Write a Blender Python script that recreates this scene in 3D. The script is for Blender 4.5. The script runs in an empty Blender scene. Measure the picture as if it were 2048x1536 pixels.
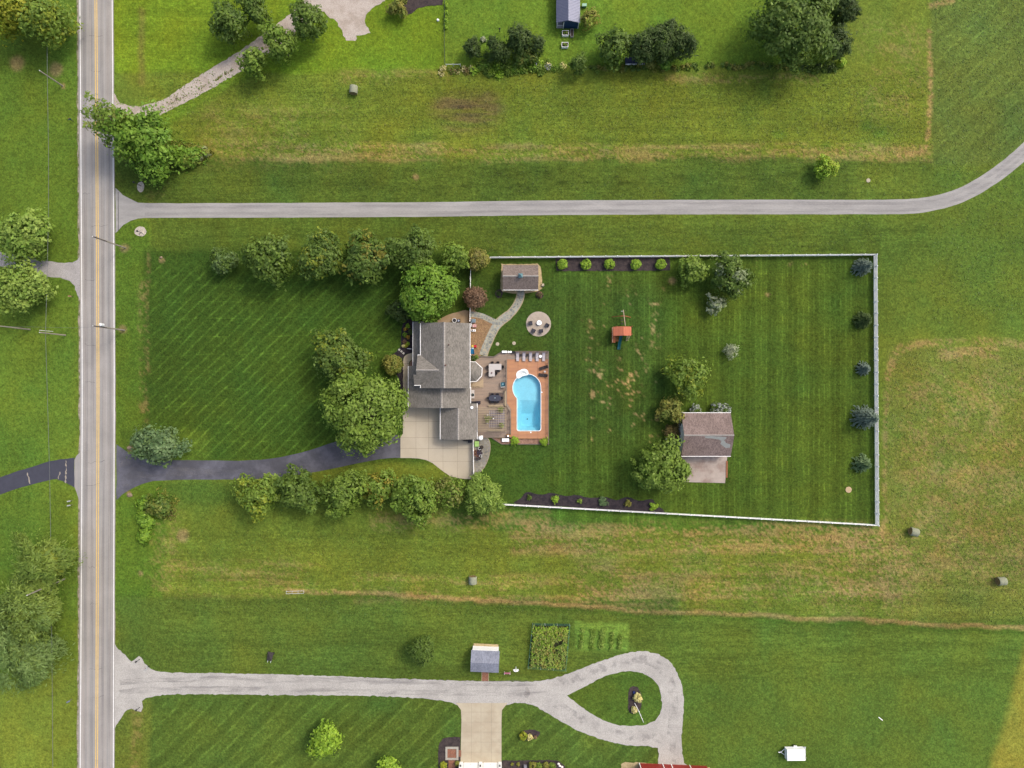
import bpy, bmesh, math, random
import numpy as np
from mathutils import Vector, Matrix
from mathutils.geometry import tessellate_polygon

scene = bpy.context.scene
COL = scene.collection
R = math.radians
H = 136.5                       # flying height of the camera in metres

# ---------------------------------------------------------------- camera
cam_data = bpy.data.cameras.new('camera')
cam_data.sensor_width = 36.0
cam_data.lens = 36.0 * H / 204.8
cam_data.clip_start = 1.0
cam_data.clip_end = 6000.0
cam = bpy.data.objects.new('camera', cam_data)
cam.location = (0, 0, H)
COL.objects.link(cam)
scene.camera = cam

# ---------------------------------------------------------------- light
SUN_EL = R(50)
SUN_AZ = math.atan2(0.60, 0.80)             # measured from +x towards +y
sun_vec = Vector((math.cos(SUN_EL) * math.cos(SUN_AZ), math.cos(SUN_EL) * math.sin(SUN_AZ), math.sin(SUN_EL)))
world = bpy.data.worlds.new('World')
scene.world = world
world.use_nodes = True
wn = world.node_tree
wn.nodes.clear()
sky = wn.nodes.new('ShaderNodeTexSky')
sky.sky_type = 'NISHITA'
sky.sun_disc = False
sky.sun_elevation = SUN_EL
sky.sun_rotation = math.atan2(sun_vec.x, sun_vec.y)
sky.air_density = 1.0
sky.dust_density = 5.5
sky.ozone_density = 1.0
bg = wn.nodes.new('ShaderNodeBackground')
bg.inputs['Strength'].default_value = 0.145
wo = wn.nodes.new('ShaderNodeOutputWorld')
wn.links.new(sky.outputs[0], bg.inputs[0])
wn.links.new(bg.outputs[0], wo.inputs[0])

sun_data = bpy.data.lights.new('sun', 'SUN')
sun_data.energy = 0.9
sun_data.angle = R(8.0)
sun_data.color = (1.0, 0.96, 0.89)
sun = bpy.data.objects.new('sun', sun_data)
sun.rotation_euler = (-sun_vec).to_track_quat('-Z', 'Y').to_euler()
sun.location = sun_vec * 300
COL.objects.link(sun)

scene.view_settings.view_transform = 'Standard'
scene.view_settings.look = 'None'
scene.view_settings.gamma = 1.0
scene.view_settings.use_curve_mapping = False
scene.view_settings.exposure = 0.78
scene.render.engine = 'CYCLES'
scene.cycles.max_bounces = 6
scene.cycles.transparent_max_bounces = 12
scene.cycles.use_denoising = True

# ---------------------------------------------------------------- helpers
def W(px, py, z=0.0):
    """plan position (metres) of something at height z whose place was read off the aerial survey grid"""
    k = (H - z) / H / 10.0
    return ((px - 1024.0) * k, (768.0 - py) * k, z)

def W2(px, py, z=0.0):
    return W(px, py, z)[:2]

def S(r, g, b, k=1.0):
    """sRGB 0-255 -> linear colour, scaled"""
    def f(c):
        c = c / 255.0
        return (c / 12.92 if c <= 0.04045 else ((c + 0.055) / 1.055) ** 2.4) * k
    return (f(r), f(g), f(b))

def node(nt, typ, ins=None, **props):
    n = nt.nodes.new('ShaderNode' + typ)
    for k, v in props.items():
        setattr(n, k, v)
    for k, v in (ins or {}).items():
        s = n.inputs[k]
        if isinstance(v, bpy.types.NodeSocket):
            nt.links.new(v, s)
        else:
            s.default_value = v
    return n

def math_n(nt, op, a, b=0.0, c=None, clamp=False):
    n = nt.nodes.new('ShaderNodeMath')
    n.operation = op
    n.use_clamp = clamp
    for i, v in enumerate((a, b, c)):
        if v is None:
            continue
        if isinstance(v, bpy.types.NodeSocket):
            nt.links.new(v, n.inputs[i])
        else:
            n.inputs[i].default_value = v
    return n.outputs[0]

def mix_rgb(nt, fac, a, b, mode='MIX'):
    n = nt.nodes.new('ShaderNodeMix')
    n.data_type = 'RGBA'
    n.blend_type = mode
    n.clamp_factor = True
    for s, v in ((n.inputs[0], fac), (n.inputs[6], a), (n.inputs[7], b)):
        if isinstance(v, bpy.types.NodeSocket):
            nt.links.new(v, s)
        elif isinstance(v, (int, float)):
            s.default_value = v
        else:
            s.default_value = (*v[:3], 1.0)
    return n.outputs[2]

def rng_map(nt, v, a, b, c, d, smooth=False):
    n = nt.nodes.new('ShaderNodeMapRange')
    n.interpolation_type = 'SMOOTHSTEP' if smooth else 'LINEAR'
    nt.links.new(v, n.inputs[0])
    for i, x in enumerate((a, b, c, d)):
        n.inputs[i + 1].default_value = x
    return n.outputs[0]

MATS = {}
def new_mat(name):
    m = bpy.data.materials.new(name)
    m.use_nodes = True
    nt = m.node_tree
    nt.nodes.clear()
    out = nt.nodes.new('ShaderNodeOutputMaterial')
    return m, nt, out

def pm(name, rgb, rough=0.8, var=0.18, scale=2.0, fine=0.12, fscale=14.0, bump=0.0, metal=0.0, spec=0.3,
       rgb2=None, stretch=(1, 1, 1), mix_scale=0.5, rot=0.0, rand=0.0):
    """varied surface: base colour with broad and fine noise and an optional second colour in patches"""
    if name in MATS:
        return MATS[name]
    m, nt, out = new_mat(name)
    tc = node(nt, 'NewGeometry')
    mp = node(nt, 'Mapping', {'Vector': tc.outputs['Position'], 'Scale': stretch, 'Rotation': (0, 0, rot)})
    n1 = node(nt, 'TexNoise', {'Vector': mp.outputs[0], 'Scale': scale, 'Detail': 5.0, 'Roughness': 0.6})
    n2 = node(nt, 'TexNoise', {'Vector': mp.outputs[0], 'Scale': fscale, 'Detail': 3.0, 'Roughness': 0.7})
    a = rng_map(nt, n1.outputs[0], 0.25, 0.75, 1 - var, 1 + var)
    b = rng_map(nt, n2.outputs[0], 0.25, 0.75, 1 - fine, 1 + fine)
    f = math_n(nt, 'MULTIPLY', a, b)
    if rand:
        oi = node(nt, 'ObjectInfo')
        f = math_n(nt, 'MULTIPLY', f, rng_map(nt, oi.outputs['Random'], 0, 1, 1 - rand, 1 + rand))
    col = rgb
    if rgb2:
        n3 = node(nt, 'TexNoise', {'Vector': mp.outputs[0], 'Scale': mix_scale, 'Detail': 6.0, 'Roughness': 0.65})
        col = mix_rgb(nt, rng_map(nt, n3.outputs[0], 0.4, 0.62, 0, 1, True), rgb, rgb2)
    hs = node(nt, 'HueSaturation', {'Value': f, 'Color': col if isinstance(col, bpy.types.NodeSocket) else (*col, 1)})
    p = node(nt, 'BsdfPrincipled', {'Base Color': hs.outputs[0], 'Roughness': rough, 'Metallic': metal, 'Specular IOR Level': spec})
    if bump:
        bn = node(nt, 'Bump', {'Height': n2.outputs[0], 'Strength': bump, 'Distance': 0.05})
        nt.links.new(bn.outputs[0], p.inputs['Normal'])
    nt.links.new(p.outputs[0], out.inputs[0])
    MATS[name] = m
    return m

def shingle_mat(name, rgb, rgb2, along=0.0, patch=None):
    """asphalt shingles: rows of tabs with their own tone, long streaks and specks"""
    m, nt, out = new_mat(name)
    g = node(nt, 'NewGeometry')
    mp = node(nt, 'Mapping', {'Vector': g.outputs['Position'], 'Rotation': (0, 0, along)})
    st = node(nt, 'Mapping', {'Vector': mp.outputs[0], 'Scale': (6.4, 3.0, 6.4)})
    vo = node(nt, 'TexVoronoi', {'Vector': st.outputs[0], 'Scale': 1.0, 'Randomness': 0.7})
    n1 = node(nt, 'TexNoise', {'Vector': mp.outputs[0], 'Scale': 0.5, 'Detail': 5.0})
    n2 = node(nt, 'TexNoise', {'Vector': mp.outputs[0], 'Scale': 5.0, 'Detail': 4.0, 'Roughness': 0.75})
    sep = node(nt, 'SeparateColor', {0: vo.outputs['Color']})
    t = math_n(nt, 'ADD', math_n(nt, 'MULTIPLY', sep.outputs[0], 0.75), math_n(nt, 'MULTIPLY', n2.outputs[0], 0.25))
    c = mix_rgb(nt, t, rgb, rgb2)
    v = rng_map(nt, n1.outputs[0], 0.3, 0.7, 0.86, 1.12)
    hs = node(nt, 'HueSaturation', {'Value': v, 'Color': c})
    colr = hs.outputs[0]
    p = node(nt, 'BsdfPrincipled', {'Base Color': colr, 'Roughness': 0.9, 'Specular IOR Level': 0.15})
    bn = node(nt, 'Bump', {'Height': sep.outputs[0], 'Strength': 0.35, 'Distance': 0.02})
    nt.links.new(bn.outputs[0], p.inputs['Normal'])
    nt.links.new(p.outputs[0], out.inputs[0])
    MATS[name] = m
    return m

def leaf_mat():
    m, nt, out = new_mat('leaf')
    at = node(nt, 'Attribute', attribute_name='col')
    p = node(nt, 'BsdfPrincipled', {'Base Color': at.outputs['Color'], 'Roughness': 0.55, 'Specular IOR Level': 0.25})
    tr = node(nt, 'BsdfTranslucent', {'Color': at.outputs['Color']})
    mx = node(nt, 'MixShader', {0: 0.30, 1: p.outputs[0], 2: tr.outputs[0]})
    nt.links.new(mx.outputs[0], out.inputs[0])
    return m
LEAF = leaf_mat()
BARK = pm('bark', (0.085, 0.065, 0.045), 0.9, 0.25, 3.0, 0.2, 12.0, stretch=(1, 1, 0.3))

def np_mesh(name, V, F, col=None):
    """mesh from arrays; F is (m,3) or (m,4)"""
    V = np.asarray(V, dtype=np.float32)
    F = np.asarray(F, dtype=np.int32)
    me = bpy.data.meshes.new(name)
    k = F.shape[1]
    me.vertices.add(len(V))
    me.vertices.foreach_set('co', V.ravel())
    me.loops.add(F.size)
    me.loops.foreach_set('vertex_index', F.ravel())
    me.polygons.add(len(F))
    me.polygons.foreach_set('loop_start', np.arange(0, F.size, k, dtype=np.int32))
    if col is not None:
        a = me.attributes.new('col', 'FLOAT_COLOR', 'POINT')
        c4 = np.ones((len(V), 4), dtype=np.float32)
        c4[:, :3] = col
        a.data.foreach_set('color', c4.ravel())
    me.update(calc_edges=True)
    return me

def link(name, data, parent=None, loc=(0, 0, 0), rz=0.0):
    o = bpy.data.objects.new(name, data)
    COL.objects.link(o)
    o.parent = parent
    o.location = loc
    if rz:
        o.rotation_euler = (0, 0, rz)
    return o

def tag(o, label=None, cat=None, group=None, kind=None):
    if label: o['label'] = label
    if cat: o['category'] = cat
    if group: o['group'] = group
    if kind: o['kind'] = kind
    return o

def thing(name, label, cat, loc=(0, 0, 0), rz=0.0, group=None):
    return tag(link(name, None, None, loc, rz), label, cat, group)

class MB:
    def __init__(s):
        s.v, s.f = [], []
    def add(s, vs, fs):
        b = len(s.v)
        s.v += [tuple(v) for v in vs]
        s.f += [tuple(i + b for i in f) for f in fs]
        return s
    def box(s, x0, x1, y0, y1, z0, z1):
        return s.add([(x0, y0, z0), (x1, y0, z0), (x1, y1, z0), (x0, y1, z0), (x0, y0, z1), (x1, y0, z1), (x1, y1, z1), (x0, y1, z1)],
                     [(3, 2, 1, 0), (4, 5, 6, 7), (0, 1, 5, 4), (1, 2, 6, 5), (2, 3, 7, 6), (3, 0, 4, 7)])
    def bbox(s, x0, x1, y0, y1, z0, z1, b=0.02):
        """box with chamfered top edge"""
        return s.add([(x0, y0, z0), (x1, y0, z0), (x1, y1, z0), (x0, y1, z0),
                      (x0, y0, z1 - b), (x1, y0, z1 - b), (x1, y1, z1 - b), (x0, y1, z1 - b),
                      (x0 + b, y0 + b, z1), (x1 - b, y0 + b, z1), (x1 - b, y1 - b, z1), (x0 + b, y1 - b, z1)],
                     [(3, 2, 1, 0), (8, 9, 10, 11)] + [(i, (i + 1) % 4, 4 + (i + 1) % 4, 4 + i) for i in range(4)]
                     + [(4 + i, 4 + (i + 1) % 4, 8 + (i + 1) % 4, 8 + i) for i in range(4)])
    def bar(s, a, b, w, h=None):
        """square bar from a to b"""
        a, b = Vector(a), Vector(b)
        h = h or w
        d = (b - a).normalized()
        up = Vector((0, 0, 1)) if abs(d.z) < 0.95 else Vector((0, 1, 0))
        x = d.cross(up).normalized() * (w / 2)
        y = x.cross(d).normalized() * (h / 2)
        vs = [p + q for p in (a, b) for q in (-x - y, x - y, x + y, -x + y)]
        return s.add(vs, [(3, 2, 1, 0), (4, 5, 6, 7), (0, 1, 5, 4), (1, 2, 6, 5), (2, 3, 7, 6), (3, 0, 4, 7)])
    def tube(s, pts, rad, n=7, cap=True):
        pts = [Vector(p) for p in pts]
        if not hasattr(rad, '__len__'): rad = [rad] * len(pts)
        b = len(s.v)
        for i, p in enumerate(pts):
            d = (pts[min(i + 1, len(pts) - 1)] - pts[max(i - 1, 0)]).normalized()
            up = Vector((0, 0, 1)) if abs(d.z) < 0.9 else Vector((1, 0, 0))
            x = d.cross(up).normalized()
            y = x.cross(d)
            for k in range(n):
                a = 2 * math.pi * k / n
                s.v.append(tuple(p + (x * math.cos(a) + y * math.sin(a)) * rad[i]))
        for i in range(len(pts) - 1):
            for k in range(n):
                s.f.append((b + i * n + k, b + i * n + (k + 1) % n, b + (i + 1) * n + (k + 1) % n, b + (i + 1) * n + k))
        if cap:
            s.f.append(tuple(b + k for k in reversed(range(n))))
            e = b + (len(pts) - 1) * n
            s.f.append(tuple(e + k for k in range(n)))
        return s
    def lathe(s, prof, c=(0, 0), n=16, sx=1.0, sy=1.0):
        b = len(s.v)
        for r, z in prof:
            for k in range(n):
                a = 2 * math.pi * k / n
                s.v.append((c[0] + r * sx * math.cos(a), c[1] + r * sy * math.sin(a), z))
        for i in range(len(prof) - 1):
            for k in range(n):
                s.f.append((b + i * n + k, b + i * n + (k + 1) % n, b + (i + 1) * n + (k + 1) % n, b + (i + 1) * n + k))
        s.f.append(tuple(b + k for k in reversed(range(n))))
        e = b + (len(prof) - 1) * n
        s.f.append(tuple(e + k for k in range(n)))
        return s
    def prism(s, poly, z0, z1):
        n = len(poly)
        tri = tessellate_polygon([[Vector((p[0], p[1], 0)) for p in poly]])
        vs = [(p[0], p[1], z0) for p in poly] + [(p[0], p[1], z1) for p in poly]
        fs = []
        for t in tri:
            a, b2, c = (Vector(poly[i][:2]).to_3d() for i in t)
            if (b2 - a).cross(c - a).z < 0: t = (t[0], t[2], t[1])
            fs.append((t[0] + n, t[1] + n, t[2] + n))
            fs.append((t[2], t[1], t[0]))
        fs += [(i, (i + 1) % n, n + (i + 1) % n, n + i) for i in range(n)]
        return s.add(vs, fs)
    def slab(s, quad, t):
        """roof plane: polygon of 3-D points thickened straight down by t"""
        n = len(quad)
        vs = [tuple(q) for q in quad] + [(q[0], q[1], q[2] - t) for q in quad]
        return s.add(vs, [tuple(range(n)), tuple(range(2 * n - 1, n - 1, -1))] + [(i, n + i, n + (i + 1) % n, (i + 1) % n) for i in range(n)])
    def mesh(s, name, off=(0, 0, 0)):
        me = bpy.data.meshes.new(name)
        me.from_pydata([(v[0] - off[0], v[1] - off[1], v[2] - off[2]) for v in s.v], [], s.f)
        me.update()
        bm = bmesh.new(); bm.from_mesh(me)
        bmesh.ops.recalc_face_normals(bm, faces=bm.faces)
        bm.to_mesh(me); bm.free()
        return me
    def build(s, name, mat, parent=None, world=False, smooth=False):
        off = (0, 0, 0)
        if world and parent is not None:
            p = parent
            off = Vector((0, 0, 0))
            while p is not None:
                off = off + p.location
                p = p.parent
        me = s.mesh(name, off)
        if mat: me.materials.append(mat)
        if smooth:
            me.polygons.foreach_set('use_smooth', [True] * len(me.polygons))
        return link(name, me, parent)

def copy_tree(o, parent=None):
    c = o.copy()
    COL.objects.link(c)
    c.parent = parent
    for ch in list(o.children):
        copy_tree(ch, c)
    return c

def smooth_poly(pts, n=4, closed=True):
    """Catmull-Rom through the points"""
    out = []
    m = len(pts)
    for i in range(m if closed else m - 1):
        if closed:
            p = [pts[(i + k) % m] for k in (-1, 0, 1, 2)]
        else:
            p = [pts[max(0, min(m - 1, i + k))] for k in (-1, 0, 1, 2)]
        for j in range(n):
            t = j / n
            out.append(tuple(0.5 * ((2 * p[1][a]) + (-p[0][a] + p[2][a]) * t + (2 * p[0][a] - 5 * p[1][a] + 4 * p[2][a] - p[3][a]) * t * t
                                    + (-p[0][a] + 3 * p[1][a] - 3 * p[2][a] + p[3][a]) * t ** 3) for a in (0, 1)))
    if not closed:
        out.append(tuple(pts[-1]))
    return out

def ragged(poly, step=6.0, amp=1.2, seed=1):
    """cut the outline (survey units) into short pieces and push them about a little"""
    rg = random.Random(seed)
    out = []
    n = len(poly)
    for i in range(n):
        a, b = poly[i], poly[(i + 1) % n]
        L = math.hypot(b[0] - a[0], b[1] - a[1])
        k = max(1, int(L / step))
        nx, ny = (-(b[1] - a[1]) / (L + 1e-6), (b[0] - a[0]) / (L + 1e-6))
        for j in range(k):
            t = j / k
            d = rg.gauss(0, amp) if (j or L < step * 2) else 0
            d = max(-2 * amp, min(2 * amp, d))
            out.append((a[0] + (b[0] - a[0]) * t + nx * d, a[1] + (b[1] - a[1]) * t + ny * d))
    return out

def sheet_mb(loops, z):
    """flat sheet from px loops (outer first, then holes)"""
    L = [[Vector((*W2(*p), 0)) for p in lp] for lp in loops]
    flat = [v for lp in L for v in lp]
    mb = MB()
    fs = []
    for t in tessellate_polygon(L):
        a, b, c = (flat[i] for i in t)
        cr = (b - a).cross(c - a).z
        if abs(cr) < 1e-9: continue
        fs.append(t if cr > 0 else (t[0], t[2], t[1]))
    mb.add([(v.x, v.y, z) for v in flat], fs)
    return mb

def sheet(name, loops, z, mat, parent=None, label=None, cat=None, skirt=0.0):
    mb = sheet_mb(loops, z)
    if skirt:
        for lp in loops:
            q = [W2(*p) for p in lp]
            n = len(q)
            mb.add([(a, b, z) for a, b in q] + [(a, b, z - skirt) for a, b in q], [(i, (i + 1) % n, n + (i + 1) % n, n + i) for i in range(n)])
    me = bpy.data.meshes.new(name)
    me.from_pydata(mb.v, [], mb.f)
    me.update()
    me.materials.append(mat)
    o = link(name, me, parent)
    if parent is None:
        tag(o, label, cat, kind='structure')
    return o

def strip(pts, hw):
    """px polyline -> closed outline; hw half width (number or list)"""
    n = len(pts)
    hw = hw if hasattr(hw, '__len__') else [hw] * n
    l, r = [], []
    for i in range(n):
        a, b = pts[max(0, i - 1)], pts[min(n - 1, i + 1)]
        d = math.hypot(b[0] - a[0], b[1] - a[1])
        nx, ny = -(b[1] - a[1]) / d, (b[0] - a[0]) / d
        l.append((pts[i][0] + nx * hw[i], pts[i][1] + ny * hw[i]))
        r.append((pts[i][0] - nx * hw[i], pts[i][1] - ny * hw[i]))
    return l + r[::-1]

def panels(parent, name, loops, xs, ys, z, mat, gap=0.04, skirt=0.03):
    """cut a paved area along joints; every panel becomes an object of its own"""
    mb = sheet_mb(loops, z)
    bm = bmesh.new()
    vs = [bm.verts.new(v) for v in mb.v]
    for f in mb.f:
        try: bm.faces.new([vs[i] for i in f])
        except ValueError: pass
    wx = [(x - 1024) / 10 for x in xs]
    wy = [(768 - y) / 10 for y in ys]
    for ax, lst in ((0, wx), (1, wy)):
        for v in lst:
            for d in (-gap / 2, gap / 2):
                co, no = [0, 0, 0], [0, 0, 0]
                co[ax] = v + d; no[ax] = 1
                bmesh.ops.bisect_plane(bm, geom=bm.verts[:] + bm.edges[:] + bm.faces[:], plane_co=co, plane_no=no)
    cells = {}
    for f in bm.faces:
        c = f.calc_center_median()
        if any(abs(c.x - v) < gap / 2 for v in wx) or any(abs(c.y - v) < gap / 2 for v in wy):
            continue
        cells.setdefault((sum(c.x > v for v in wx), sum(c.y > v for v in wy)), []).append(f)
    for key in sorted(cells):
        nb = bmesh.new()
        mp = {}
        for f in cells[key]:
            loop = []
            for v in f.verts:
                if v not in mp: mp[v] = nb.verts.new(v.co)
                loop.append(mp[v])
            nf = nb.faces.new(loop)
        ed = [e for e in nb.edges if len(e.link_faces) == 1]
        ex = bmesh.ops.extrude_edge_only(nb, edges=ed)
        for g in ex['geom']:
            if isinstance(g, bmesh.types.BMVert): g.co.z -= skirt
        me = bpy.data.meshes.new(name)
        nb.to_mesh(me); nb.free()
        me.materials.append(mat)
        link(name, me, parent)
    bm.free()
# ================================================================ ground
GK = 0.60
GX0, GX1, GY0, GY1, GS = -160.0, 2208.0, -140.0, 1676.0, 4.0
fx = np.arange(GX0, GX1 + 0.1, GS)
fy = np.arange(GY0, GY1 + 0.1, GS)
far = np.array([40, 120, 300, 700, 1500, 3200, 6500, 13000, 26000.0])
gx = np.concatenate([GX0 - far[::-1], fx, GX1 + far])
gy = np.concatenate([GY0 - far[::-1], fy, GY1 + far])
X, Y = np.meshgrid(gx, gy)

_T = np.random.default_rng(7).random((16, 256, 256))
def vnoise(X, Y, sx, sy, k):
    u, v = X / sx + 37.3 * k, Y / sy + 11.7 * k
    i, j = np.floor(u).astype(int), np.floor(v).astype(int)
    a, b = u - i, v - j
    a, b = a * a * (3 - 2 * a), b * b * (3 - 2 * b)
    t = _T[k % 16]
    i0, i1, j0, j1 = i % 256, (i + 1) % 256, j % 256, (j + 1) % 256
    return (t[j0, i0] * (1 - a) + t[j0, i1] * a) * (1 - b) + (t[j1, i0] * (1 - a) + t[j1, i1] * a) * b
def fbm(X, Y, sx, sy, k, o=4):
    s, w, tot = 0, 1.0, 0
    for q in range(o):
        s = s + w * vnoise(X, Y, sx / 2 ** q, sy / 2 ** q, k + q)
        tot += w; w *= 0.6
    return s / tot
def sstep(a, b, x):
    t = np.clip((x - a) / (b - a), 0, 1)
    return t * t * (3 - 2 * t)
Xw = X + (fbm(X, Y, 60, 60, 1) - 0.5) * 14
Yw = Y + (fbm(X, Y, 60, 60, 5) - 0.5) * 14
def rect(x0, y0, x1, y1, s=8):
    return sstep(x0 - s, x0 + s, Xw) * (1 - sstep(x1 - s, x1 + s, Xw)) * sstep(y0 - s, y0 + s, Yw) * (1 - sstep(y1 - s, y1 + s, Yw))
def crisp(x0, y0, x1, y1, s=3):
    return sstep(x0 - s, x0 + s, X) * (1 - sstep(x1 - s, x1 + s, X)) * sstep(y0 - s, y0 + s, Y) * (1 - sstep(y1 - s, y1 + s, Y))
def pdist(pts, X=None, Y=None):
    X = Xw if X is None else X
    Y = Yw if Y is None else Y
    d = np.full(X.shape, 1e9)
    for a, b in zip(pts[:-1], pts[1:]):
        dx, dy = b[0] - a[0], b[1] - a[1]
        t = np.clip(((X - a[0]) * dx + (Y - a[1]) * dy) / (dx * dx + dy * dy + 1e-9), 0, 1)
        d = np.minimum(d, np.hypot(X - a[0] - t * dx, Y - a[1] - t * dy))
    return d
def band(pts, hw, s=4):
    return 1 - sstep(hw - s, hw + s, pdist(pts))
def blob(x, y, rx, ry, s=0.35):
    return 1 - sstep(1 - s, 1 + s, np.hypot((Xw - x) / rx, (Yw - y) / ry))

C = np.zeros(X.shape + (3,))
def g(*rgb): return np.array(S(*rgb, GK))
def lay(mask, rgb):
    global C
    C = C * (1 - mask[..., None]) + np.array(rgb) * mask[..., None]
FIELD, TAN = g(112, 132, 47), g(178, 152, 100)
lay(np.ones(X.shape), FIELD)
# --- lawns and fields, drawn as on the plan
lay(rect(-9999, -9999, 160, 640, 3), g(97, 126, 42))
lay(rect(-9999, 600, 160, 9999, 25), g(100, 129, 44))
lay(rect(-9999, 1330, 160, 9999, 40), g(120, 142, 52))
lay(crisp(228, -9999, 640, 146, 6), g(116, 146, 38))
lay(rect(560, -9999, 892, 146, 12), g(112, 144, 38))
lay(crisp(890, -9999, 1660, 132, 4), g(106, 138, 44))
lay(rect(300, 150, 1856, 312, 18) * (1 - band([(330, 222), (400, 186), (470, 146), (560, 120), (640, 110)], 26, 10)), g(112, 131, 44))
lay(band([(283, 20), (285, 90), (281, 170)], 6, 5) * 0.6, g(126, 122, 62))
lay(rect(228, 200, 420, 300, 10) * 0.0 + band([(300, 250), (345, 228), (400, 192), (470, 152), (530, 118), (640, 100)], 16, 8) * 0.9, g(108, 140, 40))
lay(rect(228, 316, 1860, 408, 5), g(86, 110, 40))
lay(rect(1862, -300, 9999, 330, 6), g(99, 121, 52))
lay(rect(1700, 330, 9999, 670, 20), g(98, 123, 45))
lay(rect(300, 430, 1760, 512, 4), g(92, 114, 40))
lay(rect(230, 440, 300, 900, 6), g(93, 123, 40))
lay(crisp(286, 500, 1000, 925, 10), g(67, 95, 31))
lay(rect(240, 860, 420, 920, 10), g(84, 112, 38))
lay(crisp(900, 512, 1752, 1052, 4), g(70, 96, 32))
lay(rect(1330, 520, 1740, 1045, 60), g(77, 101, 32))
lay(crisp(940, 560, 1330, 900, 20), g(66, 92, 33))
lay(rect(232, 960, 330, 1200, 6), g(93, 124, 40))
lay(rect(330, 960, 960, 1010, 14), g(92, 116, 42))
lay(rect(232, 1196, 1360, 1365, 8), g(92, 116, 44))
lay(rect(1340, 1230, 9999, 9999, 16), g(95, 122, 46))
lay(crisp(228, 1385, 1345, 9999, 6), g(86, 112, 44))
lay(crisp(300, 1395, 920, 9999, 20), g(84, 110, 42))
lay(rect(228, 1395, 300, 9999, 6), g(104, 124, 48))
lay(crisp(1130, 1340, 1330, 1456, 2), g(84, 112, 40))
lay(rect(1776, 690, 9999, 1240, 14), g(117, 133, 54))
lay(crisp(975, 1010, 1760, 1062, 8) * (Y > 1006 + (X - 985) * 0.054), g(84, 118, 40))
# bottom right corner of drier, yellow growth
lay(sstep(-14, 14, (X - 2048) + (Y - 1310) * 0.30 + (Xw - X)), g(150, 150, 58))
lay(rect(1150, 1244, 1256, 1302, 2), g(114, 150, 60))
# --- dry, cut hay in swaths
hz = fbm(X, Y, 90, 9, 2, 4)          # streaks along the rows
hb = fbm(X, Y, 30, 17, 9, 4) * 0.7 + fbm(X, Y, 90, 60, 13, 3) * 0.3
spec = np.random.default_rng(3).random(X.shape)
def tan(mask, lo=0.45, hi=0.62, k=0.75, n=None):
    n = hz if n is None else n
    lay(np.clip(mask * sstep(lo, hi, n * 0.72 + spec * 0.28) * k * 0.76, 0, 1), TAN)
tan(rect(320, 288, 1862, 322, 6), 0.40, 0.62, 0.62)
tan(rect(400, 210, 700, 330, 30), 0.46, 0.66, 0.35, hb)
tan(band([(1860, 60), (1863, 160), (1858, 250), (1851, 292), (1832, 308), (1800, 311)], 4.5, 3), 0.30, 0.55, 0.9)
tan(band([(1860, 10), (1905, 0)], 5, 3), 0.3, 0.5, 0.8)
tan(rect(1330, 148, 1640, 168, 4), 0.42, 0.6, 0.5)
tan(rect(1720, 40, 1850, 230, 30), 0.48, 0.66, 0.4, hb)
tan(rect(680, 140, 900, 166, 8), 0.45, 0.62, 0.4)
tan(rect(1020, 1046, 1770, 1110, 10), 0.42, 0.58, 0.75)
tan(rect(1150, 1120, 1790, 1210, 20), 0.46, 0.62, 0.62)
tan(rect(700, 1150, 1300, 1205, 10), 0.46, 0.64, 0.5)
tan(rect(740, 1020, 1100, 1064, 8), 0.46, 0.62, 0.55)
tan(rect(320, 1120, 640, 1190, 20), 0.5, 0.66, 0.45)
tan(rect(1640, 1060, 1830, 1220, 30), 0.42, 0.6, 0.7, hb)
tan(rect(1800, 740, 9999, 1170, 40), 0.46, 0.62, 0.6, hb)
tan(rect(1880, 690, 2000, 720, 10), 0.42, 0.6, 0.8)
tan(band([(2060, 690), (1960, 682), (1880, 684), (1820, 694), (1788, 716), (1774, 760)], 7, 5), 0.38, 0.6, 0.8, hb)
tan(band([(1800, 690), (1778, 730), (1772, 900), (1774, 1030), (1760, 1080), (1700, 1090)], 5, 4), 0.35, 0.6, 0.7)
tan(band([(575, 1182), (800, 1190), (1100, 1208), (1350, 1224), (1600, 1237), (2048, 1258), (2300, 1270)], 4.5, 2), 0.2, 0.45, 0.9)
lay(band([(600, 1190), (1100, 1216), (1600, 1245), (2300, 1278)], 6, 5) * 0.45, g(66, 100, 30))
tan(band([(296, 505), (294, 560), (297, 700), (292, 760), (296, 860)], 3, 3), 0.42, 0.66, 0.5, hb)
tan(rect(278, 560, 292, 860, 4), 0.48, 0.66, 0.5, hb)
tan(rect(262, 1400, 282, 1560, 5), 0.45, 0.6, 0.4, hb)
tan(rect(300, 1000, 360, 1180, 14), 0.5, 0.64, 0.4, hb)
tan(rect(232, 300, 330, 400, 20), 0.54, 0.7, 0.25, hb)
# bare, thin spots in the fenced lawn: round the play set
thin = fbm(X, Y, 11, 11, 11, 2) * 0.66 + spec * 0.34
def bare(x0, y0, x1, y1, lo, k=0.85, s=10):
    lay(rect(x0, y0, x1, y1, s) * sstep(lo, lo + 0.10, thin) * k * 0.72, g(188, 164, 112))
bare(1182, 650, 1194, 790, 0.60)
bare(1186, 725, 1290, 800, 0.66)
bare(1178, 738, 1206, 766, 0.56)
bare(1258, 690, 1288, 755, 0.64)
bare(1301, 590, 1314, 700, 0.63)
bare(1212, 556, 1262, 576, 0.63, 0.7)
bare(1180, 790, 1300, 900, 0.73, 0.7)
bare(1170, 560, 1330, 900, 0.77, 0.6)
bare(1500, 520, 1690, 530, 0.70, 0.45, 4)
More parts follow.
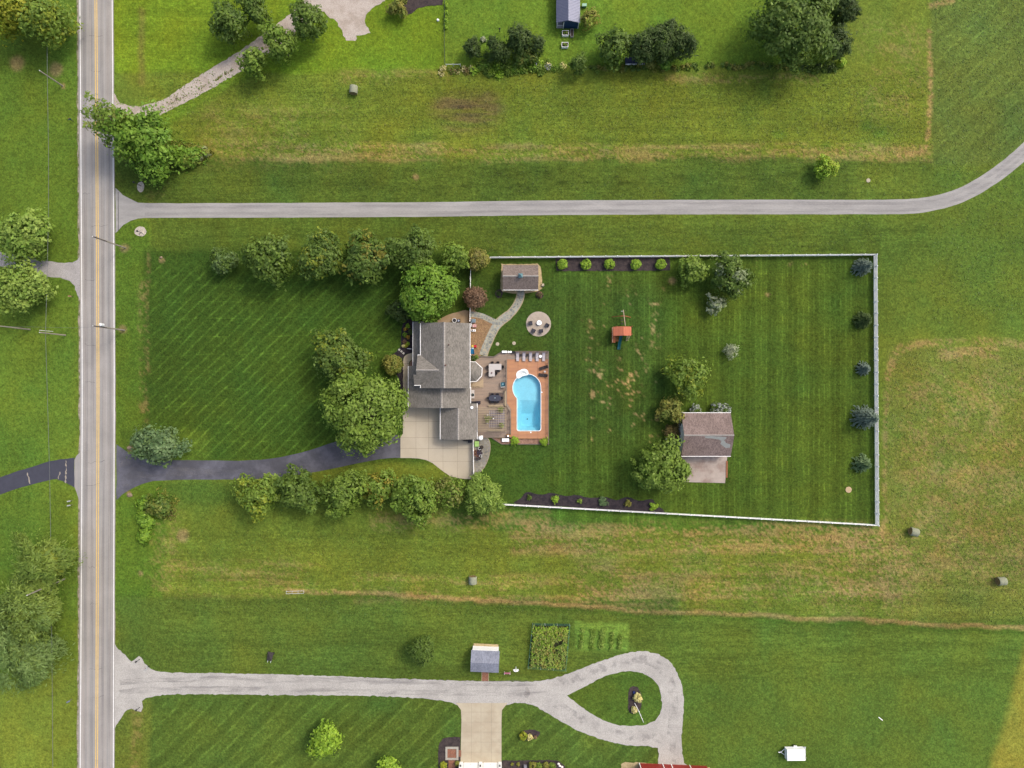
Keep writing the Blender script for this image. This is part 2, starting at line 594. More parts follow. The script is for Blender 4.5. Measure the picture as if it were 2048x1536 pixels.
# old garden plot gone to soil
pl = blob(936, 222, 70, 44, 0.3) * (0.35 + 0.65 * sstep(0.34, 0.58, fbm(X, Y, 90, 12, 6, 4)))
lay(pl * 0.72, g(116, 102, 74))
lay(blob(938, 218, 34, 16, 0.5) * 0.55 * sstep(0.42, 0.6, hz), g(84, 74, 66))
lay(band([(880, 247), (985, 247)], 5, 4) * 0.5, g(88, 118, 40))
for (x, y, r) in ((125, 172, 5), (250, 498, 8), (248, 660, 9), (322, 520, 5), (1345, 560, 6), (832, 352, 6), (365, 1070, 12), (285, 1150, 5),
                  (1535, 588, 4), (258, 990, 5), (262, 900, 7), (36, 130, 14), (110, 140, 14)):
    lay(blob(x, y, r, r, 0.4) * 0.7, g(160, 140, 96))
for (x, y, r) in ((1825, 560, 7), (1895, 800, 10), (1925, 830, 12), (1800, 870, 10), (1735, 250, 12), (1760, 265, 14), (1650, 290, 12), (1560, 270, 14)):
    lay(blob(x, y, r, r * 0.7, 0.6) * 0.4, g(70, 118, 36))
# broad unevenness, rows
broad = fbm(X, Y, 150, 150, 4, 5)
rows = fbm(X, Y, 220, 12, 8, 4)
rowsv = fbm(X, Y, 12, 220, 12, 4)
fieldm = np.clip(rect(300, 150, 1862, 512, 10) + rect(320, 1060, 2300, 1360, 10) + rect(230, 0, 640, 150, 10), 0, 1)
backm = crisp(1100, 515, 1748, 1050, 6)
val = (0.80 + 0.42 * broad) * (0.87 + 0.26 * fbm(X, Y, 34, 30, 14, 4))
val = val * (1 + fieldm * (rows - 0.5) * 0.55) * (1 + backm * ((rowsv - 0.5) * 0.34 + (rows - 0.5) * 0.18))
westm = (X < 160) * 1.0
val = val * (1 + westm * (fbm(X, Y, 40, 200, 3, 4) - 0.5) * 0.25)
# dark, moist rows by the long drive
val = val * (1 - rect(950, 455, 1700, 505, 8) * 0.28 * sstep(0.46, 0.66, rows))
val = val * (1 - rect(700, 330, 1700, 400, 8) * 0.22 * sstep(0.5, 0.66, hb))
C *= val[..., None]
hue = fbm(X, Y, 70, 70, 10, 4) - 0.5
C[..., 0] *= 1 + hue * 0.42
C[..., 2] *= 1 - hue * 0.3
C *= np.array([1.02, 0.965, 0.98])
C = np.clip(C, 0.004, 0.9)

front = crisp(300, 530, 800, 915, 22)
diag2 = np.clip(crisp(300, 1400, 925, 1600, 12) + crisp(1005, 1415, 1320, 1530, 8) + crisp(1870, -100, 2300, 340, 20) * 0.6, 0, 1)
stripe = np.stack([front, backm, diag2, fieldm], -1)

nx, ny = len(gx), len(gy)
V = np.stack([(X - 1024) / 10, (768 - Y) / 10, np.zeros(X.shape)], -1).reshape(-1, 3)
ii, jj = np.meshgrid(np.arange(nx - 1), np.arange(ny - 1))
a = (jj * nx + ii).ravel()
F = np.stack([a, a + nx, a + nx + 1, a + 1], -1)
cxp, cyp = (X[:-1, :-1] + X[1:, 1:]) / 2, (Y[:-1, :-1] + Y[1:, 1:]) / 2
keep = ~((cxp > 1019) & (cxp < 1091) & (cyp > 730) & (cyp < 868)).ravel()      # dug out for the pool, under its deck
me = np_mesh('ground', V, F[keep], C.reshape(-1, 3))
at = me.attributes.new('stripe', 'FLOAT_COLOR', 'POINT')
at.data.foreach_set('color', stripe.astype(np.float32).ravel())

def ground_mat():
    m, nt, out = new_mat('grass_ground')
    at = node(nt, 'Attribute', attribute_name='col')
    st = node(nt, 'Attribute', attribute_name='stripe')
    sp = node(nt, 'SeparateColor', {0: st.outputs['Color']})
    g = node(nt, 'NewGeometry')
    P = g.outputs['Position']
    xyz = node(nt, 'SeparateXYZ', {0: P})
    n1 = node(nt, 'TexNoise', {'Vector': P, 'Scale': 1.1, 'Detail': 8.0, 'Roughness': 0.72})
    rr = node(nt, 'Mapping', {'Vector': P, 'Rotation': (0.5, 0.35, 0.61)})
    n2 = node(nt, 'TexNoise', {'Vector': rr.outputs[0], 'Scale': 2.7, 'Detail': 6.0, 'Roughness': 0.85})
    ms = node(nt, 'Mapping', {'Vector': P, 'Scale': (0.35, 2.6, 1)})
    n3 = node(nt, 'TexNoise', {'Vector': ms.outputs[0], 'Scale': 1.0, 'Detail': 5.0, 'Roughness': 0.65})
    brk = node(nt, 'TexNoise', {'Vector': P, 'Scale': 0.35, 'Detail': 4.0})
    wob = node(nt, 'TexNoise', {'Vector': P, 'Scale': 0.09, 'Detail': 1.0})
    n4 = node(nt, 'TexNoise', {'Vector': P, 'Scale': 3.0, 'Detail': 5.0, 'Roughness': 0.7})
    f = math_n(nt, 'MULTIPLY', rng_map(nt, n1.outputs[0], 0.25, 0.75, 0.58, 1.42), rng_map(nt, n2.outputs[0], 0.28, 0.72, 0.30, 1.70))
    wig = math_n(nt, 'MULTIPLY', math_n(nt, 'SUBTRACT', wob.outputs[0], 0.5), 0.45)
    def line(ang, spacing, lo, amt, mask, brk_lo=0.35, sine=False):
        t = math_n(nt, 'ADD', math_n(nt, 'MULTIPLY', xyz.outputs[0], math.cos(ang) / spacing), math_n(nt, 'MULTIPLY', xyz.outputs[1], math.sin(ang) / spacing))
        t = math_n(nt, 'ADD', t, wig)
        if sine:
            s = math_n(nt, 'SINE', math_n(nt, 'MULTIPLY', t, 2 * math.pi))
            s = math_n(nt, 'MULTIPLY', s, amt)
        else:
            fr = math_n(nt, 'ABSOLUTE', math_n(nt, 'SUBTRACT', math_n(nt, 'FRACT', t), 0.5))
            s = math_n(nt, 'MULTIPLY', rng_map(nt, fr, lo, 0.5, 0, 1, True), amt)
            s = math_n(nt, 'MULTIPLY', s, rng_map(nt, brk.outputs[0], brk_lo, brk_lo + 0.3, 0, 1))
        return math_n(nt, 'ADD', math_n(nt, 'MULTIPLY', s, mask), 1.0)
    # front lawn: light diagonal wheel lines and a few level ones
    f = math_n(nt, 'MULTIPLY', f, line(R(134), 1.78, 0.31, 0.78, sp.outputs[0], 0.30))
    f = math_n(nt, 'MULTIPLY', f, line(R(91), 3.5, 0.445, 0.6, sp.outputs[0], 0.40))
    # fenced lawn: fine grid
    f = math_n(nt, 'MULTIPLY', f, line(R(0), 1.06, 0.29, 0.60, sp.outputs[1], 0.38))
    f = math_n(nt, 'MULTIPLY', f, line(R(90), 2.2, 0.40, 0.22, sp.outputs[1], 0.44))
    f = math_n(nt, 'MULTIPLY', f, line(R(0), 4.4, 0.38, 0.13, sp.outputs[1], sine=True))
    # lower lawns: broad diagonal bands
    f = math_n(nt, 'MULTIPLY', f, line(R(134), 2.1, 0.30, 0.55, sp.outputs[2], 0.34))
    f = math_n(nt, 'MULTIPLY', f, line(R(134), 4.2, 0.38, 0.10, sp.outputs[2], sine=True))
    # hay rows
    row = rng_map(nt, n3.outputs[0], 0.3, 0.7, -0.22, 0.22)
    f = math_n(nt, 'MULTIPLY', f, math_n(nt, 'ADD', math_n(nt, 'MULTIPLY', row, st.outputs['Alpha']), 1.0))
    hu = rng_map(nt, n4.outputs[0], 0.3, 0.7, 0.482, 0.518)
    hs = node(nt, 'HueSaturation', {'Hue': hu, 'Value': f, 'Color': at.outputs['Color']})
    sx = node(nt, 'TexNoise', {'Vector': P, 'Scale': 7.0, 'Detail': 2.0, 'Roughness': 0.6})
    speck = math_n(nt, 'MULTIPLY', rng_map(nt, sx.outputs[0], 0.66, 0.75, 0, 1), 0.30)
    col = mix_rgb(nt, speck, hs.outputs[0], S(150, 160, 84, GK))
    p = node(nt, 'BsdfPrincipled', {'Base Color': col, 'Roughness': 0.9, 'Specular IOR Level': 0.1})
    bn = node(nt, 'Bump', {'Height': n2.outputs[0], 'Strength': 0.8, 'Distance': 0.10})
    nt.links.new(bn.outputs[0], p.inputs['Normal'])
    nt.links.new(p.outputs[0], out.inputs[0])
    return m
me.materials.append(ground_mat())
tag(link('ground', me), 'mown lawns and cut hay fields covering the whole flat ground', 'ground', kind='structure')

# ================================================================ road
M_road = None
def road_mat():
    m, nt, out = new_mat('road_asphalt')
    g = node(nt, 'NewGeometry')
    P = g.outputs['Position']
    st = node(nt, 'Mapping', {'Vector': P, 'Scale': (1.6, 0.02, 1)})
    n1 = node(nt, 'TexNoise', {'Vector': st.outputs[0], 'Scale': 1.0, 'Detail': 4.0, 'Roughness': 0.6})
    n2 = node(nt, 'TexNoise', {'Vector': P, 'Scale': 9.0, 'Detail': 5.0, 'Roughness': 0.8})
    n3 = node(nt, 'TexNoise', {'Vector': P, 'Scale': 0.16, 'Detail': 6.0, 'Roughness': 0.6})
    c = mix_rgb(nt, rng_map(nt, n1.outputs[0], 0.35, 0.65, 0, 1), S(168, 166, 162, GK), S(184, 177, 169, GK))
    f = math_n(nt, 'MULTIPLY', rng_map(nt, n2.outputs[0], 0.25, 0.75, 0.80, 1.2), rng_map(nt, n3.outputs[0], 0.3, 0.7, 0.86, 1.12))
    hs = node(nt, 'HueSaturation', {'Value': f, 'Color': c})
    p = node(nt, 'BsdfPrincipled', {'Base Color': hs.outputs[0], 'Roughness': 0.85, 'Specular IOR Level': 0.25})
    bn = node(nt, 'Bump', {'Height': n2.outputs[0], 'Strength': 0.3, 'Distance': 0.02})
    nt.links.new(bn.outputs[0], p.inputs['Normal'])
    nt.links.new(p.outputs[0], out.inputs[0])
    return m
M_road = road_mat()
LEFT = smooth_poly([(151, -900), (157, -260), (160, 0), (163.4, 525), (164.6, 768), (163.7, 1011), (160.6, 1536), (158, 1800), (150, 2500)], 8, False)
RIGHT = smooth_poly([(216, -900), (222, -260), (224.6, 0), (227.6, 525), (228.6, 768), (228.0, 1011), (226.8, 1536), (226, 1800), (218, 2500)], 8, False)
MID = [((a[0] + b[0]) / 2 - 0.4, (a[1] + b[1]) / 2) for a, b in zip(LEFT, RIGHT)]
rg = random.Random(5)
edgeL = [(p[0] - 3.4 - rg.random() * 0.9, p[1]) for p in LEFT]
edgeR = [(p[0] + 2.2 + rg.random() * 0.5, p[1]) for p in RIGHT]
shl = [(p[0] - 3.2, p[1]) for p in edgeL]
sheet('road_shoulder', [ragged(shl + edgeR[::-1], 14, 0.7, 3)], 0.008, pm('shoulder_gravel', S(178, 166, 150, GK), 0.95, 0.25, 1.5, 0.3, 9.0, rgb2=S(104, 112, 62, GK), mix_scale=0.6),
      label='crumbling gravel shoulder along the road edge', cat='road shoulder')
road = sheet('road', [edgeL + edgeR[::-1]], 0.030, M_road, label='straight two lane asphalt road with painted lines', cat='road', skirt=0.03)
def paint(name, rgb):
    return pm(name, rgb, 0.7, 0.12, 1.0, 0.22, 8.0)
M_white_line = paint('white_road_paint', (0.62, 0.61, 0.58))
M_yellow_line = paint('yellow_road_paint', (0.56, 0.38, 0.11))
for nm, base, dx, hw, m in (('edge_line', LEFT, 0, 0.85, M_white_line), ('edge_line', RIGHT, 0, 0.85, M_white_line),
                            ('centre_line', MID, -1.9, 0.85, M_yellow_line), ('centre_line', MID, 1.9, 0.85, M_yellow_line)):
    sheet(nm, [strip([(p[0] + dx, p[1]) for p in base], hw)], 0.036, m, parent=road)
# sealed crack line in the right lane
sheet('crack_seal', [strip([(p[0] + (212.6 - 196) , p[1]) for p in MID if -200 < p[1] < 1000], 0.22)], 0.035,
      pm('pale_seam', S(205, 200, 196, GK), 0.8), parent=road)

# ================================================================ drives
def gravel(name, c1, c2, sc=0.35, dark=None):
    m, nt, out = new_mat(name)
    g = node(nt, 'NewGeometry')
    P = g.outputs['Position']
    n1 = node(nt, 'TexNoise', {'Vector': P, 'Scale': sc, 'Detail': 7.0, 'Roughness': 0.65})
    n2 = node(nt, 'TexNoise', {'Vector': P, 'Scale': 6.0, 'Detail': 5.0, 'Roughness': 0.85})
    vo = node(nt, 'TexVoronoi', {'Vector': P, 'Scale': 9.0})
    sep = node(nt, 'SeparateColor', {0: vo.outputs['Color']})
    c = mix_rgb(nt, rng_map(nt, n1.outputs[0], 0.40, 0.66, 0, 1, True), c1, c2)
    f = math_n(nt, 'MULTIPLY', rng_map(nt, n2.outputs[0], 0.25, 0.75, 0.72, 1.28), rng_map(nt, sep.outputs[0], 0, 1, 0.86, 1.14))
    hs = node(nt, 'HueSaturation', {'Value': f, 'Color': c})
    p = node(nt, 'BsdfPrincipled', {'Base Color': hs.outputs[0], 'Roughness': 0.95, 'Specular IOR Level': 0.15})
    bn = node(nt, 'Bump', {'Height': n2.outputs[0], 'Strength': 0.6, 'Distance': 0.06})
    nt.links.new(bn.outputs[0], p.inputs['Normal'])
    nt.links.new(p.outputs[0], out.inputs[0])
    return m
M_gravel = gravel('pale_limestone_gravel', S(202, 198, 190, GK), S(186, 182, 175, GK), 0.22)
M_gravel_nw = gravel('pinkish_gravel', S(206, 194, 182, GK), S(186, 172, 158, GK))
M_gravel_w = gravel('grey_gravel', S(188, 184, 182, GK), S(172, 168, 166, GK))
M_asph_grey = pm('weathered_asphalt', S(180, 177, 172, GK), 0.9, 0.10, 0.5, 0.16, 9.0, bump=0.25, rgb2=S(168, 165, 161, GK), stretch=(0.25, 1.5, 1), mix_scale=0.4)
M_asph_dark = pm('sealed_asphalt', S(90, 90, 98, GK), 0.85, 0.16, 0.8, 0.14, 9.0, bump=0.25, rgb2=S(112, 112, 122, GK), mix_scale=0.22)
M_asph_navy = pm('fresh_sealed_asphalt', S(76, 77, 89, GK), 0.85, 0.12, 0.8, 0.14, 9.0, bump=0.25)

# long drive to the north of the lot, bending away at the right
DRIVE_LINE = [(290, 421), (420, 421), (650, 420), (850, 419), (1050, 416), (1300, 414.5), (1500, 414), (1700, 414), (1800, 413.5), (1860, 408), (1920, 391), (1975, 361), (2020, 328), (2065, 288), (2130, 222), (2250, 90)]
cl = smooth_poly(DRIVE_LINE, 5, False)
st = strip(cl, 14.6)
k = len(cl)
up, lo = st[k:][::-1], st[:k]
if up[0][1] > lo[0][1]: up, lo = lo, up
outl = [(231, 466), (234, 463), (246, 450), (262, 441), (276, 437)] + lo + up[::-1] + [(276, 405), (262, 399), (246, 390), (236, 380), (231, 376)]
d = sheet('asphalt_driveway', [ragged(outl, 18, 0.25, 8)], 0.020, M_asph_grey, label='long weathered grey asphalt drive curving off towards the far field', cat='driveway', skirt=0.02)
sheet('joint_seal', [strip([(236.5, 384), (236.8, 462)], 0.55)], 0.026, pm('tar_seal', (0.03, 0.03, 0.035), 0.7), parent=d)
# dark drive to the house
outl = smooth_poly([(233, 889), (246, 897), (262, 908), (290, 917), (330, 920), (430, 921), (500, 921), (560, 915), (620, 900), (675, 883), (740, 872), (803, 870)], 3, False) \
     + smooth_poly([(803, 916), (760, 918), (700, 930), (640, 942), (560, 955), (480, 959), (330, 960), (285, 968), (250, 985), (233, 1000)], 3, False)
sheet('asphalt_driveway', [ragged(outl, 16, 0.35, 9)], 0.020, M_asph_dark, label='dark blue grey sealed asphalt drive leading to the house', cat='driveway', skirt=0.02)
# neighbour's short dark drive over the road
outl = smooth_poly([(149, 915), (128, 918), (100, 922), (60, 935), (20, 948), (-60, 975), (-150, 1010)], 3, False) + smooth_poly([(-150, 1050), (-60, 1010), (20, 982), (60, 970), (105, 959), (125, 962), (149, 975)], 3, False)
d = sheet('asphalt_driveway', [ragged(outl, 16, 0.5, 10)], 0.020, M_asph_navy, label='narrow navy black sealed drive across the road, with patched cracks', cat='driveway', skirt=0.02)
M_patch = pm('pale_crack', S(176, 166, 150, GK), 0.9, 0.3, 4)
for c in ([(55, 945), (58, 955), (60, 968)], [(132, 921), (133, 940), (131, 966)], [(120, 944), (117, 958)]):
    sheet('crack', [ragged(strip(c, 0.9), 3, 0.7, int(c[0][0]))], 0.025, M_patch, parent=d)
sheet('road_apron', [ragged([(160, 905), (153, 912), (149, 920), (149, 972), (153, 985), (158, 1000), (163, 1010), (163, 890)], 10, 0.3, 4)], 0.014, M_road, label='asphalt apron joining the navy black drive to the road', cat='road apron')
# gravel drive across the road, between the two round trees
outl = [(160, 508), (155, 520), (145, 525), (130, 526), (95, 522), (50, 513), (0, 503), (-120, 480), (-120, 510), (0, 532), (30, 538), (60, 545), (95, 553), (120, 555), (140, 562), (150, 572), (154, 590), (160, 600)]
sheet('gravel_driveway', [ragged(outl, 6, 0.8, 11)], 0.016, M_gravel_w, label='grey gravel drive across the road between two round trees', cat='driveway')
# gravel lane at the upper left
outl = [(228, 186), (233, 196), (240, 206), (262, 212), (283, 212), (305, 207), (330, 197), (370, 170), (400, 150), (440, 126), (480, 102), (530, 66), (578, 30), (604, 4), (640, -60), (674, -60), (634, 24), (604, 58), (566, 86), (530, 110), (470, 150), (400, 190), (345, 218), (318, 232), (300, 236), (272, 232), (250, 236), (236, 246), (228, 256)]
d = sheet('gravel_driveway', [ragged(outl, 5, 0.8, 12)], 0.016, M_gravel_nw, label='pale gravel lane with grassy middle climbing towards the gravel yard', cat='driveway')
outl = [(622, -90), (790, -90), (770, 2), (748, 14), (732, 30), (730, 46), (737, 56), (741, 66), (726, 70), (712, 71), (711, 82), (692, 81), (684, 60), (672, 42), (655, 32), (640, 18), (625, 6)]
sheet('gravel_yard', [ragged(outl, 5, 1.2, 13)], 0.012, M_gravel_nw, label='rutted pinkish gravel yard at the top edge', cat='gravel yard')
# gravel drive with turning loop at the bottom
outer = [(228, 1280), (233, 1294), (245, 1306), (263, 1323), (272, 1318), (278, 1312), (286, 1318), (289, 1327), (298, 1335), (312, 1342), (340, 1345), (480, 1347), (600, 1350), (700, 1353), (780, 1357), (850, 1359),
         (950, 1362), (1040, 1363), (1075, 1362), (1110, 1356), (1140, 1346), (1170, 1334), (1200, 1323), (1230, 1312), (1260, 1304), (1290, 1302), (1318, 1308), (1340, 1324), (1355, 1346), (1365, 1376), (1368, 1400), (1366, 1440), (1363, 1480), (1364, 1506), (1368, 1526), (1378, 1532), (1378, 1560),
         (1312, 1560), (1316, 1530), (1318, 1508), (1316, 1496), (1300, 1493), (1270, 1492), (1240, 1488), (1210, 1481), (1180, 1471), (1150, 1459), (1120, 1442), (1095, 1426), (1070, 1412), (1050, 1406), (1030, 1405), (1014, 1410), (913, 1410), (900, 1404), (850, 1397),
         (760, 1392), (674, 1391), (560, 1390), (480, 1389), (380, 1388), (335, 1389), (310, 1392), (292, 1397), (284, 1402), (286, 1414), (282, 1424), (272, 1422), (263, 1416), (254, 1420), (246, 1430), (236, 1446), (228, 1462)]
hole = [(1134, 1391), (1152, 1382), (1170, 1373), (1190, 1362), (1210, 1352), (1240, 1344), (1262, 1342), (1285, 1346), (1303, 1356), (1316, 1370), (1322, 1390), (1324, 1410), (1320, 1428), (1310, 1442), (1290, 1450), (1262, 1452), (1235, 1450), (1205, 1440), (1180, 1426), (1155, 1408)]
sheet('gravel_driveway', [ragged(outer, 5, 0.7, 14), ragged(hole, 5, 0.5, 15)], 0.016, M_gravel, label='pale limestone gravel drive ending in a teardrop turning loop', cat='driveway')

# ================================================================ concrete
M_conc = pm('driveway_concrete', S(208, 197, 176, GK*1.05), 0.85, 0.09, 0.5, 0.07, 9.0, rgb2=S(198, 187, 166, GK*1.05), mix_scale=0.25, rand=0.035)
M_conc_cream = pm('cream_concrete', S(206, 194, 168, GK), 0.85, 0.07, 0.5, 0.07, 9.0, rgb2=S(196, 182, 156, GK), mix_scale=0.3, rand=0.03)
M_joint = pm('joint_dirt', S(150, 142, 126, GK), 0.95, 0.2, 3)
M_conc_pink = pm('stained_concrete', S(190, 176, 164, GK), 0.85, 0.12, 0.8, 0.10, 9.0, rgb2=S(166, 146, 134, GK), mix_scale=0.35)
cd = [(806, 806), (830, 806), (830, 808), (890, 808), (890, 872), (948, 872), (947, 958), (930, 958), (915, 956), (900, 952), (888, 944), (876, 935), (865, 926), (852, 920), (838, 917), (820, 916), (801, 916), (801, 872), (806, 868)]
o = sheet('concrete_driveway', [cd], 0.020, M_joint, label='broad pale concrete drive of jointed slabs beside the house garage', cat='driveway')
panels(o, 'slab', [cd], [832, 857, 886, 915], [843, 875, 897, 923], 0.045, M_conc, 0.045, 0.03)
cw = smooth_poly([(823, 706), (816, 708), (809, 713), (806.5, 722), (806, 740), (806, 780), (806, 806)], 4, False) + [(818, 806), (818, 740)] + smooth_poly([(817.5, 732), (818.5, 724), (823, 720), (830, 718)], 3, False) + [(830, 706)]
o = sheet('concrete_walk', [cw], 0.020, M_joint, label='curved cream concrete walk along the front of the house', cat='walk')
panels(o, 'slab', [cw], [], [727, 740, 754, 768, 782, 796], 0.045, M_conc_cream, 0.05, 0.03)
cb = [(912, 1406), (1015, 1406), (1004, 1420), (1003, 1440), (1003, 1527), (921, 1527), (923, 1440), (922, 1420)]
o = sheet('concrete_driveway', [cb], 0.020, M_joint, label='cream concrete pad between gravel drive and white garage doors', cat='driveway')
panels(o, 'slab', [cb], [943, 962, 983], [1424, 1444, 1464, 1484, 1504], 0.042, M_conc_cream, 0.035, 0.03)
ca = [(1363, 905), (1455, 905), (1450, 966), (1366, 964)]
sheet('concrete_pad', [ca], 0.06, M_conc_pink, label='stained pinkish concrete pad in front of the barn garage', cat='concrete pad', skirt=0.06)
# wheel tracks and stains worn into the drives
def worn_mat(name, rgb, lo, hi, stretch, alpha=0.6, sc=1.0):
    m, nt, out = new_mat(name)
    P = node(nt, 'NewGeometry').outputs['Position']
    mp = node(nt, 'Mapping', {'Vector': P, 'Scale': stretch})
    n1 = node(nt, 'TexNoise', {'Vector': mp.outputs[0], 'Scale': sc, 'Detail': 6.0, 'Roughness': 0.65})
    n2 = node(nt, 'TexNoise', {'Vector': P, 'Scale': 5.0, 'Detail': 4.0, 'Roughness': 0.8})
    a = math_n(nt, 'MULTIPLY', rng_map(nt, n1.outputs[0], lo, hi, 0, 1, True), rng_map(nt, n2.outputs[0], 0.3, 0.7, 0.4 * alpha, alpha))
    p = node(nt, 'BsdfPrincipled', {'Base Color': (*rgb, 1), 'Roughness': 0.95, 'Specular IOR Level': 0.1})
    mx = node(nt, 'MixShader', {0: a, 1: node(nt, 'BsdfTransparent').outputs[0], 2: p.outputs[0]})
    nt.links.new(mx.outputs[0], out.inputs[0])
    return m
def drive(label):
    return [o for o in bpy.data.objects if o.get('label', '').startswith(label)][0]
M_track = worn_mat('packed_track', S(146, 142, 142, GK), 0.42, 0.62, (0.12, 1.0, 1), 0.38)
M_track2 = worn_mat('packed_track_loop', S(146, 142, 142, GK), 0.46, 0.66, (0.5, 0.5, 1), 0.38)
d = drive('pale limestone')
for y0 in (1359, 1379):
    sheet('wheel_track', [ragged(strip([(240, y0 + 6), (300, y0), (480, y0 - 1), (700, y0 + 2), (850, y0 + 6), (1000, y0 + 8), (1100, y0 + 6)], 5.5), 14, 0.8, y0)], 0.021, M_track, parent=d)
for pts in ([(1100, 1368), (1150, 1356), (1200, 1337), (1250, 1322), (1290, 1320), (1325, 1338), (1345, 1380), (1346, 1430), (1342, 1490), (1344, 1530)], [(1110, 1405), (1150, 1432), (1200, 1458), (1250, 1471), (1300, 1474), (1330, 1478)]):
    sheet('wheel_track', [strip(smooth_poly(pts, 4, False), 9)], 0.022, M_track2, parent=d)
sheet('stain', [ragged(smooth_poly([(1050, 1380), (1053, 1371), (1057, 1378), (1060, 1388), (1054, 1396), (1049, 1391)], 3), 3, 0.5, 2)], 0.024, worn_mat('damp_stain', S(140, 130, 128, GK), 0.3, 0.6, (1, 1, 1), 0.35), parent=d)
d = drive('dark blue grey')
sheet('wear', [smooth_poly([(240, 925), (275, 922), (320, 930), (420, 938), (480, 940), (430, 950), (330, 952), (280, 958), (246, 975)], 3)], 0.025, worn_mat('dusty_wear', S(146, 144, 148, GK), 0.40, 0.66, (0.25, 0.6, 1), 0.6), parent=d)
d = drive('long weathered')
for o_ in (-7, 7):
    sheet('wheel_track', [strip([(p[0], p[1] + o_) for p in cl[:70]], 3.0)], 0.025, worn_mat('asphalt_track%d' % o_, S(150, 146, 147, GK), 0.38, 0.6, (0.05, 1.0, 1), 0.22), parent=d)
# road: tar seams, patches and dark wheel paths
rg = random.Random(12)
M_seam = worn_mat('tar_seam', S(110, 108, 110, GK), 0.36, 0.5, (1, 0.3, 1), 0.8)
for k in range(16):
    y0 = -40 + k * 104 + rg.uniform(-30, 30)
    xa = rg.uniform(164, 190); xb = xa + rg.uniform(12, 34)
    pts = [(xa + (min(xb, 226) - xa) * t / 5, y0 + rg.gauss(0, 1.6)) for t in range(6)]
    sheet('crack', [strip(pts, 0.28)], 0.034, M_seam, parent=road)
for xo, hwk in ((172, 3.2), (185, 3.0), (206, 3.0), (219.5, 3.2)):
    sheet('wheel_path', [strip([(p[0] + xo - 195.5, p[1]) for p in MID if -300 < p[1] < 1900], hwk)], 0.0332, worn_mat('wheel_path_%d' % xo, S(146, 142, 143, GK), 0.35, 0.62, (1.0, 0.03, 1), 0.32), parent=road)
# ================================================================ house
def wx(px, z=0.0): return (px - 1024) / 10 * (H - z) / H
def wy(py, z=0.0): return (768 - py) / 10 * (H - z) / H

M_roof = shingle_mat('grey_brown_shingles', S(140, 135, 126, GK * 0.70), S(176, 170, 160, GK * 0.77))
M_roof_x = shingle_mat('grey_brown_shingles_cross', S(140, 135, 126, GK * 0.70), S(176, 170, 160, GK * 0.77), R(90))
M_cap = pm('ridge_cap_shingles', S(176, 170, 162, GK), 0.9, 0.2, 3.0, 0.3, 9.0)
M_siding = pm('cream_siding', S(214, 206, 186, GK), 0.7, 0.05, 1.0, 0.05)
M_trim = pm('white_trim', (0.70, 0.69, 0.66), 0.5, 0.05, 1.0, 0.05)
M_glass = pm('window_glass', (0.03, 0.04, 0.05), 0.08, 0.05, 1, 0.02, spec=0.6)
M_dark = pm('black_metal', (0.02, 0.02, 0.022), 0.5, 0.1, 3)
M_white = pm('white_vinyl', (0.85, 0.85, 0.84), 0.45, 0.04, 2, 0.03)

house = thing('house', 'large two storey house with grey brown shingled gable roofs', 'house', W(880, 765))
def B(): return MB()
def P_(mb, name, mat, parent): return mb.build(name, mat, parent, world=True)
def windowpart(parent, c, face, w, h):
    """window set 2 cm proud of a wall; face is 'x+', 'x-', 'y+', 'y-'"""
    x, y, z = c
    s = 1 if face[1] == '+' else -1
    def bx(a, b, d0, d1, z0, z1):
        mb = MB()
        if face[0] == 'x': return mb.box(min(x + s * d0, x + s * d1), max(x + s * d0, x + s * d1), y + a, y + b, z0, z1)
        return mb.box(x + a, x + b, min(y + s * d0, y + s * d1), max(y + s * d0, y + s * d1), z0, z1)
    fr = bx(-w / 2, w / 2, -0.02, 0.05, z - h / 2, z + h / 2)
    o = P_(fr, 'window', M_trim, parent)
    pn = bx(-w / 2 + 0.07, w / 2 - 0.07, 0.05, 0.058, z - h / 2 + 0.07, z + h / 2 - 0.07)
    mb = MB(); mb.v, mb.f = pn.v, pn.f
    P_(mb, 'pane', M_glass, o)

ZE, ZR = 5.4, 7.7
x0, x1 = wx(841.5, ZE), wx(939.7, ZE)
xm = (x0 + x1) / 2
yt, yb = wy(646.3, ZE), wy(776.3, ZE)
roof = P_(B().slab([(x0, yb, ZE), (xm, yb, ZR), (xm, yt, ZR), (x0, yt, ZE)], 0.18), 'roof', M_roof, house)
P_(B().slab([(xm, yb, ZR), (x1, yb, ZE), (x1, yt, ZE), (xm, yt, ZR)], 0.18), 'roof', M_roof, house)
cap = B()
for i in range(26):
    ya = yb + (yt - yb) * i / 26
    yc = yb + (yt - yb) * (i + 0.94) / 26
    cap.add([(xm - 0.2, ya, ZR - 0.08), (xm, ya, ZR + 0.05), (xm + 0.2, ya, ZR - 0.08), (xm - 0.2, yc, ZR - 0.09), (xm, yc, ZR + 0.03), (xm + 0.2, yc, ZR - 0.09)], [(0, 1, 4, 3), (1, 2, 5, 4)])
P_(cap, 'ridge_cap', M_cap, house)
y710, y770 = wy(710.5, ZE), wy(770, ZE)
P_(B().box(x0 - 0.13, x0 - 0.003, y710, yt, ZE - 0.22, ZE + 0.02), 'gutter', M_trim, house)
P_(B().box(x0 - 0.13, x0 - 0.003, yb, y770, ZE - 0.22, ZE + 0.02), 'gutter', M_trim, house)
P_(B().box(x1 + 0.003, x1 + 0.11, yb, yt, ZE - 0.22, ZE + 0.02), 'gutter', M_trim, house)
def profile_y(pts, y0, y1):
    n = len(pts)
    return MB().add([(p[0], y0, p[1]) for p in pts] + [(p[0], y1, p[1]) for p in pts],
                    [tuple(range(n)), tuple(range(2 * n - 1, n - 1, -1))] + [(i, (i + 1) % n, n + (i + 1) % n, n + i) for i in range(n)])
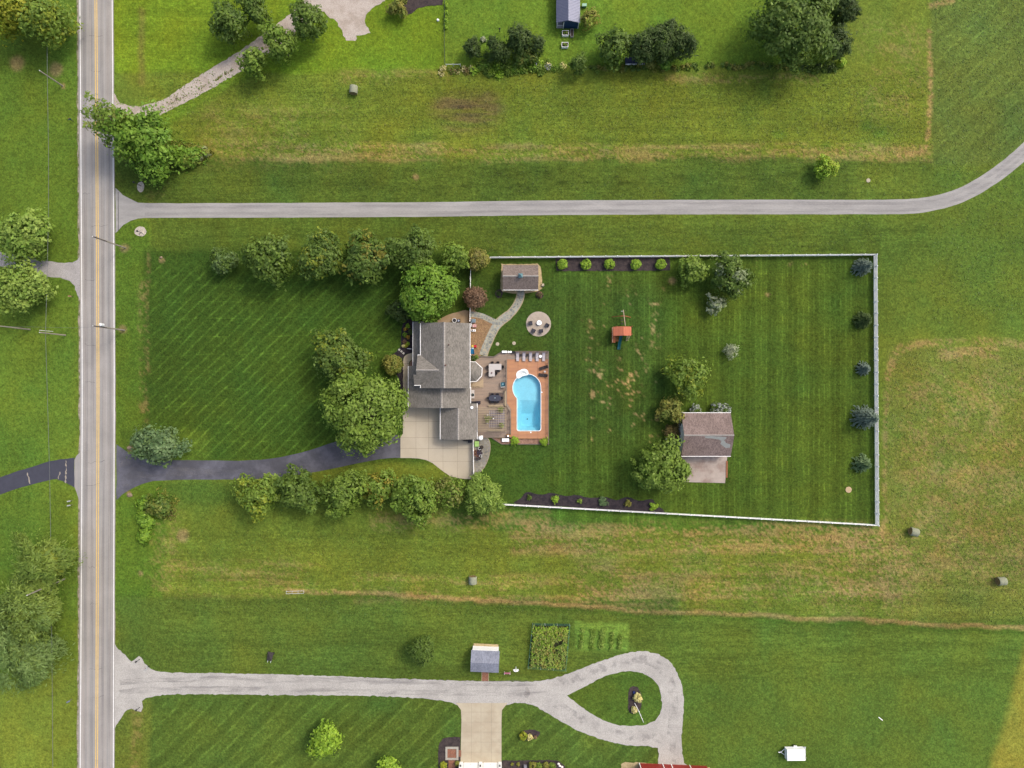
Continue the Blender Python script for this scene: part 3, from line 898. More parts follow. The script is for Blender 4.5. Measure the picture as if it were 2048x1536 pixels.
def profile_x(pts, x0, x1):
    n = len(pts)
    return MB().add([(x0, p[0], p[1]) for p in pts] + [(x1, p[0], p[1]) for p in pts],
                    [tuple(range(n)), tuple(range(2 * n - 1, n - 1, -1))] + [(i, (i + 1) % n, n + (i + 1) % n, n + i) for i in range(n)])
P_(profile_y([(x0 + 0.4, 0), (x1 - 0.4, 0), (x1 - 0.4, ZE - 0.05), (xm, ZR - 0.24), (x0 + 0.4, ZE - 0.05)], yb + 0.3, yt - 0.3), 'wall', M_siding, house)
# cross gable looking towards the road
ZC = 7.2
xl, xl2 = wx(834, 6), wx(827.5, 6)
yR = wy(740.3, ZC)
xi = x0 + (xm - x0) * (ZC - ZE) / (ZR - ZE)
e = 0.03
def zl(y, ys): return ZE + e + (ZC - ZE) * (y - ys) / (yR - ys)
P_(B().slab([(xl, y710, ZE + e), (xl, yR, ZC + e), (xi, yR, ZC + e), (x0, y710, ZE + e)], 0.16), 'roof', M_roof_x, house)
y749 = wy(749.5, 6.8)
P_(B().slab([(xl, yR, ZC + e), (xl, y749, zl(y749, y770)), (xl2, y749, zl(y749, y770)), (xl2, y770, ZE + e), (x0, y770, ZE + e), (xi, yR, ZC + e)], 0.16), 'roof', M_roof_x, house)
cap = B()
for i in range(12):
    xa = xl + (xi - xl) * i / 12
    xc = xl + (xi - xl) * (i + 0.93) / 12
    cap.add([(xa, yR - 0.17, ZC - 0.02), (xa, yR, ZC + 0.10), (xa, yR + 0.17, ZC - 0.02), (xc, yR - 0.17, ZC - 0.03), (xc, yR, ZC + 0.08), (xc, yR + 0.17, ZC - 0.03)], [(0, 1, 4, 3), (1, 2, 5, 4)])
P_(cap, 'ridge_cap', M_cap, house)
P_(profile_x([(y770 + 0.35, 0), (y710 - 0.35, 0), (y710 - 0.35, ZE - 0.05), (yR, ZC - 0.18), (y770 + 0.35, ZE - 0.05)], xl + 0.35, x0 + 0.6), 'wall', M_siding, house)
P_(B().box(xl2 - 0.02, x0, y770 - 0.12, y770 - 0.003, ZE - 0.2, ZE + 0.03), 'gutter', M_trim, house)
P_(B().box(xl - 0.02, x0 - 0.1, y710 + 0.003, y710 + 0.12, ZE - 0.2, ZE + 0.03), 'gutter', M_trim, house)
# porch roof on the road side
xa, xb = wx(826, 3), x0 + 0.45
P_(B().slab([(xa, wy(738, 3), 2.9), (xb, wy(738, 3), 3.75), (xb, wy(643.5, 3), 3.75), (xa, wy(643.5, 3), 2.9)], 0.15), 'roof', M_roof, house)
P_(B().box(xa - 0.1, xa - 0.003, wy(732, 3), wy(643.5, 3), 2.74, 2.91), 'gutter', M_trim, house)
for py in (652, 676, 700, 724):
    P_(B().box(xa + 0.15, xa + 0.3, wy(py) - 0.08, wy(py) + 0.08, 0, 2.77), 'post', M_trim, house)
# lower wing and garage
xw0, xr = wx(817, 2.9), wx(883, 5.5)
xg = wx(954, 2.75)
sl = (5.5 - 2.75) / (xg - xr)
def zr_(x): return 5.5 - sl * (x - xr)
x941, x916, x881 = wx(940.8, 3.3), wx(916.2, 4.4), wx(881, 2.8)
ys, yg, yst = wy(815.8, 4), wy(879, 3.5), wy(807, 3)
slw = (5.5 - 2.9) / (xr - xw0)
xq = x0 + 0.5
y732 = wy(732, 3)
P_(B().slab([(xw0, ys, 2.9), (xr, ys, 5.5), (xr, yb + 0.25, 5.5), (xw0, yb + 0.25, 2.9)], 0.16), 'roof', M_roof, house)
P_(B().slab([(xw0, yb + 0.25, 2.895), (xq, yb + 0.25, 2.895 + slw * (xq - xw0)), (xq, y732, 2.895 + slw * (xq - xw0)), (xw0, y732, 2.895)], 0.15), 'roof', M_roof, house)
P_(B().slab([(xr, ys, 5.5), (x916, ys, zr_(x916)), (x916, yg, zr_(x916)), (xg, yg, 2.75), (xg, yst, 2.75), (x941, yst, zr_(x941)), (x941, yb + 0.25, zr_(x941)), (xr, yb + 0.25, 5.5)], 0.16), 'roof', M_roof, house)
P_(B().slab([(x881, yg, 2.75), (x916, yg, zr_(x916)), (x916, ys + 0.02, zr_(x916)), (x881, ys + 0.02, 2.75)], 0.16), 'roof', M_roof, house)
for (xc_, za, y_a, y_b, nn) in ((xr, 5.5, ys, yb + 0.2, 9), (x916, zr_(x916), yg, ys, 15)):
    cap = B()
    for i in range(nn):
        ya = y_a + (y_b - y_a) * i / nn
        yc = y_a + (y_b - y_a) * (i + 0.93) / nn
        cap.add([(xc_ - 0.2, ya, za - 0.07), (xc_, ya, za + 0.05), (xc_ + 0.2, ya, za - 0.07), (xc_ - 0.2, yc, za - 0.08), (xc_, yc, za + 0.03), (xc_ + 0.2, yc, za - 0.08)], [(0, 1, 4, 3), (1, 2, 5, 4)])
    P_(cap, 'ridge_cap', M_cap, house)
P_(profile_y([(xw0 + 0.9, 0), (x941 - 0.3, 0), (x941 - 0.3, zr_(x941 - 0.3) - 0.2), (xr, 5.26), (xw0 + 0.9, 2.9 + slw * 0.9 - 0.25)], ys + 0.02, yb + 0.35), 'wall', M_siding, house)
P_(profile_y([(x881 + 0.3, 0), (xg - 0.3, 0), (xg - 0.3, 2.7), (x916, zr_(x916) - 0.2), (x881 + 0.3, 2.7)], yg + 0.25, ys + 0.1), 'wall', M_siding, house)
P_(B().box(xg + 0.003, xg + 0.12, yg, yst, 2.58, 2.77), 'gutter', M_trim, house)
P_(B().box(x941 + 0.003, x941 + 0.12, yst + 0.05, yb + 0.2, zr_(x941) - 0.2, zr_(x941) + 0.02), 'gutter', M_trim, house)
P_(B().box(x881 - 0.12, x881 - 0.003, yg, ys, 2.58, 2.77), 'gutter', M_trim, house)
P_(B().box(xw0 - 0.11, xw0 - 0.003, ys, y732, 2.74, 2.92), 'gutter', M_trim, house)
for k, yy in enumerate((wy(834), wy(862))):
    gd = P_(B().box(x881 + 0.24, x881 + 0.31, yy - 1.3, yy + 1.3, 0.05, 2.3), 'garage_door', M_trim, house)
    for r in range(4):
        P_(B().bbox(x881 + 0.215, x881 + 0.243, yy - 1.2, yy + 1.2, 0.1 + r * 0.55, 0.6 + r * 0.55), 'door_panel', M_white, gd)
for py in (655, 672, 690):
    for z in (1.5, 4.2):
        windowpart(house, (x0 + 0.4, wy(py, z), z), 'x-', 1.0, 1.4)
for py in (655, 675, 700, 715):
    windowpart(house, (x1 - 0.4, wy(py, 4), 4.2), 'x+', 1.1, 1.4)
for py in (660, 690):
    windowpart(house, (x1 - 0.4, wy(py, 1.5), 1.4), 'x+', 1.6, 1.7)
for py in (727, 753):
    windowpart(house, (xl + 0.35, wy(py, 4), 4.2), 'x-', 1.0, 1.4)
P_(B().box(xl + 0.29, xl + 0.36, wy(742) - 0.5, wy(742) + 0.5, 0.1, 2.2), 'door', pm('front_door', (0.10, 0.03, 0.025), 0.4), house)
for (px, py, z, r, h, m) in ((897.7, 689.6, 7.4, 0.10, 0.28, pm('rusty_pipe', (0.10, 0.05, 0.04), 0.7)), (891, 730.5, 7.8, 0.13, 0.2, MATS['rusty_pipe']),
                             (943.8, 815, 3.1, 0.24, 0.42, M_white)):
    a, b, _ = W(px, py, z)
    P_(MB().lathe([(r, z - 0.35), (r, z + h * 0.6), (r * 1.25, z + h * 0.6), (r * 1.2, z + h * 0.9), (r * 0.5, z + h)], (a, b), 10), 'vent_pipe', m, house)
# bay with its own half-octagon roof
bay = [(939.5, 723.5), (951.2, 724), (964.4, 736), (963.4, 751.5), (953, 762.5), (939.5, 763.5)]
ap = (x1 - 0.35, wy(743.5, 4.3), 4.5)
ev = [W(px, py, 3.1) for px, py in bay]
ev = [(min(v[0], 99), v[1], 3.1) for v in ev]
ev[0] = (x1 - 0.35, ev[0][1], 3.1); ev[-1] = (x1 - 0.35, ev[-1][1], 3.1)
mb = B()
for q, w2 in zip(ev[:-1], ev[1:]):
    mb.slab([ap, w2, q], 0.12)
P_(mb, 'bay_roof', M_roof, house)
mb = B()
for q, w2 in zip(ev[:-1], ev[1:]):
    mb.bar((q[0], q[1], 3.05), (w2[0], w2[1], 3.05), 0.16, 0.16)
P_(mb, 'bay_gutter', M_trim, house)
P_(MB().prism([(v[0] * 0.6 + ap[0] * 0.4 if 0 < i < 5 else v[0] - 0.02, v[1] * 0.9 + ap[1] * 0.1) for i, v in enumerate(ev)], 0.0, 3.0), 'bay_wall', M_siding, house)

# ================================================================ deck and pool
M_deck = pm('weathered_decking', S(172, 151, 132, GK), 0.8, 0.10, 0.8, 0.22, 7.0, stretch=(0.6, 4.0, 1), rgb2=S(158, 141, 126, GK), mix_scale=0.5)
M_deck2 = pm('decking_step', S(194, 172, 140, GK), 0.8, 0.10, 0.8, 0.2, 7.0, stretch=(0.6, 4.0, 1))
M_rail = pm('grey_brown_timber', S(126, 116, 104, GK), 0.8, 0.15, 2, 0.15, 9)
M_timber_light = pm('pale_timber', S(186, 168, 136, GK), 0.8, 0.12, 2, 0.15, 9)
M_pooldeck = pm('terracotta_stamped_concrete', S(206, 150, 108, GK), 0.75, 0.08, 0.7, 0.10, 8.0, rgb2=S(194, 140, 106, GK), mix_scale=0.4, stretch=(0.7, 2.5, 1), rand=0.05)
ZD, ZP = 0.45, 0.36
deck = thing('wooden_deck', 'weathered brown wooden deck between the house and the pool', 'deck', W(985, 790))
dk = [(938, 712), (956, 712), (988, 713), (1003, 703.5), (1014, 703), (1014, 806), (1022, 818), (1022, 875), (950, 875), (950, 806), (938, 806)]
P_(MB().prism([W2(*p) for p in dk], 0.02, ZD), 'decking', M_deck, deck)
P_(MB().prism([W2(*p) for p in [(940, 764.5), (957, 764.5), (967, 757), (967, 775), (942, 775)]], ZD + 0.002, ZD + 0.16), 'step', M_deck2, deck)
P_(MB().prism([W2(*p) for p in [(940.5, 770), (960, 770), (960, 772.5), (940.5, 772.5)]], ZD + 0.162, ZD + 0.30), 'step', M_deck2, deck)
for a, b in (((957, 713.2), (988, 714)), ((988, 714), (1003, 704.5)), ((1003, 704), (1013, 703.8))):
    mb = MB().bar((*W2(*a), ZD + 0.08), (*W2(*b), ZD + 0.08), 0.22, 0.16)
    P_(mb, 'kerb_board', M_rail, deck)
def railing(name, label, pts, z, n_per=1.6, hh=0.95, balusters=True):
    t = thing(name, label, 'railing', (*W2(*pts[0]), z))
    for a, b in zip(pts[:-1], pts[1:]):
        A, Bv = Vector((*W2(*a), z)), Vector((*W2(*b), z))
        L = (Bv - A).length
        n = max(1, round(L / n_per))
        for i in range(n + 1):
            p = A.lerp(Bv, i / n)
            P_(MB().bbox(p.x - 0.05, p.x + 0.05, p.y - 0.05, p.y + 0.05, z, z + hh + 0.06), 'post', M_rail, t)
        P_(MB().bar(A + Vector((0, 0, hh)), Bv + Vector((0, 0, hh)), 0.12, 0.05), 'top_rail', M_rail, t)
        P_(MB().bar(A + Vector((0, 0, 0.12)), Bv + Vector((0, 0, 0.12)), 0.05, 0.08), 'bottom_rail', M_rail, t)
        if balusters:
            mb = MB()
            for i in range(int(L / 0.16)):
                p = A.lerp(Bv, (i + 0.5) / int(L / 0.16))
                mb.bar(p + Vector((0, 0, 0.12)), p + Vector((0, 0, hh)), 0.03)
            P_(mb, 'balusters', M_rail, t)['kind'] = 'stuff'
    return t
railing('deck_railing', 'timber railing between wooden deck and terracotta pool deck', [(1012.5, 721), (1012.5, 780)], ZD)
railing('deck_railing', 'angled timber railing beside the pergola and pool deck', [(1012.8, 812), (1019.5, 822), (1020.8, 838), (1020.8, 868)], ZD)
railing('deck_railing', 'long weathered railing on the lawn side of the pool deck', [(1096.5, 703.5), (1096.5, 887)], 0.02, hh=1.2, n_per=2.2)
railing('deck_railing', 'low grey railing behind the row of grey loungers', [(1030, 703), (1096, 703)], ZP, hh=0.9, n_per=2.2)

def pool_outline(off=0.0, n=40):
    cx, cy, r = 1053.5, 776.0, 27.7 + off
    L, Rr, Bt = 1034.5 - off, 1081.2 + off, 861 + off
    a0 = math.acos(max(-1, min(1, (L - cx) / r)))
    pts = []
    for i in range(n + 1):
        a = (2 * math.pi - a0) * i / n      # from right, over the top, to lower left
        pts.append((cx + r * math.cos(a), cy - r * math.sin(a)))
    rc = 4.5
    for i in range(6):
        a = math.pi + math.pi / 2 * i / 5
        pts.append((L + rc + rc * math.cos(a), Bt - rc - rc * math.sin(a)))
    for i in range(6):
        a = 1.5 * math.pi + math.pi / 2 * i / 5
        pts.append((Rr - rc + rc * math.cos(a), Bt - rc - rc * math.sin(a)))
    return pts
pd = [(1014, 703), (1097, 703), (1097, 877), (1022, 877), (1022, 818), (1014, 806)]
pool_deck = thing('pool_deck', 'terracotta coloured pool deck of large panels around the pool', 'deck', W(1055, 790))
mb = sheet_mb([pd, pool_outline(0.4)], ZP - 0.03)
for lp in (pd,):
    q = [W2(*p) for p in lp]; n = len(q)
    mb.add([(a, b, ZP - 0.03) for a, b in q] + [(a, b, 0.0) for a, b in q], [(i, (i + 1) % n, n + (i + 1) % n, n + i) for i in range(n)])
me = bpy.data.meshes.new('base'); me.from_pydata([(v[0] - pool_deck.location.x, v[1] - pool_deck.location.y, v[2]) for v in mb.v], [], mb.f); me.update()
me.materials.append(pm('deck_seam', S(176, 128, 98, GK), 0.9)); link('base', me, pool_deck)
k0 = set(bpy.data.objects)
panels(pool_deck, 'deck_panel', [[(1014.3, 719), (1096.7, 719), (1096.7, 877), (1022.2, 877), (1022.2, 818), (1014.3, 806)], pool_outline(0.8)], [1036, 1054, 1075], [742, 757, 778, 800, 826, 848, 868], ZP, M_pooldeck, 0.05, 0.05)
panels(pool_deck, 'board_panel', [[(1014.3, 703.3), (1096.7, 703.3), (1096.7, 718.8), (1014.3, 718.8)]], [1034, 1055, 1076], [711], ZP + 0.004, M_deck, 0.03, 0.05)
for o in set(bpy.data.objects) - k0:
    for v in o.data.vertices:
        v.co.x -= pool_deck.location.x; v.co.y -= pool_deck.location.y

pool = thing('swimming_pool', 'pale blue swimming pool with rounded end and white entry steps', 'pool', W(1055, 800))
po = [W2(*p) for p in pool_outline(0)]
po2 = [W2(*p) for p in pool_outline(1.1)]
n = len(po)
ZWATER = 0.24
M_liner = pm('pool_liner', (0.46, 0.67, 0.73), 0.6, 0.06, 1.0, 0.10, 5)
M_coping = pm('white_coping', (0.70, 0.71, 0.70), 0.5, 0.03, 1)
P_(MB().add([(a, b, ZP + 0.02) for a, b in po] + [(a, b, -2.2) for a, b in po], [(i, n + i, n + (i + 1) % n, (i + 1) % n) for i in range(n)]), 'wall', M_liner, pool)
P_(MB().add([(a, b, ZP + 0.04) for a, b in po] + [(a, b, ZP + 0.04) for a, b in po2] + [(a, b, ZP - 0.04) for a, b in po2] + [(a, b, ZP - 0.06) for a, b in po],
            [(i, (i + 1) % n, n + (i + 1) % n, n + i) for i in range(n)] + [(n + i, n + (i + 1) % n, 2 * n + (i + 1) % n, 2 * n + i) for i in range(n)] + [(i, 3 * n + i, 3 * n + (i + 1) % n, (i + 1) % n) for i in range(n)]), 'coping', M_coping, pool)
def depth(px, py):
    sh = -0.80
    t = min(1, max(0, (py - 800) / 28.0))
    dy = min(1, max(0, (861 - py) / 9.0))
    dxl = min(1, max(0, (px - 1034) / 9.5)); dxr = min(1, max(0, (1081.5 - px) / 9.5))
    return sh - 1.15 * t * min(dy, dxl, dxr)
gxs = np.linspace(1024, 1083, 46); gys = np.linspace(746, 863, 80)
vs = [(*W2(a, b), depth(a, b)) for b in gys for a in gxs]
fs = [(j * 46 + i, (j + 1) * 46 + i, (j + 1) * 46 + i + 1, j * 46 + i + 1) for j in range(79) for i in range(45)]
P_(MB().add(vs, fs), 'floor', M_liner, pool)
def water_mat():
    m, nt, out = new_mat('pool_water')
    n1 = node(nt, 'TexNoise', {'Vector': node(nt, 'NewGeometry').outputs['Position'], 'Scale': 2.2, 'Detail': 3.0})
    bn = node(nt, 'Bump', {'Height': n1.outputs[0], 'Strength': 0.35, 'Distance': 0.15})
    tr = node(nt, 'BsdfTransparent', {'Color': (0.80, 0.95, 0.985, 1)})
    gl = node(nt, 'BsdfGlossy', {'Roughness': 0.05, 'Normal': bn.outputs[0]})
    fr = node(nt, 'Fresnel', {'IOR': 1.33, 'Normal': bn.outputs[0]})
    mx = node(nt, 'MixShader', {0: fr.outputs[0], 1: tr.outputs[0], 2: gl.outputs[0]})
    va = node(nt, 'VolumeAbsorption', {'Color': (0.18, 0.80, 0.93, 1), 'Density': 0.16})
    nt.links.new(mx.outputs[0], out.inputs['Surface'])
    nt.links.new(va.outputs[0], out.inputs['Volume'])
    return m
P_(MB().prism([W2(*p) for p in pool_outline(-0.05)], -2.15, ZWATER), 'water', water_mat(), pool)
# entry steps: a scalloped white shell at the round end
stp = [(1032.5, 752), (1033, 746), (1036.5, 742), (1040, 740.5), (1044, 738.3), (1049, 737.8), (1053, 739), (1056, 742.5), (1057, 747.5), (1054, 750.5), (1046, 752), (1040, 756), (1035, 757)]
P_(MB().prism([W2(*p) for p in smooth_poly(stp, 3)], ZP - 0.02, ZP + 0.07), 'entry_steps', M_coping, pool)
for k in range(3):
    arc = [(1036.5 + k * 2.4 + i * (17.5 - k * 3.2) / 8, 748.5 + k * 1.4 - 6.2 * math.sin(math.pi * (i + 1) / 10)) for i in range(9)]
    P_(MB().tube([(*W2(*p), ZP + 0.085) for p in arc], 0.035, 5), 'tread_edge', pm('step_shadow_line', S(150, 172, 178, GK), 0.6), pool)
a, b, _ = W(1055, 839)
P_(MB().lathe([(0.13, -1.93), (0.13, -1.90), (0.05, -1.89)], (a, b), 12), 'drain', M_dark, pool)
for (px, py) in ((1083.5, 784.5), (1061.5, 864.5)):
    a, b, _ = W(px, py)
    P_(MB().lathe([(0.14, ZP), (0.14, ZP + 0.03), (0.1, ZP + 0.035)], (a, b), 14), 'skimmer_lid', M_coping, pool)
M_steel = pm('stainless_steel', (0.55, 0.55, 0.56), 0.25, 0.05, 2, metal=1.0)
for py in (841, 845.5):
    a, b, _ = W(1086, py); c = W(1080, py)[0]
    P_(MB().tube([(a, b, ZP), (a, b, ZP + 0.75), (a - 0.15, b, ZP + 0.9), (c + 0.1, b, ZP + 0.85), (c, b, ZP + 0.6), (c, b, -0.4)], 0.025, 6), 'ladder_rail', M_steel, pool)
# stone bed at the foot of the pool deck
M_redstone = gravel('red_brown_stones', S(176, 140, 120, GK), S(140, 108, 92, GK), 1.2)
sheet('stone_bed', [[(985, 876), (1022, 878), (1096, 878), (1096, 887.5), (1003, 887.5)]], 0.03, M_redstone, label='reddish stone bed edged with timber below the pool deck', cat='flower bed')
t = thing('bed_edging', 'dark timber edging around the reddish stone bed', 'edging', W(1040, 888))
for a, b in (((984, 876), (1003, 888)), ((1003, 888), (1060, 888.3)), ((1060, 888.3), (1098, 888.3))):
    P_(MB().bar((*W2(*a), 0.1), (*W2(*b), 0.1), 0.14, 0.2), 'timber', M_rail, t)

# ================================================================ patios and paths
def flag_mat(name, c1, c2, joint, sc):
    m, nt, out = new_mat(name)
    P = node(nt, 'NewGeometry').outputs['Position']
    vo = node(nt, 'TexVoronoi', {'Vector': P, 'Scale': sc, 'Randomness': 0.9})
    ve = node(nt, 'TexVoronoi', {'Vector': P, 'Scale': sc, 'Randomness': 0.9}, feature='DISTANCE_TO_EDGE')
    n2 = node(nt, 'TexNoise', {'Vector': P, 'Scale': 6.0, 'Detail': 4.0, 'Roughness': 0.8})
    sep = node(nt, 'SeparateColor', {0: vo.outputs['Color']})
    c = mix_rgb(nt, sep.outputs[0], c1, c2)
    hs = node(nt, 'HueSaturation', {'Value': math_n(nt, 'MULTIPLY', rng_map(nt, sep.outputs[1], 0, 1, 0.72, 1.2), rng_map(nt, n2.outputs[0], 0.3, 0.7, 0.86, 1.14)), 'Color': c})
    col = mix_rgb(nt, rng_map(nt, ve.outputs['Distance'], 0.03, 0.09, 0, 1), joint, hs.outputs[0])
    p = node(nt, 'BsdfPrincipled', {'Base Color': col, 'Roughness': 0.85, 'Specular IOR Level': 0.2})
    bn = node(nt, 'Bump', {'Height': rng_map(nt, ve.outputs['Distance'], 0.0, 0.12, 0, 1), 'Strength': 0.5, 'Distance': 0.03})
    nt.links.new(bn.outputs[0], p.inputs['Normal'])
    nt.links.new(p.outputs[0], out.inputs[0])
    MATS[name] = m
    return m
M_flag = flag_mat('blue_grey_flagstone', S(172, 176, 164, GK), S(140, 144, 140, GK), S(190, 182, 158, GK), 1.7)
M_flag2 = flag_mat('grey_flagstone', S(164, 160, 148, GK), S(138, 136, 130, GK), S(150, 142, 124, GK), 1.6)
M_brick_tan = flag_mat('tan_pavers', S(178, 146, 104, GK), S(164, 128, 98, GK), S(132, 112, 84, GK), 5.0)
M_edge = pm('tan_edging', S(182, 168, 134, GK), 0.9, 0.15, 3, 0.2)
M_beigegravel = gravel('beige_pebbles', S(204, 184, 140, GK), S(178, 160, 120, GK), 1.0)
sheet('paver_patio', [smooth_poly([(937, 622), (955, 625), (975, 634), (992, 645), (985, 660), (975, 678), (968, 695), (962, 711), (938, 713)], 3)], 0.035, M_brick_tan, label='tan paver patio beside the house, edged with flagstones', cat='patio', skirt=0.035)
fl = smooth_poly([(941, 628), (955, 630), (966, 633), (979, 639), (992, 645)], 4, False)
sheet('stone_path', [strip(fl, 5.5)], 0.042, M_flag, label='bluish flagstone border on the upper side of the tan patio', cat='path', skirt=0.04)
pl_ = smooth_poly([(1041.5, 580), (1041, 592), (1036, 606), (1027, 620), (1016, 631), (1003, 641), (992, 652), (984, 666), (976, 684), (970, 698), (966, 711)], 4, False)
sheet('path_edging', [strip(pl_, [8.4] * 16 + [9.4] * (len(pl_) - 16))], 0.024, M_edge, label='tan edging along the curved flagstone path', cat='path')
sheet('stone_path', [strip(pl_, [6.4] * 16 + [7.6] * (len(pl_) - 16))], 0.046, M_flag, label='curved flagstone path from wooden deck to the small brown cabin', cat='path', skirt=0.04)
sheet('paver_walk', [smooth_poly([(868, 648), (880, 638), (895, 630), (912, 625), (938, 622), (938, 660), (868, 660)], 3)], 0.030, pm('tan_concrete_pavers', S(182, 158, 128, GK), 0.85, 0.1, 1, 0.15, 8, rgb2=S(168, 142, 108, GK)), label='tan paver walk rounding the upper house corner', cat='walk')
cpt = smooth_poly([(948, 877), (972, 876), (979, 885), (980, 900), (976, 918), (968, 935), (956, 948), (948, 957)], 4)
sheet('patio_edging', [[(964 + (p[0] - 964) * 1.06, 912 + (p[1] - 912) * 1.05) for p in cpt]], 0.022, M_edge, label='tan edging around the half round flagstone patio', cat='patio')
sheet('stone_patio', [cpt], 0.040, M_flag2, label='half round grey flagstone patio behind the garage fence', cat='patio', skirt=0.03)
M_paver_round = pm('round_patio_pavers', S(196, 182, 164, GK), 0.9, 0.06, 1.0, 0.12, 8, rgb2=S(184, 170, 154, GK), mix_scale=0.6)
rp = [(1077 + 25 * math.cos(a / 28 * 2 * math.pi), 648 + 25 * math.sin(a / 28 * 2 * math.pi)) for a in range(28)]
sheet('round_patio', [rp], 0.045, M_paver_round, label='round pale paver patio with a white fire table', cat='patio', skirt=0.04)
# border of the cabin
sheet('pebble_border', [ragged(smooth_poly([(1003, 531), (1006, 528), (1060, 528), (1078, 529), (1083, 545), (1084, 572), (1078, 582), (1052, 586), (1030, 587), (1004, 583), (1001, 570)], 3), 4, 0.5, 31)], 0.015, M_beigegravel, label='beige pebble border around the small brown cabin', cat='pebble border')
# mulch
M_mulch = gravel('dark_mulch', S(84, 74, 72, GK), S(62, 55, 57, GK), 1.2)
M_mulch_black = gravel('black_mulch', S(70, 63, 66, GK), S(50, 45, 52, GK), 1.2)
def bed(label, pts, seed, mat=None, smooth=True, z=0.05):
    return sheet('mulch_bed', [ragged(smooth_poly(pts, 4) if smooth else pts, 5, 0.4, seed)], z, mat or M_mulch_black, label=label, cat='mulch bed', skirt=0.05)
bed('long rectangular mulch bed with five round shrubs by the white fence', [(1111, 515), (1339, 514), (1340, 541), (1225, 542), (1113, 542)], 21, M_mulch, False)
bed('wavy edged black mulch bed against the lower white fence', [(1032, 1008), (1042, 996), (1055, 984), (1082, 990), (1104, 986), (1130, 992), (1155, 990), (1180, 996), (1212, 994), (1232, 1000), (1256, 994), (1280, 1002), (1302, 998), (1312, 1008), (1326, 1027), (1240, 1021), (1130, 1013)], 22)
bed('black mulch bed with coloured flowers at the house front', [(808, 636), (828, 640), (828, 700), (824, 706), (812, 708), (806, 716), (806, 790), (803, 790), (800, 770), (797, 755), (790, 745), (786, 738), (780, 724), (778, 714), (792, 704), (802, 692), (803, 660), (806, 645)], 23, smooth=False)
bed('teardrop mulch bed inside the gravel turning loop', [(1257, 1390), (1259, 1376), (1267, 1372), (1276, 1376), (1282, 1388), (1284, 1400), (1282, 1415), (1274, 1424), (1264, 1427), (1257, 1420)], 24, M_mulch)
bed('small mulch bed with yellow leaved plants on the lower lawn', [(1040, 1470), (1046, 1462), (1060, 1459), (1074, 1461), (1080, 1466), (1074, 1474), (1062, 1479), (1046, 1480)], 25, M_mulch)
bed('curved mulch bed around the small brick court', [(876, 1560), (877, 1500), (879, 1486), (886, 1477), (898, 1474), (921, 1474), (921, 1560)], 26, M_mulch, False)
bed('mulch bed with clipped shrubs right of the white garage', [(1004, 1521), (1100, 1520), (1118, 1522), (1130, 1532), (1136, 1560), (1004, 1560)], 27, M_mulch, False)
bed('round mulch ring left of the cabin door', [(990, 587), (994, 580), (1001, 579), (1006, 586), (1003, 594), (996, 596)], 28, M_mulch)
bed('round mulch ring right of the cabin door', [(1071, 589), (1075, 583), (1082, 583), (1087, 590), (1083, 596), (1075, 596)], 29, M_mulch)
bed('dark mulch bed beside the gravel yard at the top edge', [(785, -40), (800, -10), (803, 20), (812, 30), (824, 27), (836, 16), (858, 12), (885, 10), (888, -40)], 30, M_mulch, False)
bed('little brown mulch hollow between walk and porch', [(818.5, 733), (819.5, 724.5), (824, 720.5), (831, 719), (831, 733)], 32, M_redstone, False)
# ================================================================ outbuildings
M_roof_brown = shingle_mat('brown_shingles', S(132, 118, 110, GK * 0.78), S(172, 156, 146, GK * 0.86))
M_roof_mauve = shingle_mat('mauve_brown_shingles', S(136, 118, 112, GK * 0.78), S(176, 156, 148, GK * 0.86))
M_roof_blue = shingle_mat('blue_grey_shingles', S(142, 148, 162, GK * 0.85), S(170, 174, 188, GK * 0.95))
def gable_ew(t, x0, x1, y0, y1, yr, ze, zr, th, mroof, mwall, over=0.25, oy=0.3):
    """gable roof with ridge along x; the part meshes go under t"""
    P_(B().slab([(x0, y0, ze), (x1, y0, ze), (x1, yr, zr), (x0, yr, zr)], th), 'roof', mroof, t)
    P_(B().slab([(x0, yr, zr), (x1, yr, zr), (x1, y1, ze), (x0, y1, ze)], th), 'roof', mroof, t)
    P_(B().add([(x0, yr - 0.14, zr - 0.05), (x0, yr, zr + 0.04), (x0, yr + 0.14, zr - 0.05), (x1, yr - 0.14, zr - 0.05), (x1, yr, zr + 0.04), (x1, yr + 0.14, zr - 0.05)], [(0, 3, 4, 1), (1, 4, 5, 2)]), 'ridge_cap', M_cap, t)
    P_(profile_x([(y0 + oy, 0), (y1 - oy, 0), (y1 - oy, ze), (yr, zr - th - 0.04), (y0 + oy, ze)], x0 + over, x1 - over), 'wall', mwall, t)

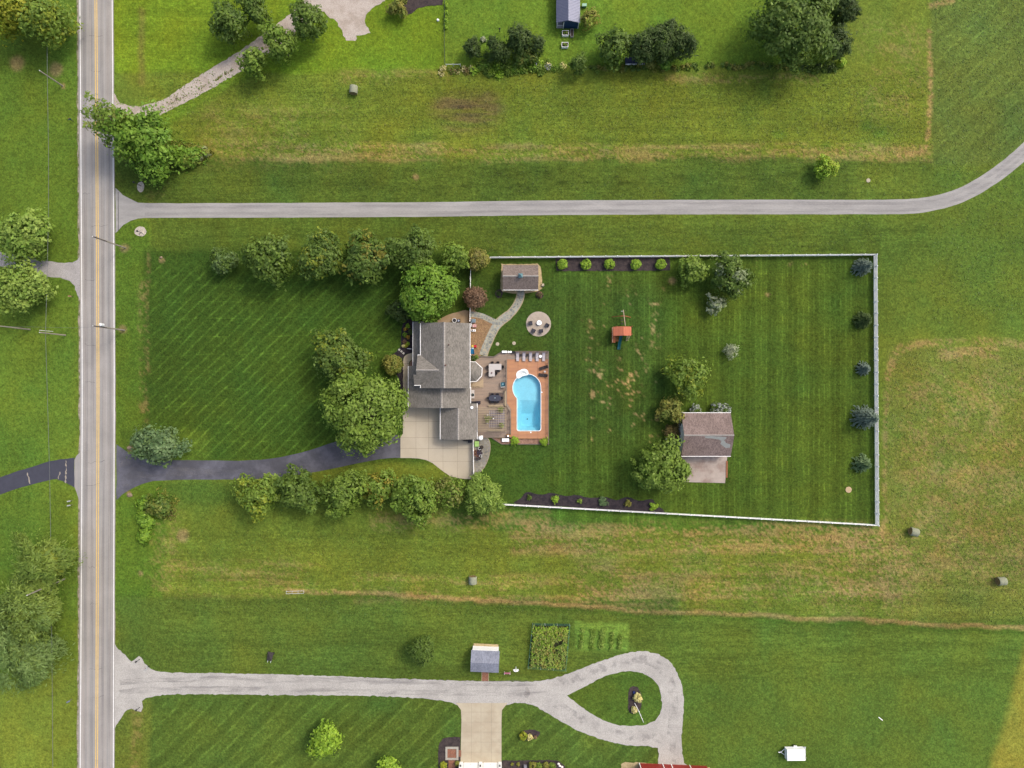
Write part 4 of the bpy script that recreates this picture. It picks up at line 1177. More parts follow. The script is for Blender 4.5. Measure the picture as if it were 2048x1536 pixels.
# cabin by the path
t = thing('cabin', 'small cabin with brown gable roof and blue cupola', 'cabin', W(1041, 556))
ze, zr = 2.6, 4.4
xa, xb = wx(1005.5, ze), wx(1076.5, ze)
ya, yc = wy(579.5, ze), wy(530, ze)
gable_ew(t, xa, xb, ya, yc, (ya + yc) / 2, ze, zr, 0.14, M_roof_brown, pm('tan_siding', S(190, 170, 134, GK), 0.8), 0.2, 0.35)
P_(B().box(xa, xb, ya - 0.1, ya - 0.003, ze - 0.18, ze + 0.02), 'gutter', M_trim, t)
cx, cy = wx(1041, 4.8), (ya + yc) / 2
cu = P_(MB().box(cx - 0.3, cx + 0.3, cy - 0.3, cy + 0.3, zr - 0.2, zr + 0.45), 'cupola', pm('cupola_paint', S(196, 206, 206, GK), 0.6), t)
P_(MB().add([(cx - 0.42, cy - 0.42, zr + 0.45), (cx + 0.42, cy - 0.42, zr + 0.45), (cx + 0.42, cy + 0.42, zr + 0.45), (cx - 0.42, cy + 0.42, zr + 0.45), (cx, cy, zr + 0.95)],
            [(0, 1, 4), (1, 2, 4), (2, 3, 4), (3, 0, 4), (3, 2, 1, 0)]), 'cupola_roof', pm('verdigris_copper', S(110, 150, 158, GK), 0.5), cu)
P_(B().box(cx - 0.5, cx + 0.5, ya + 0.29, ya + 0.36, 0.05, 2.1), 'door', pm('cabin_door', (0.16, 0.07, 0.04), 0.6), t)
for px in (1012, 1032, 1052):
    windowpart(t, (wx(px), ya + 0.35, 1.45), 'y-', 0.8, 0.9)
for px in (1011, 1031, 1041.5, 1051.5):
    P_(MB().box(wx(px) - 0.09, wx(px) + 0.09, ya - 0.24, ya - 0.1, 2.2, 2.45), 'lantern', M_timber_light, t)
o = MB().bbox(*sorted((wx(1083), wx(1088))), *sorted((wy(573), wy(568))), 0.0, 0.55, 0.05).build('utility_box', pm('beige_plastic', S(196, 184, 158, GK), 0.6))
tag(o, 'square beige utility box at the cabin corner', 'utility box')

# barn garage in the fenced lawn
t = thing('barn_garage', 'detached garage with mauve brown roof and pale repair patch', 'garage', W(1412, 868))
ze, zr = 2.9, 5.0
xa, xb = wx(1363, ze), wx(1461.5, ze)
ya, yc = wy(912, ze), wy(826, ze)
gable_ew(t, xa, xb, ya, yc, (ya + yc) / 2, ze, zr, 0.16, M_roof_mauve, M_trim, 0.15, 0.3)
P_(B().box(xa, xb, yc + 0.003, yc + 0.12, ze - 0.2, ze + 0.02), 'gutter', M_trim, t)
P_(B().box(xa, xb, ya - 0.12, ya - 0.003, ze - 0.2, ze + 0.02), 'gutter', M_trim, t)
yr = (ya + yc) / 2
def on_roof(px, py):
    z = 4.0
    for _ in range(6):
        a, b, _z = W(px, py, z)
        z = zr - (zr - ze) * (yr - b) / (yr - ya) + 0.02
    return (a, b, z)
pt = [(1409, 873), (1418, 872), (1435, 873), (1453, 874), (1452, 878), (1448, 880), (1452, 886), (1461, 889), (1460, 895), (1452, 896), (1446, 892), (1441, 888), (1443, 882), (1438, 879), (1424, 877), (1411, 876)]
mb = B()
q = [on_roof(*p) for p in pt]
tri = tessellate_polygon([[Vector((p[0], p[1], 0)) for p in q]])
mb.add(q, [tuple(x) for x in tri])
P_(mb, 'shingle_patch', pm('faded_shingles', S(166, 170, 164, GK), 0.9, 0.15, 1.5, 0.2, 8), t)
for (py, h) in ((848, 0.9), (866, 0.9), (880, 0.9)):
    windowpart(t, (xa + 0.15, wy(py), 1.6), 'x-', 0.7, 0.9)
gd = P_(B().box(wx(1372), wx(1444), ya + 0.22, ya + 0.31, 0.05, 2.4), 'garage_door', M_trim, t)
for r in range(4):
    P_(B().bbox(wx(1373), wx(1443), ya + 0.19, ya + 0.223, 0.1 + r * 0.57, 0.62 + r * 0.57), 'door_panel', M_white, gd)
o = MB().bar((*W2(1453.5, 922), 0.09), (*W2(1453, 955), 0.09), 0.35, 0.12).build('timber_edging', pm('rusty_timber', S(156, 104, 72, GK), 0.9, 0.3, 3))
tag(o, 'rust brown timber edging along the barn garage pad', 'edging')

# blue play cottage at the top edge
t = thing('garden_shed', 'navy blue garden shed with ribbed metal roof', 'shed', W(1137, 20))
ze, zr = 2.4, 3.3
xa, xb = wx(1112.5, ze), wx(1160, ze)
xr_ = (xa + xb) / 2
ya, yc = wy(45.5, ze), wy(-45, ze)
M_metal_roof = pm('blue_grey_metal_roof', S(112, 116, 136, GK * 1.25), 0.45, 0.05, 1, 0.05, metal=0.35, spec=0.5)
P_(B().slab([(xa, ya, ze), (xr_, ya, zr), (xr_, yc, zr), (xa, yc, ze)], 0.08), 'roof', M_metal_roof, t)
P_(B().slab([(xr_, ya, zr), (xb, ya, ze), (xb, yc, ze), (xr_, yc, zr)], 0.08), 'roof', M_metal_roof, t)
nr = 30
for i in range(nr):
    yy = ya + (yc - ya) * (i + 0.5) / nr
    P_(B().bar((xr_ + 0.05, yy, zr - 0.0), (xb, yy, ze + 0.03), 0.07, 0.06), 'roof_rib', M_metal_roof, t)
    P_(B().bar((xa, yy, ze + 0.03), (xr_ - 0.05, yy, zr - 0.0), 0.07, 0.06), 'roof_rib', M_metal_roof, t)
M_navy = pm('navy_siding', S(40, 74, 112, GK), 0.6, 0.06, 1)
xp = wx(1126)
P_(profile_y([(xp, 0), (xb - 0.2, 0), (xb - 0.2, ze - 0.02), (xr_, zr - 0.14), (xp, ze + 0.35)], wy(57), yc - 0.3), 'wall', M_navy, t)
for x_ in (xp, xb - 0.2):
    P_(B().box(x_ - 0.07, x_ + 0.07, wy(57) - 0.05, wy(57) - 0.003, 0, ze), 'corner_board', M_trim, t)
P_(B().box(xa + 0.2, xp - 0.08, wy(57), yc - 0.3, 0.05, 0.2), 'porch_floor', pm('porch_boards', S(170, 166, 164, GK), 0.7, 0.1, 3), t)
for py in (56, 30, 0):
    P_(B().box(xa + 0.2, xa + 0.32, wy(py) - 0.06, wy(py) + 0.06, 0.2, ze), 'porch_post', M_trim, t)
P_(B().box(xa + 0.2, xp - 0.08, wy(57) + 0.02, wy(57) + 0.08, 0.95, 1.03), 'porch_rail', M_trim, t)
P_(B().box(xa + 0.2, xa + 0.28, wy(57) + 0.1, wy(0), 0.95, 1.03), 'porch_rail', M_trim, t)
M_soil = pm('potting_soil', (0.045, 0.035, 0.028), 0.95, 0.3, 4)
def planter(label, px, py, w, l, rz, h=0.5, mat=None, group=None):
    t = thing('planter_box', label, 'planter', W(px, py), rz, group)
    m = mat or M_white
    for s in (-1, 1):
        MB().box(-w / 2, w / 2, *sorted((s * l / 2, s * (l / 2 - 0.06))), 0, h).build('side_board', m, t)
        MB().box(*sorted((s * w / 2, s * (w / 2 - 0.06))), -l / 2 + 0.062, l / 2 - 0.062, 0, h).build('side_board', m, t)
    MB().box(-w / 2 + 0.062, w / 2 - 0.062, -l / 2 + 0.062, l / 2 - 0.062, 0.02, h - 0.1).build('soil', M_soil, t)
    return t
PLANTERS = [planter('white planter box beside the grey one below the shed', 1130.5, 69, 1.3, 0.95, 0, 0.7),
            planter('white planter box standing alone below the blue shed', 1129.5, 92.5, 1.3, 0.95, 0, 0.7)]
planter('narrow grey planter box set end on to the blue shed', 1143.5, 68, 0.65, 1.5, 0, 0.6, pm('grey_planter', S(176, 170, 168, GK), 0.7))
t = thing('storage_bin', 'pale green bin standing right of the blue shed', 'bin', W(1168, 13.5))
MB().bbox(-0.42, 0.42, -0.28, 0.28, 0, 0.62, 0.03).build('body', pm('dark_green_plastic', S(88, 140, 112, GK), 0.5), t)
MB().bbox(-0.46, 0.46, -0.31, 0.31, 0.622, 0.74, 0.05).build('lid', pm('pale_green_plastic', S(170, 216, 186, GK), 0.5), t)

# grey roofed shed on the lower lawn
ang = R(-2.6)
cxs, cys, _ = W(971, 1312)
t = thing('garden_shed', 'white garden shed with blue grey shingled roof', 'shed', (cxs, cys, 0), ang)
ze, zr = 2.25, 3.1
hw, hl = 2.78, 2.12
def L_(mb, n, m, p): return mb.build(n, m, p)
dy = -0.18
L_(B().slab([(-hw, dy - hl, ze), (hw, dy - hl, ze), (hw, dy, zr), (-hw, dy, zr)], 0.1), 'roof', M_roof_blue, t)
L_(B().slab([(-hw, dy, zr), (hw, dy, zr), (hw, dy + hl, ze), (-hw, dy + hl, ze)], 0.1), 'roof', M_roof_blue, t)
L_(B().add([(-hw, dy - 0.12, zr - 0.03), (-hw, dy, zr + 0.03), (-hw, dy + 0.12, zr - 0.03), (hw, dy - 0.12, zr - 0.03), (hw, dy, zr + 0.03), (hw, dy + 0.12, zr - 0.03)], [(0, 3, 4, 1), (1, 4, 5, 2)]), 'ridge_cap', M_roof_blue, t)
L_(profile_x([(dy - hl + 0.15, 0), (dy + hl + 0.02, 0), (dy + hl + 0.02, ze - 0.13), (dy, zr - 0.16), (dy - hl + 0.15, ze - 0.08)], -hw + 0.2, hw - 0.2), 'wall', pm('white_siding', (0.82, 0.82, 0.82), 0.6, 0.03, 1), t)
L_(B().box(-0.9, 0.9, dy - hl + 0.08, dy - hl + 0.148, 0.05, 2.0), 'door', M_trim, t)
L_(B().box(-hw + 0.3, hw - 0.3, dy + hl + 0.03, dy + hl + 0.5, 0.0, 0.08), 'stone_edge', M_beigegravel, t)
bp = sheet('brick_walk', [[(964.5, 1330), (977.5, 1331), (976.5, 1362), (964, 1362)]], 0.03, flag_mat('red_brick_paving', S(176, 116, 90, GK), S(150, 96, 76, GK), S(150, 130, 110, GK), 6.0), label='short red brick walk leading to the grey roofed shed', cat='walk')
for a in ((964, 1331, 963.5, 1362), (978, 1331, 977, 1362)):
    P_(MB().bar((*W2(a[0], a[1]), 0.06), (*W2(a[2], a[3]), 0.06), 0.12, 0.1), 'kerb', M_edge, bp)
# pink bench and white dragonfly ornament
t = thing('garden_bench', 'pink slatted garden bench right of the grey roofed shed', 'bench', W(1014.5, 1344))
M_pink = pm('pink_paint', S(206, 128, 150, GK), 0.6)
MB().box(-0.62, 0.62, -0.22, 0.05, 0.42, 0.47).build('seat', M_pink, t)
MB().box(-0.62, 0.62, 0.07, 0.13, 0.5, 0.95).build('backrest', M_pink, t)
for x_ in (-0.56, 0.56):
    for y_ in (-0.18, 0.08):
        MB().box(x_ - 0.03, x_ + 0.03, y_ - 0.03, y_ + 0.03, 0, 0.42).build('leg', M_white, t)
    MB().box(x_ - 0.035, x_ + 0.035, -0.24, 0.1, 0.62, 0.67).build('armrest', M_white, t)
t = thing('lawn_ornament', 'white dragonfly shaped lawn ornament near the corn plot', 'ornament', W(1032, 1339))
MB().tube([(0, 0.6, 0.06), (0, 0.25, 0.08), (0, -0.35, 0.1), (0, -0.48, 0.1)], [0.04, 0.05, 0.09, 0.05], 6).build('body', M_white, t)
for s in (-1, 1):
    for y_, l in ((0.02, 0.52), (-0.16, 0.55), (-0.34, 0.42)):
        MB().add([(0.05 * s, y_, 0.09), (s * l * 0.6, y_ + 0.10, 0.11), (s * l, y_ + 0.07, 0.11), (s * l, y_ - 0.02, 0.11), (s * l * 0.5, y_ - 0.05, 0.1),
                  (0.05 * s, y_, 0.06), (s * l * 0.6, y_ + 0.10, 0.08), (s * l, y_ + 0.07, 0.08), (s * l, y_ - 0.02, 0.08), (s * l * 0.5, y_ - 0.05, 0.07)],
                 [(0, 1, 2, 3, 4), (9, 8, 7, 6, 5)] + [(i, 5 + i, 5 + (i + 1) % 5, (i + 1) % 5) for i in range(5)]).build('wing', M_white, t)

# white garage at the bottom edge
t = thing('garage', 'white house front with two garage doors and black lamps', 'garage', W(962, 1560))
yf = wy(1525.5)
P_(MB().box(wx(919.5), wx(1003.5), wy(1620), yf, 0, 3.0), 'wall', pm('white_clapboard', (0.72, 0.72, 0.71), 0.6, 0.04, 1), t)
for x_ in (922.5, 961.5, 1000):
    P_(MB().box(wx(x_) - 0.32, wx(x_) + 0.32, yf + 0.003, yf + 0.22, 0, 3.0), 'pilaster', M_white, t)
    lm = P_(MB().box(wx(x_) - 0.09, wx(x_) + 0.09, yf + 0.222, yf + 0.42, 1.45, 1.75), 'lamp', M_dark, t)
    P_(MB().box(wx(x_) - 0.13, wx(x_) + 0.13, yf + 0.224, yf + 0.46, 1.752, 1.8), 'lamp_cap', M_dark, lm)
for a, b in ((928, 956), (967, 995)):
    gd = P_(MB().box(wx(a), wx(b), yf + 0.003, yf + 0.05, 0.03, 2.4), 'garage_door', M_trim, t)
    for r in range(4):
        P_(MB().bbox(wx(a) + 0.06, wx(b) - 0.06, yf + 0.051, yf + 0.09, 0.06 + r * 0.58, 0.6 + r * 0.58), 'door_panel', M_white, gd)
    P_(MB().box(wx((a + b) / 2) - 0.08, wx((a + b) / 2) + 0.08, yf + 0.09, yf + 0.13, 0.7, 0.74), 'door_handle', M_dark, gd)
P_(B().slab([(wx(912), wy(1624), 3.05), (wx(1012), wy(1624), 3.05), (wx(1012), wy(1576), 5.4), (wx(912), wy(1576), 5.4)], 0.15), 'roof', M_roof, t)
P_(B().slab([(wx(912), wy(1576), 5.4), (wx(1012), wy(1576), 5.4), (wx(1012), wy(1523.5) , 3.05), (wx(912), wy(1523.5), 3.05)], 0.15), 'roof', M_roof, t)
# brick court with pale kerb
t = thing('brick_court', 'small brick court framed with pale stone kerbs', 'paved court', W(904, 1506))
P_(MB().box(wx(895), wx(913), wy(1515), wy(1497), 0.02, 0.09), 'paving', MATS['red_brick_paving'], t)
for a in ((891, 917, 1493, 1497), (891, 917, 1515, 1519), (891, 895, 1497.1, 1514.9), (913, 917, 1497.1, 1514.9)):
    P_(MB().box(wx(a[0]), wx(a[1]), wy(a[3]), wy(a[2]), 0.02, 0.2), 'kerb', pm('pale_kerb_stone', S(188, 182, 168, GK), 0.85, 0.1, 2, 0.2, 8), t)
sheet('brick_walk', [[(897, 1519.2), (911, 1519.2), (910, 1570), (897, 1570)]], 0.065, MATS['red_brick_paving'], label='red brick walk running off below the brick court', cat='walk')
sheet('brick_walk', [[(917.2, 1500), (922.5, 1500), (922.5, 1513), (917.2, 1513)]], 0.065, MATS['red_brick_paving'], label='tiny brick link between the brick court and cream pad', cat='walk')
# red barn
t = thing('barn', 'red sided barn with white trim at the bottom edge', 'barn', W(1335, 1560))
yf = wy(1528.5)
M_red = pm('red_barn_siding', S(176, 62, 56, GK), 0.6, 0.08, 1)
P_(MB().box(wx(1277), wx(1412), wy(1640), yf, 0, 4.2), 'wall', M_red, t)
for i in range(20):
    x_ = wx(1277) + (i + 0.5) * (wx(1412) - wx(1277)) / 20
    P_(MB().box(x_ - 0.03, x_ + 0.03, yf + 0.002, yf + 0.03, 0, 4.1), 'batten', M_red, t)
for x_ in (1277, 1324, 1341, 1378):
    P_(MB().box(wx(x_) - 0.08, wx(x_) + 0.08, yf + 0.031, yf + 0.07, 0, 4.1), 'trim_board', M_white, t)
P_(B().slab([(wx(1270), wy(1644), 4.2), (wx(1420), wy(1644), 4.2), (wx(1420), wy(1584), 7), (wx(1270), wy(1584), 7)], 0.12), 'roof', M_metal_roof, t)
P_(B().slab([(wx(1270), wy(1584), 7), (wx(1420), wy(1584), 7), (wx(1420), wy(1527), 4.2), (wx(1270), wy(1527), 4.2)], 0.12), 'roof', M_metal_roof, t)
t.rotation_euler = (0, 0, R(-2.4))
sheet('barn_gravel', [ragged([(1242, 1528), (1250, 1524), (1278, 1525), (1320, 1529), (1370, 1532), (1420, 1534), (1420, 1560), (1242, 1560)], 5, 0.6, 41)], 0.013, M_beigegravel, label='beige gravel apron along the red barn', cat='gravel apron')

# ================================================================ white fences
def fence(label, a, b, n, hh=1.5, rails=4, gate=None):
    A, Bv = Vector(W(*a)), Vector(W(*b))
    d = Bv - A
    L, rz = d.length, math.atan2(d.y, d.x)
    t = thing('white_fence', label, 'fence', A, rz)
    sp = L / n
    pmesh = MB().bbox(-0.065, 0.065, -0.065, 0.065, 0, hh + 0.06, 0.04).add([(-0.09, -0.09, hh + 0.061), (0.09, -0.09, hh + 0.061), (0.09, 0.09, hh + 0.061), (-0.09, 0.09, hh + 0.061), (0, 0, hh + 0.14)], [(3, 2, 1, 0), (0, 1, 4), (1, 2, 4), (2, 3, 4), (3, 0, 4)]).mesh('post')
    pmesh.materials.append(M_white)
    rm = MB().box(0.068, sp - 0.068, -0.022, 0.022, 0, 0.27).mesh('rail')
    rm.materials.append(M_white)
    for i in range(n + 1):
        link('post', pmesh, t, (i * sp, 0, 0))
    for i in range(n):
        for r in range(rails):
            link('rail', rm, t, (i * sp, 0, 0.10 + r * (hh - 0.37) / (rails - 1)))
    return t
fence('long white rail fence on the drive side of the fenced lawn', (976, 516.5), (1746.5, 511), 33)
fence('straight white rail fence on the hay field side of the fenced lawn', (1746.5, 511), (1750, 1048.5), 23)
fence('slanting white rail fence behind the wavy mulch bed', (983, 1006), (1750, 1048.5), 33)
fence('short white fence between house corner and the red leaved tree', (940.5, 643), (941.8, 538), 5, 1.5)
fence('short white fence beside the concrete drive and stone patio', (947, 879), (948, 963), 4, 1.5)
# lawn-side gate fence at the corner of the neighbour's plot
def wire_fence(label, pts, hh, n_per, mat, pmat, name='wire_fence'):
    t = thing(name, label, 'fence', W(*pts[0]))
    for a, b in zip(pts[:-1], pts[1:]):
        A, Bv = Vector(W(*a)), Vector(W(*b))
        L = (Bv - A).length
        n = max(1, round(L / n_per))
        for i in range(n + (b == pts[-1])):
            p = A.lerp(Bv, i / n)
            P_(MB().tube([(p.x, p.y, 0), (p.x, p.y, hh)], 0.03, 6), 'post', pmat, t)
        mb = MB()
        k = max(2, int(hh / 0.16))
        for r in range(k):
            z = 0.08 + r * (hh - 0.12) / (k - 1)
            mb.bar(A + Vector((0, 0, z)), Bv + Vector((0, 0, z)), 0.012)
        for i in range(int(L / 0.25)):
            p = A.lerp(Bv, (i + 0.5) / int(L / 0.25))
            mb.bar(p + Vector((0, 0, 0.08)), p + Vector((0, 0, hh - 0.04)), 0.012)
        P_(mb, 'mesh', mat, t)['kind'] = 'stuff'
    return t
M_green_wire = pm('green_wire', (0.05, 0.16, 0.09), 0.5)
M_stake = pm('galvanised_post', (0.5, 0.52, 0.5), 0.5)
wire_fence('dark chain link fence dividing the upper gardens', [(890, -60), (890, 10), (889, 60), (890, 131)], 1.2, 2.5, pm('dark_wire', (0.04, 0.06, 0.04), 0.6), pm('dark_post', (0.06, 0.07, 0.06), 0.6))
wire_fence('green wire fence around the corn plot', [(1065, 1246), (1139, 1247.5), (1131, 1337.5), (1056, 1332.5), (1065, 1246)], 1.3, 2.2, M_green_wire, M_stake)
t = thing('rail_fence', 'short grey pole fence at the weedy plot corner', 'fence', W(893, 132))
for px in (893, 907, 921):
    P_(MB().tube([(*W2(px, 133), 0), (*W2(px, 133), 1.1)], 0.06, 7), 'post', M_stake, t)
P_(MB().tube([(*W2(893, 133), 0.95), (*W2(921, 133), 0.95)], 0.05, 6), 'rail', M_stake, t)

# ================================================================ hay bales
M_hay = pm('net_wrapped_hay', S(160, 164, 138, GK), 0.9, 0.10, 1.5, 0.25, 12.0, stretch=(1, 1, 1))
M_hayend = pm('hay_end', S(150, 126, 84, GK), 0.95, 0.3, 4, 0.3)
for (px, py, rz, lab) in ((709, 183, R(86), 'round hay bale in the upper field near the gravel lane'), (946, 1158, R(92), 'round hay bale in the lower field above the grey roofed shed'),
                          (1823, 1062, R(-12), 'round hay bale just outside the fence corner'), (1997, 1160, R(2), 'round hay bale in the field near the far edge')):
    t = thing('hay_bale', lab, 'hay bale', W(px, py), rz + R(90), 'round hay bales in the fields')
    r, hl = 0.82, 0.76
    mb = MB()
    n = 24
    prof = [(r * 0.93, -hl), (r, -hl + 0.09), (r * 0.985, -0.2), (r, 0.2), (r, hl - 0.09), (r * 0.93, hl)]
    vs = [(rr * math.cos(2 * math.pi * k / n), y_, r + rr * math.sin(2 * math.pi * k / n) * (0.97 if math.sin(2 * math.pi * k / n) < 0 else 1)) for rr, y_ in prof for k in range(n)]
    mb.add(vs, [(i * n + k, i * n + (k + 1) % n, (i + 1) * n + (k + 1) % n, (i + 1) * n + k) for i in range(5) for k in range(n)])
    mb.build('wrap', M_hay, t, smooth=True)
    for s in (-1, 1):
        rings = []
        e = MB()
        vs = [(0, s * (hl - 0.05), r)]
        for q in (0.3, 0.6, 0.93):
            vs += [(r * q * math.cos(2 * math.pi * k / n), s * (hl - (0.05 if q < 0.9 else 0.0) + 0.02 * math.sin(q * 20)), r + r * q * math.sin(2 * math.pi * k / n)) for k in range(n)]
        fs = [(0, 1 + k, 1 + (k + 1) % n) for k in range(n)] + [(1 + i * n + k, 1 + (i + 1) * n + k, 1 + (i + 1) * n + (k + 1) % n, 1 + i * n + (k + 1) % n) for i in range(2) for k in range(n)]
        e.add(vs, fs).build('end_face', M_hayend, t)

# ================================================================ poles and lines
M_pole = pm('weathered_pole', S(168, 160, 146, GK), 0.85, 0.2, 2, 0.2, 9, stretch=(1, 1, 0.2))
M_pole_dark = pm('creosote_pole', S(112, 104, 98, GK), 0.85, 0.2, 2, 0.2, 9, stretch=(1, 1, 0.2))
M_cable = pm('cable', (0.10, 0.11, 0.11), 0.6)
M_ins = pm('grey_porcelain', (0.5, 0.5, 0.52), 0.4)
def pole(label, px, py, h, arm=None, transformer=False, dark_top=False, r=0.15):
    t = thing('utility_pole', label, 'utility pole', W(px, py), 0, 'utility poles along the road')
    MB().tube([(0, 0, 0), (0, 0, h * 0.6)], [r, r * 0.88], 10).build('shaft', M_pole, t)
    MB().tube([(0, 0, h * 0.6 + 0.001), (0, 0, h)], [r * 0.88, r * 0.7], 10).build('upper_shaft', M_pole_dark if dark_top else M_pole, t)
    MB().lathe([(0.05, h), (0.09, h + 0.06), (0.05, h + 0.12), (0.08, h + 0.18), (0.03, h + 0.25)], (0, 0), 10).build('insulator', M_ins, t)
    if arm:
        MB().bar((0, -arm, h - 0.9), (0, arm, h - 0.9), 0.1, 0.12).build('crossarm', M_pole_dark, t)
        for y_ in (-arm + 0.08, arm - 0.08):
            MB().lathe([(0.05, h - 0.84), (0.07, h - 0.76), (0.03, h - 0.68)], (0, y_), 8).build('insulator', M_ins, t)
    if transformer:
        tr = MB().lathe([(0.26, h - 3.0), (0.3, h - 2.95), (0.3, h - 2.1), (0.26, h - 2.02), (0.1, h - 1.98)], (0.05, 0.42), 14).build('transformer', pm('transformer_grey', (0.62, 0.64, 0.66), 0.4), t)
        MB().lathe([(0.05, h - 1.975), (0.07, h - 1.88), (0.03, h - 1.75)], (0.05, 0.42), 8).build('bushing', M_ins, tr)
        MB().bar((0, 0.1, h - 2.5), (0.03, 0.16, h - 2.5), 0.08, 0.5).build('bracket', M_dark, t)
    return t
pole('short pole on the lawn across the road by the yellow green trees', 125.5, 172, 6.6)
pole('tall pole beside the road near the long grey drive', 251, 496, 10.6, 0.35, False, True)
pole('tall pole with white transformer, its top showing over the road', 249, 660.5, 10.2, 0.0, True, True)
pole('pole on the lawn across the road, nearest to the transformer pole', 131, 670.5, 7.4)
pole('pole on the far lawn at the picture edge', 60, 659, 8.4)
pole('pole half hidden by the roadside pines', 130, 1157.5, 10.6)
o = MB().tube([W(106, 663), W(79, 660.5, 3.8)], 0.06, 6).build('guy_wire', pm('guy_guard', (0.55, 0.55, 0.5), 0.6))
tag(o, 'pale sleeved guy wire beside the lawn pole across the road', 'guy wire')
def wire(label, pts, r=0.028):
    o = MB().tube([W(*p) for p in pts], r, 5).build('power_line', M_cable)
    tag(o, label, 'cable')
wire('overhead cable running along the lawns across the road', [(92, -60, 4.7), (94, 60, 4.6), (94.5, 148, 4.7), (97, 300, 4.5), (97, 430, 4.5), (94, 560, 5.0), (91, 668, 5.6), (95, 800, 4.8), (99, 940, 4.5), (101, 1050, 4.4), (102, 1168, 4.5), (104, 1320, 4.4), (106, 1600, 4.6)], 0.036)
wire('thin cable crossing the road from the transformer pole', [(188.5, 654, 10.0), (150, 655.5, 9.2), (100, 654.8, 8.6), (50, 653.5, 8.3), (0, 653, 8.3)], 0.018)
wire('thin line along the right lane between the two tall poles', [(185, 473, 10.6), (187, 560, 9.9), (187.5, 655, 10.2)], 0.012)
wire('thin line running up from the tall pole towards the top edge', [(185, 473, 10.6), (184, 250, 9.8), (182, -80, 10.5)], 0.012)

# ================================================================ mailboxes, small roadside things
def mailbox(label, px, py, rz, mb_mat, pmat, base=False):
    t = thing('mailbox', label, 'mailbox', W(px, py), rz, 'mailboxes along the road')
    MB().box(-0.05, 0.05, -0.05, 0.05, 0, 1.1).build('post', pmat, t)
    n = 8
    pr = [(-0.09, 1.102), (0.09, 1.102)] + [(0.09 * math.cos(a), 1.22 + 0.1 * math.sin(a)) for a in [math.pi * k / n for k in range(n + 1)]]
    MB().add([(-0.28, p[0] * 1.4, p[1]) for p in pr] + [(0.28, p[0] * 1.4, p[1]) for p in pr], [tuple(range(len(pr)))[::-1], tuple(range(len(pr), 2 * len(pr)))] + [(i, (i + 1) % len(pr), len(pr) + (i + 1) % len(pr), len(pr) + i) for i in range(len(pr))]).build('box', mb_mat, t)
    MB().box(-0.1, 0.1, 0.135, 0.15, 1.2, 1.42).build('flag', pm('red_flag', (0.4, 0.03, 0.03), 0.5), t)
    return t
M_mbg = pm('green_mailbox', S(60, 88, 80, GK), 0.5)
M_mbw = pm('silver_mailbox', S(200, 208, 206, GK), 0.4)
mailbox('green mailbox on the left verge below the short lawn pole', 147, 243, R(20), M_mbg, M_dark)
mailbox('silver mailbox, upper one of two below the navy black drive', 145, 1000.5, R(10), M_mbw, M_rail)
mailbox('silver mailbox, lower one of two below the navy black drive', 145, 1009, R(10), M_mbw, M_rail)
mailbox('bluish mailbox on the left verge beside the roadside pines', 144, 1398, R(25), pm('blue_mailbox', S(130, 150, 176, GK), 0.4), M_rail)
mailbox('dark mailbox with pale top by the gravel drive mouth', 299, 1332, R(60), M_mbw, M_dark)
mailbox('tan mailbox on the verge below the grey gravel drive', 147, 594, R(0), pm('tan_mailbox', S(196, 160, 124, GK), 0.5), M_dark)
def rockbed(label, px, py, rx, ry, seed):
    t = thing('stone_ring', label, 'stone ring', W(px, py))
    rg = random.Random(seed)
    MB().prism([(rx * math.cos(a / 14 * 2 * math.pi) * rg.uniform(0.9, 1.05), ry * math.sin(a / 14 * 2 * math.pi) * rg.uniform(0.9, 1.05)) for a in range(14)], 0.0, 0.05).build('gravel', MATS.get('pale_stones') or pm('pale_stones', S(206, 196, 180, GK), 0.9, 0.25, 3, 0.35, 8), t)
    for k in range(11):
        a = rg.uniform(0, 6.28); q = rg.uniform(0.3, 0.85); s = rg.uniform(0.10, 0.2)
        MB().lathe([(s * 0.9, 0.04), (s, 0.09), (s * 0.6, 0.16), (s * 0.2, 0.18)], (rx * q * math.cos(a), ry * q * math.sin(a)), 6, 1, rg.uniform(0.6, 1)).build('stone', pm('pale_stones', S(206, 196, 180, GK)), t)
    return t
rockbed('pale gravel ring around the lamp post above the long grey drive', 281.5, 374, 0.75, 1.1, 1)
rockbed('pale stone ring around the dark post below the long grey drive', 281, 463, 1.2, 1.05, 2)
def lamp_post(label, px, py, h):
    t = thing('lamp_post', label, 'lamp post', W(px, py))
    MB().lathe([(0.11, 0), (0.07, 0.1), (0.045, 0.3), (0.04, h)], (0, 0), 10).build('post', M_dark, t)
    MB().lathe([(0.06, h), (0.13, h + 0.05), (0.16, h + 0.32), (0.2, h + 0.34), (0.05, h + 0.5)], (0, 0), 8).build('lantern', M_dark, t)
lamp_post('black lamp post standing in a pale gravel ring by the long drive', 281.5, 372, 2.3)
lamp_post('short black lamp post in a pale stone ring below the drive', 282.5, 465.5, 1.2)
lamp_post('small dark post light in the upper gravel horn by the road', 278.5, 1319, 0.9)
lamp_post('small dark post light in the lower gravel horn by the road', 278.8, 1415, 0.9)
lamp_post('tiny white topped garden light near the dark conifers', 999.5, 63, 0.8)
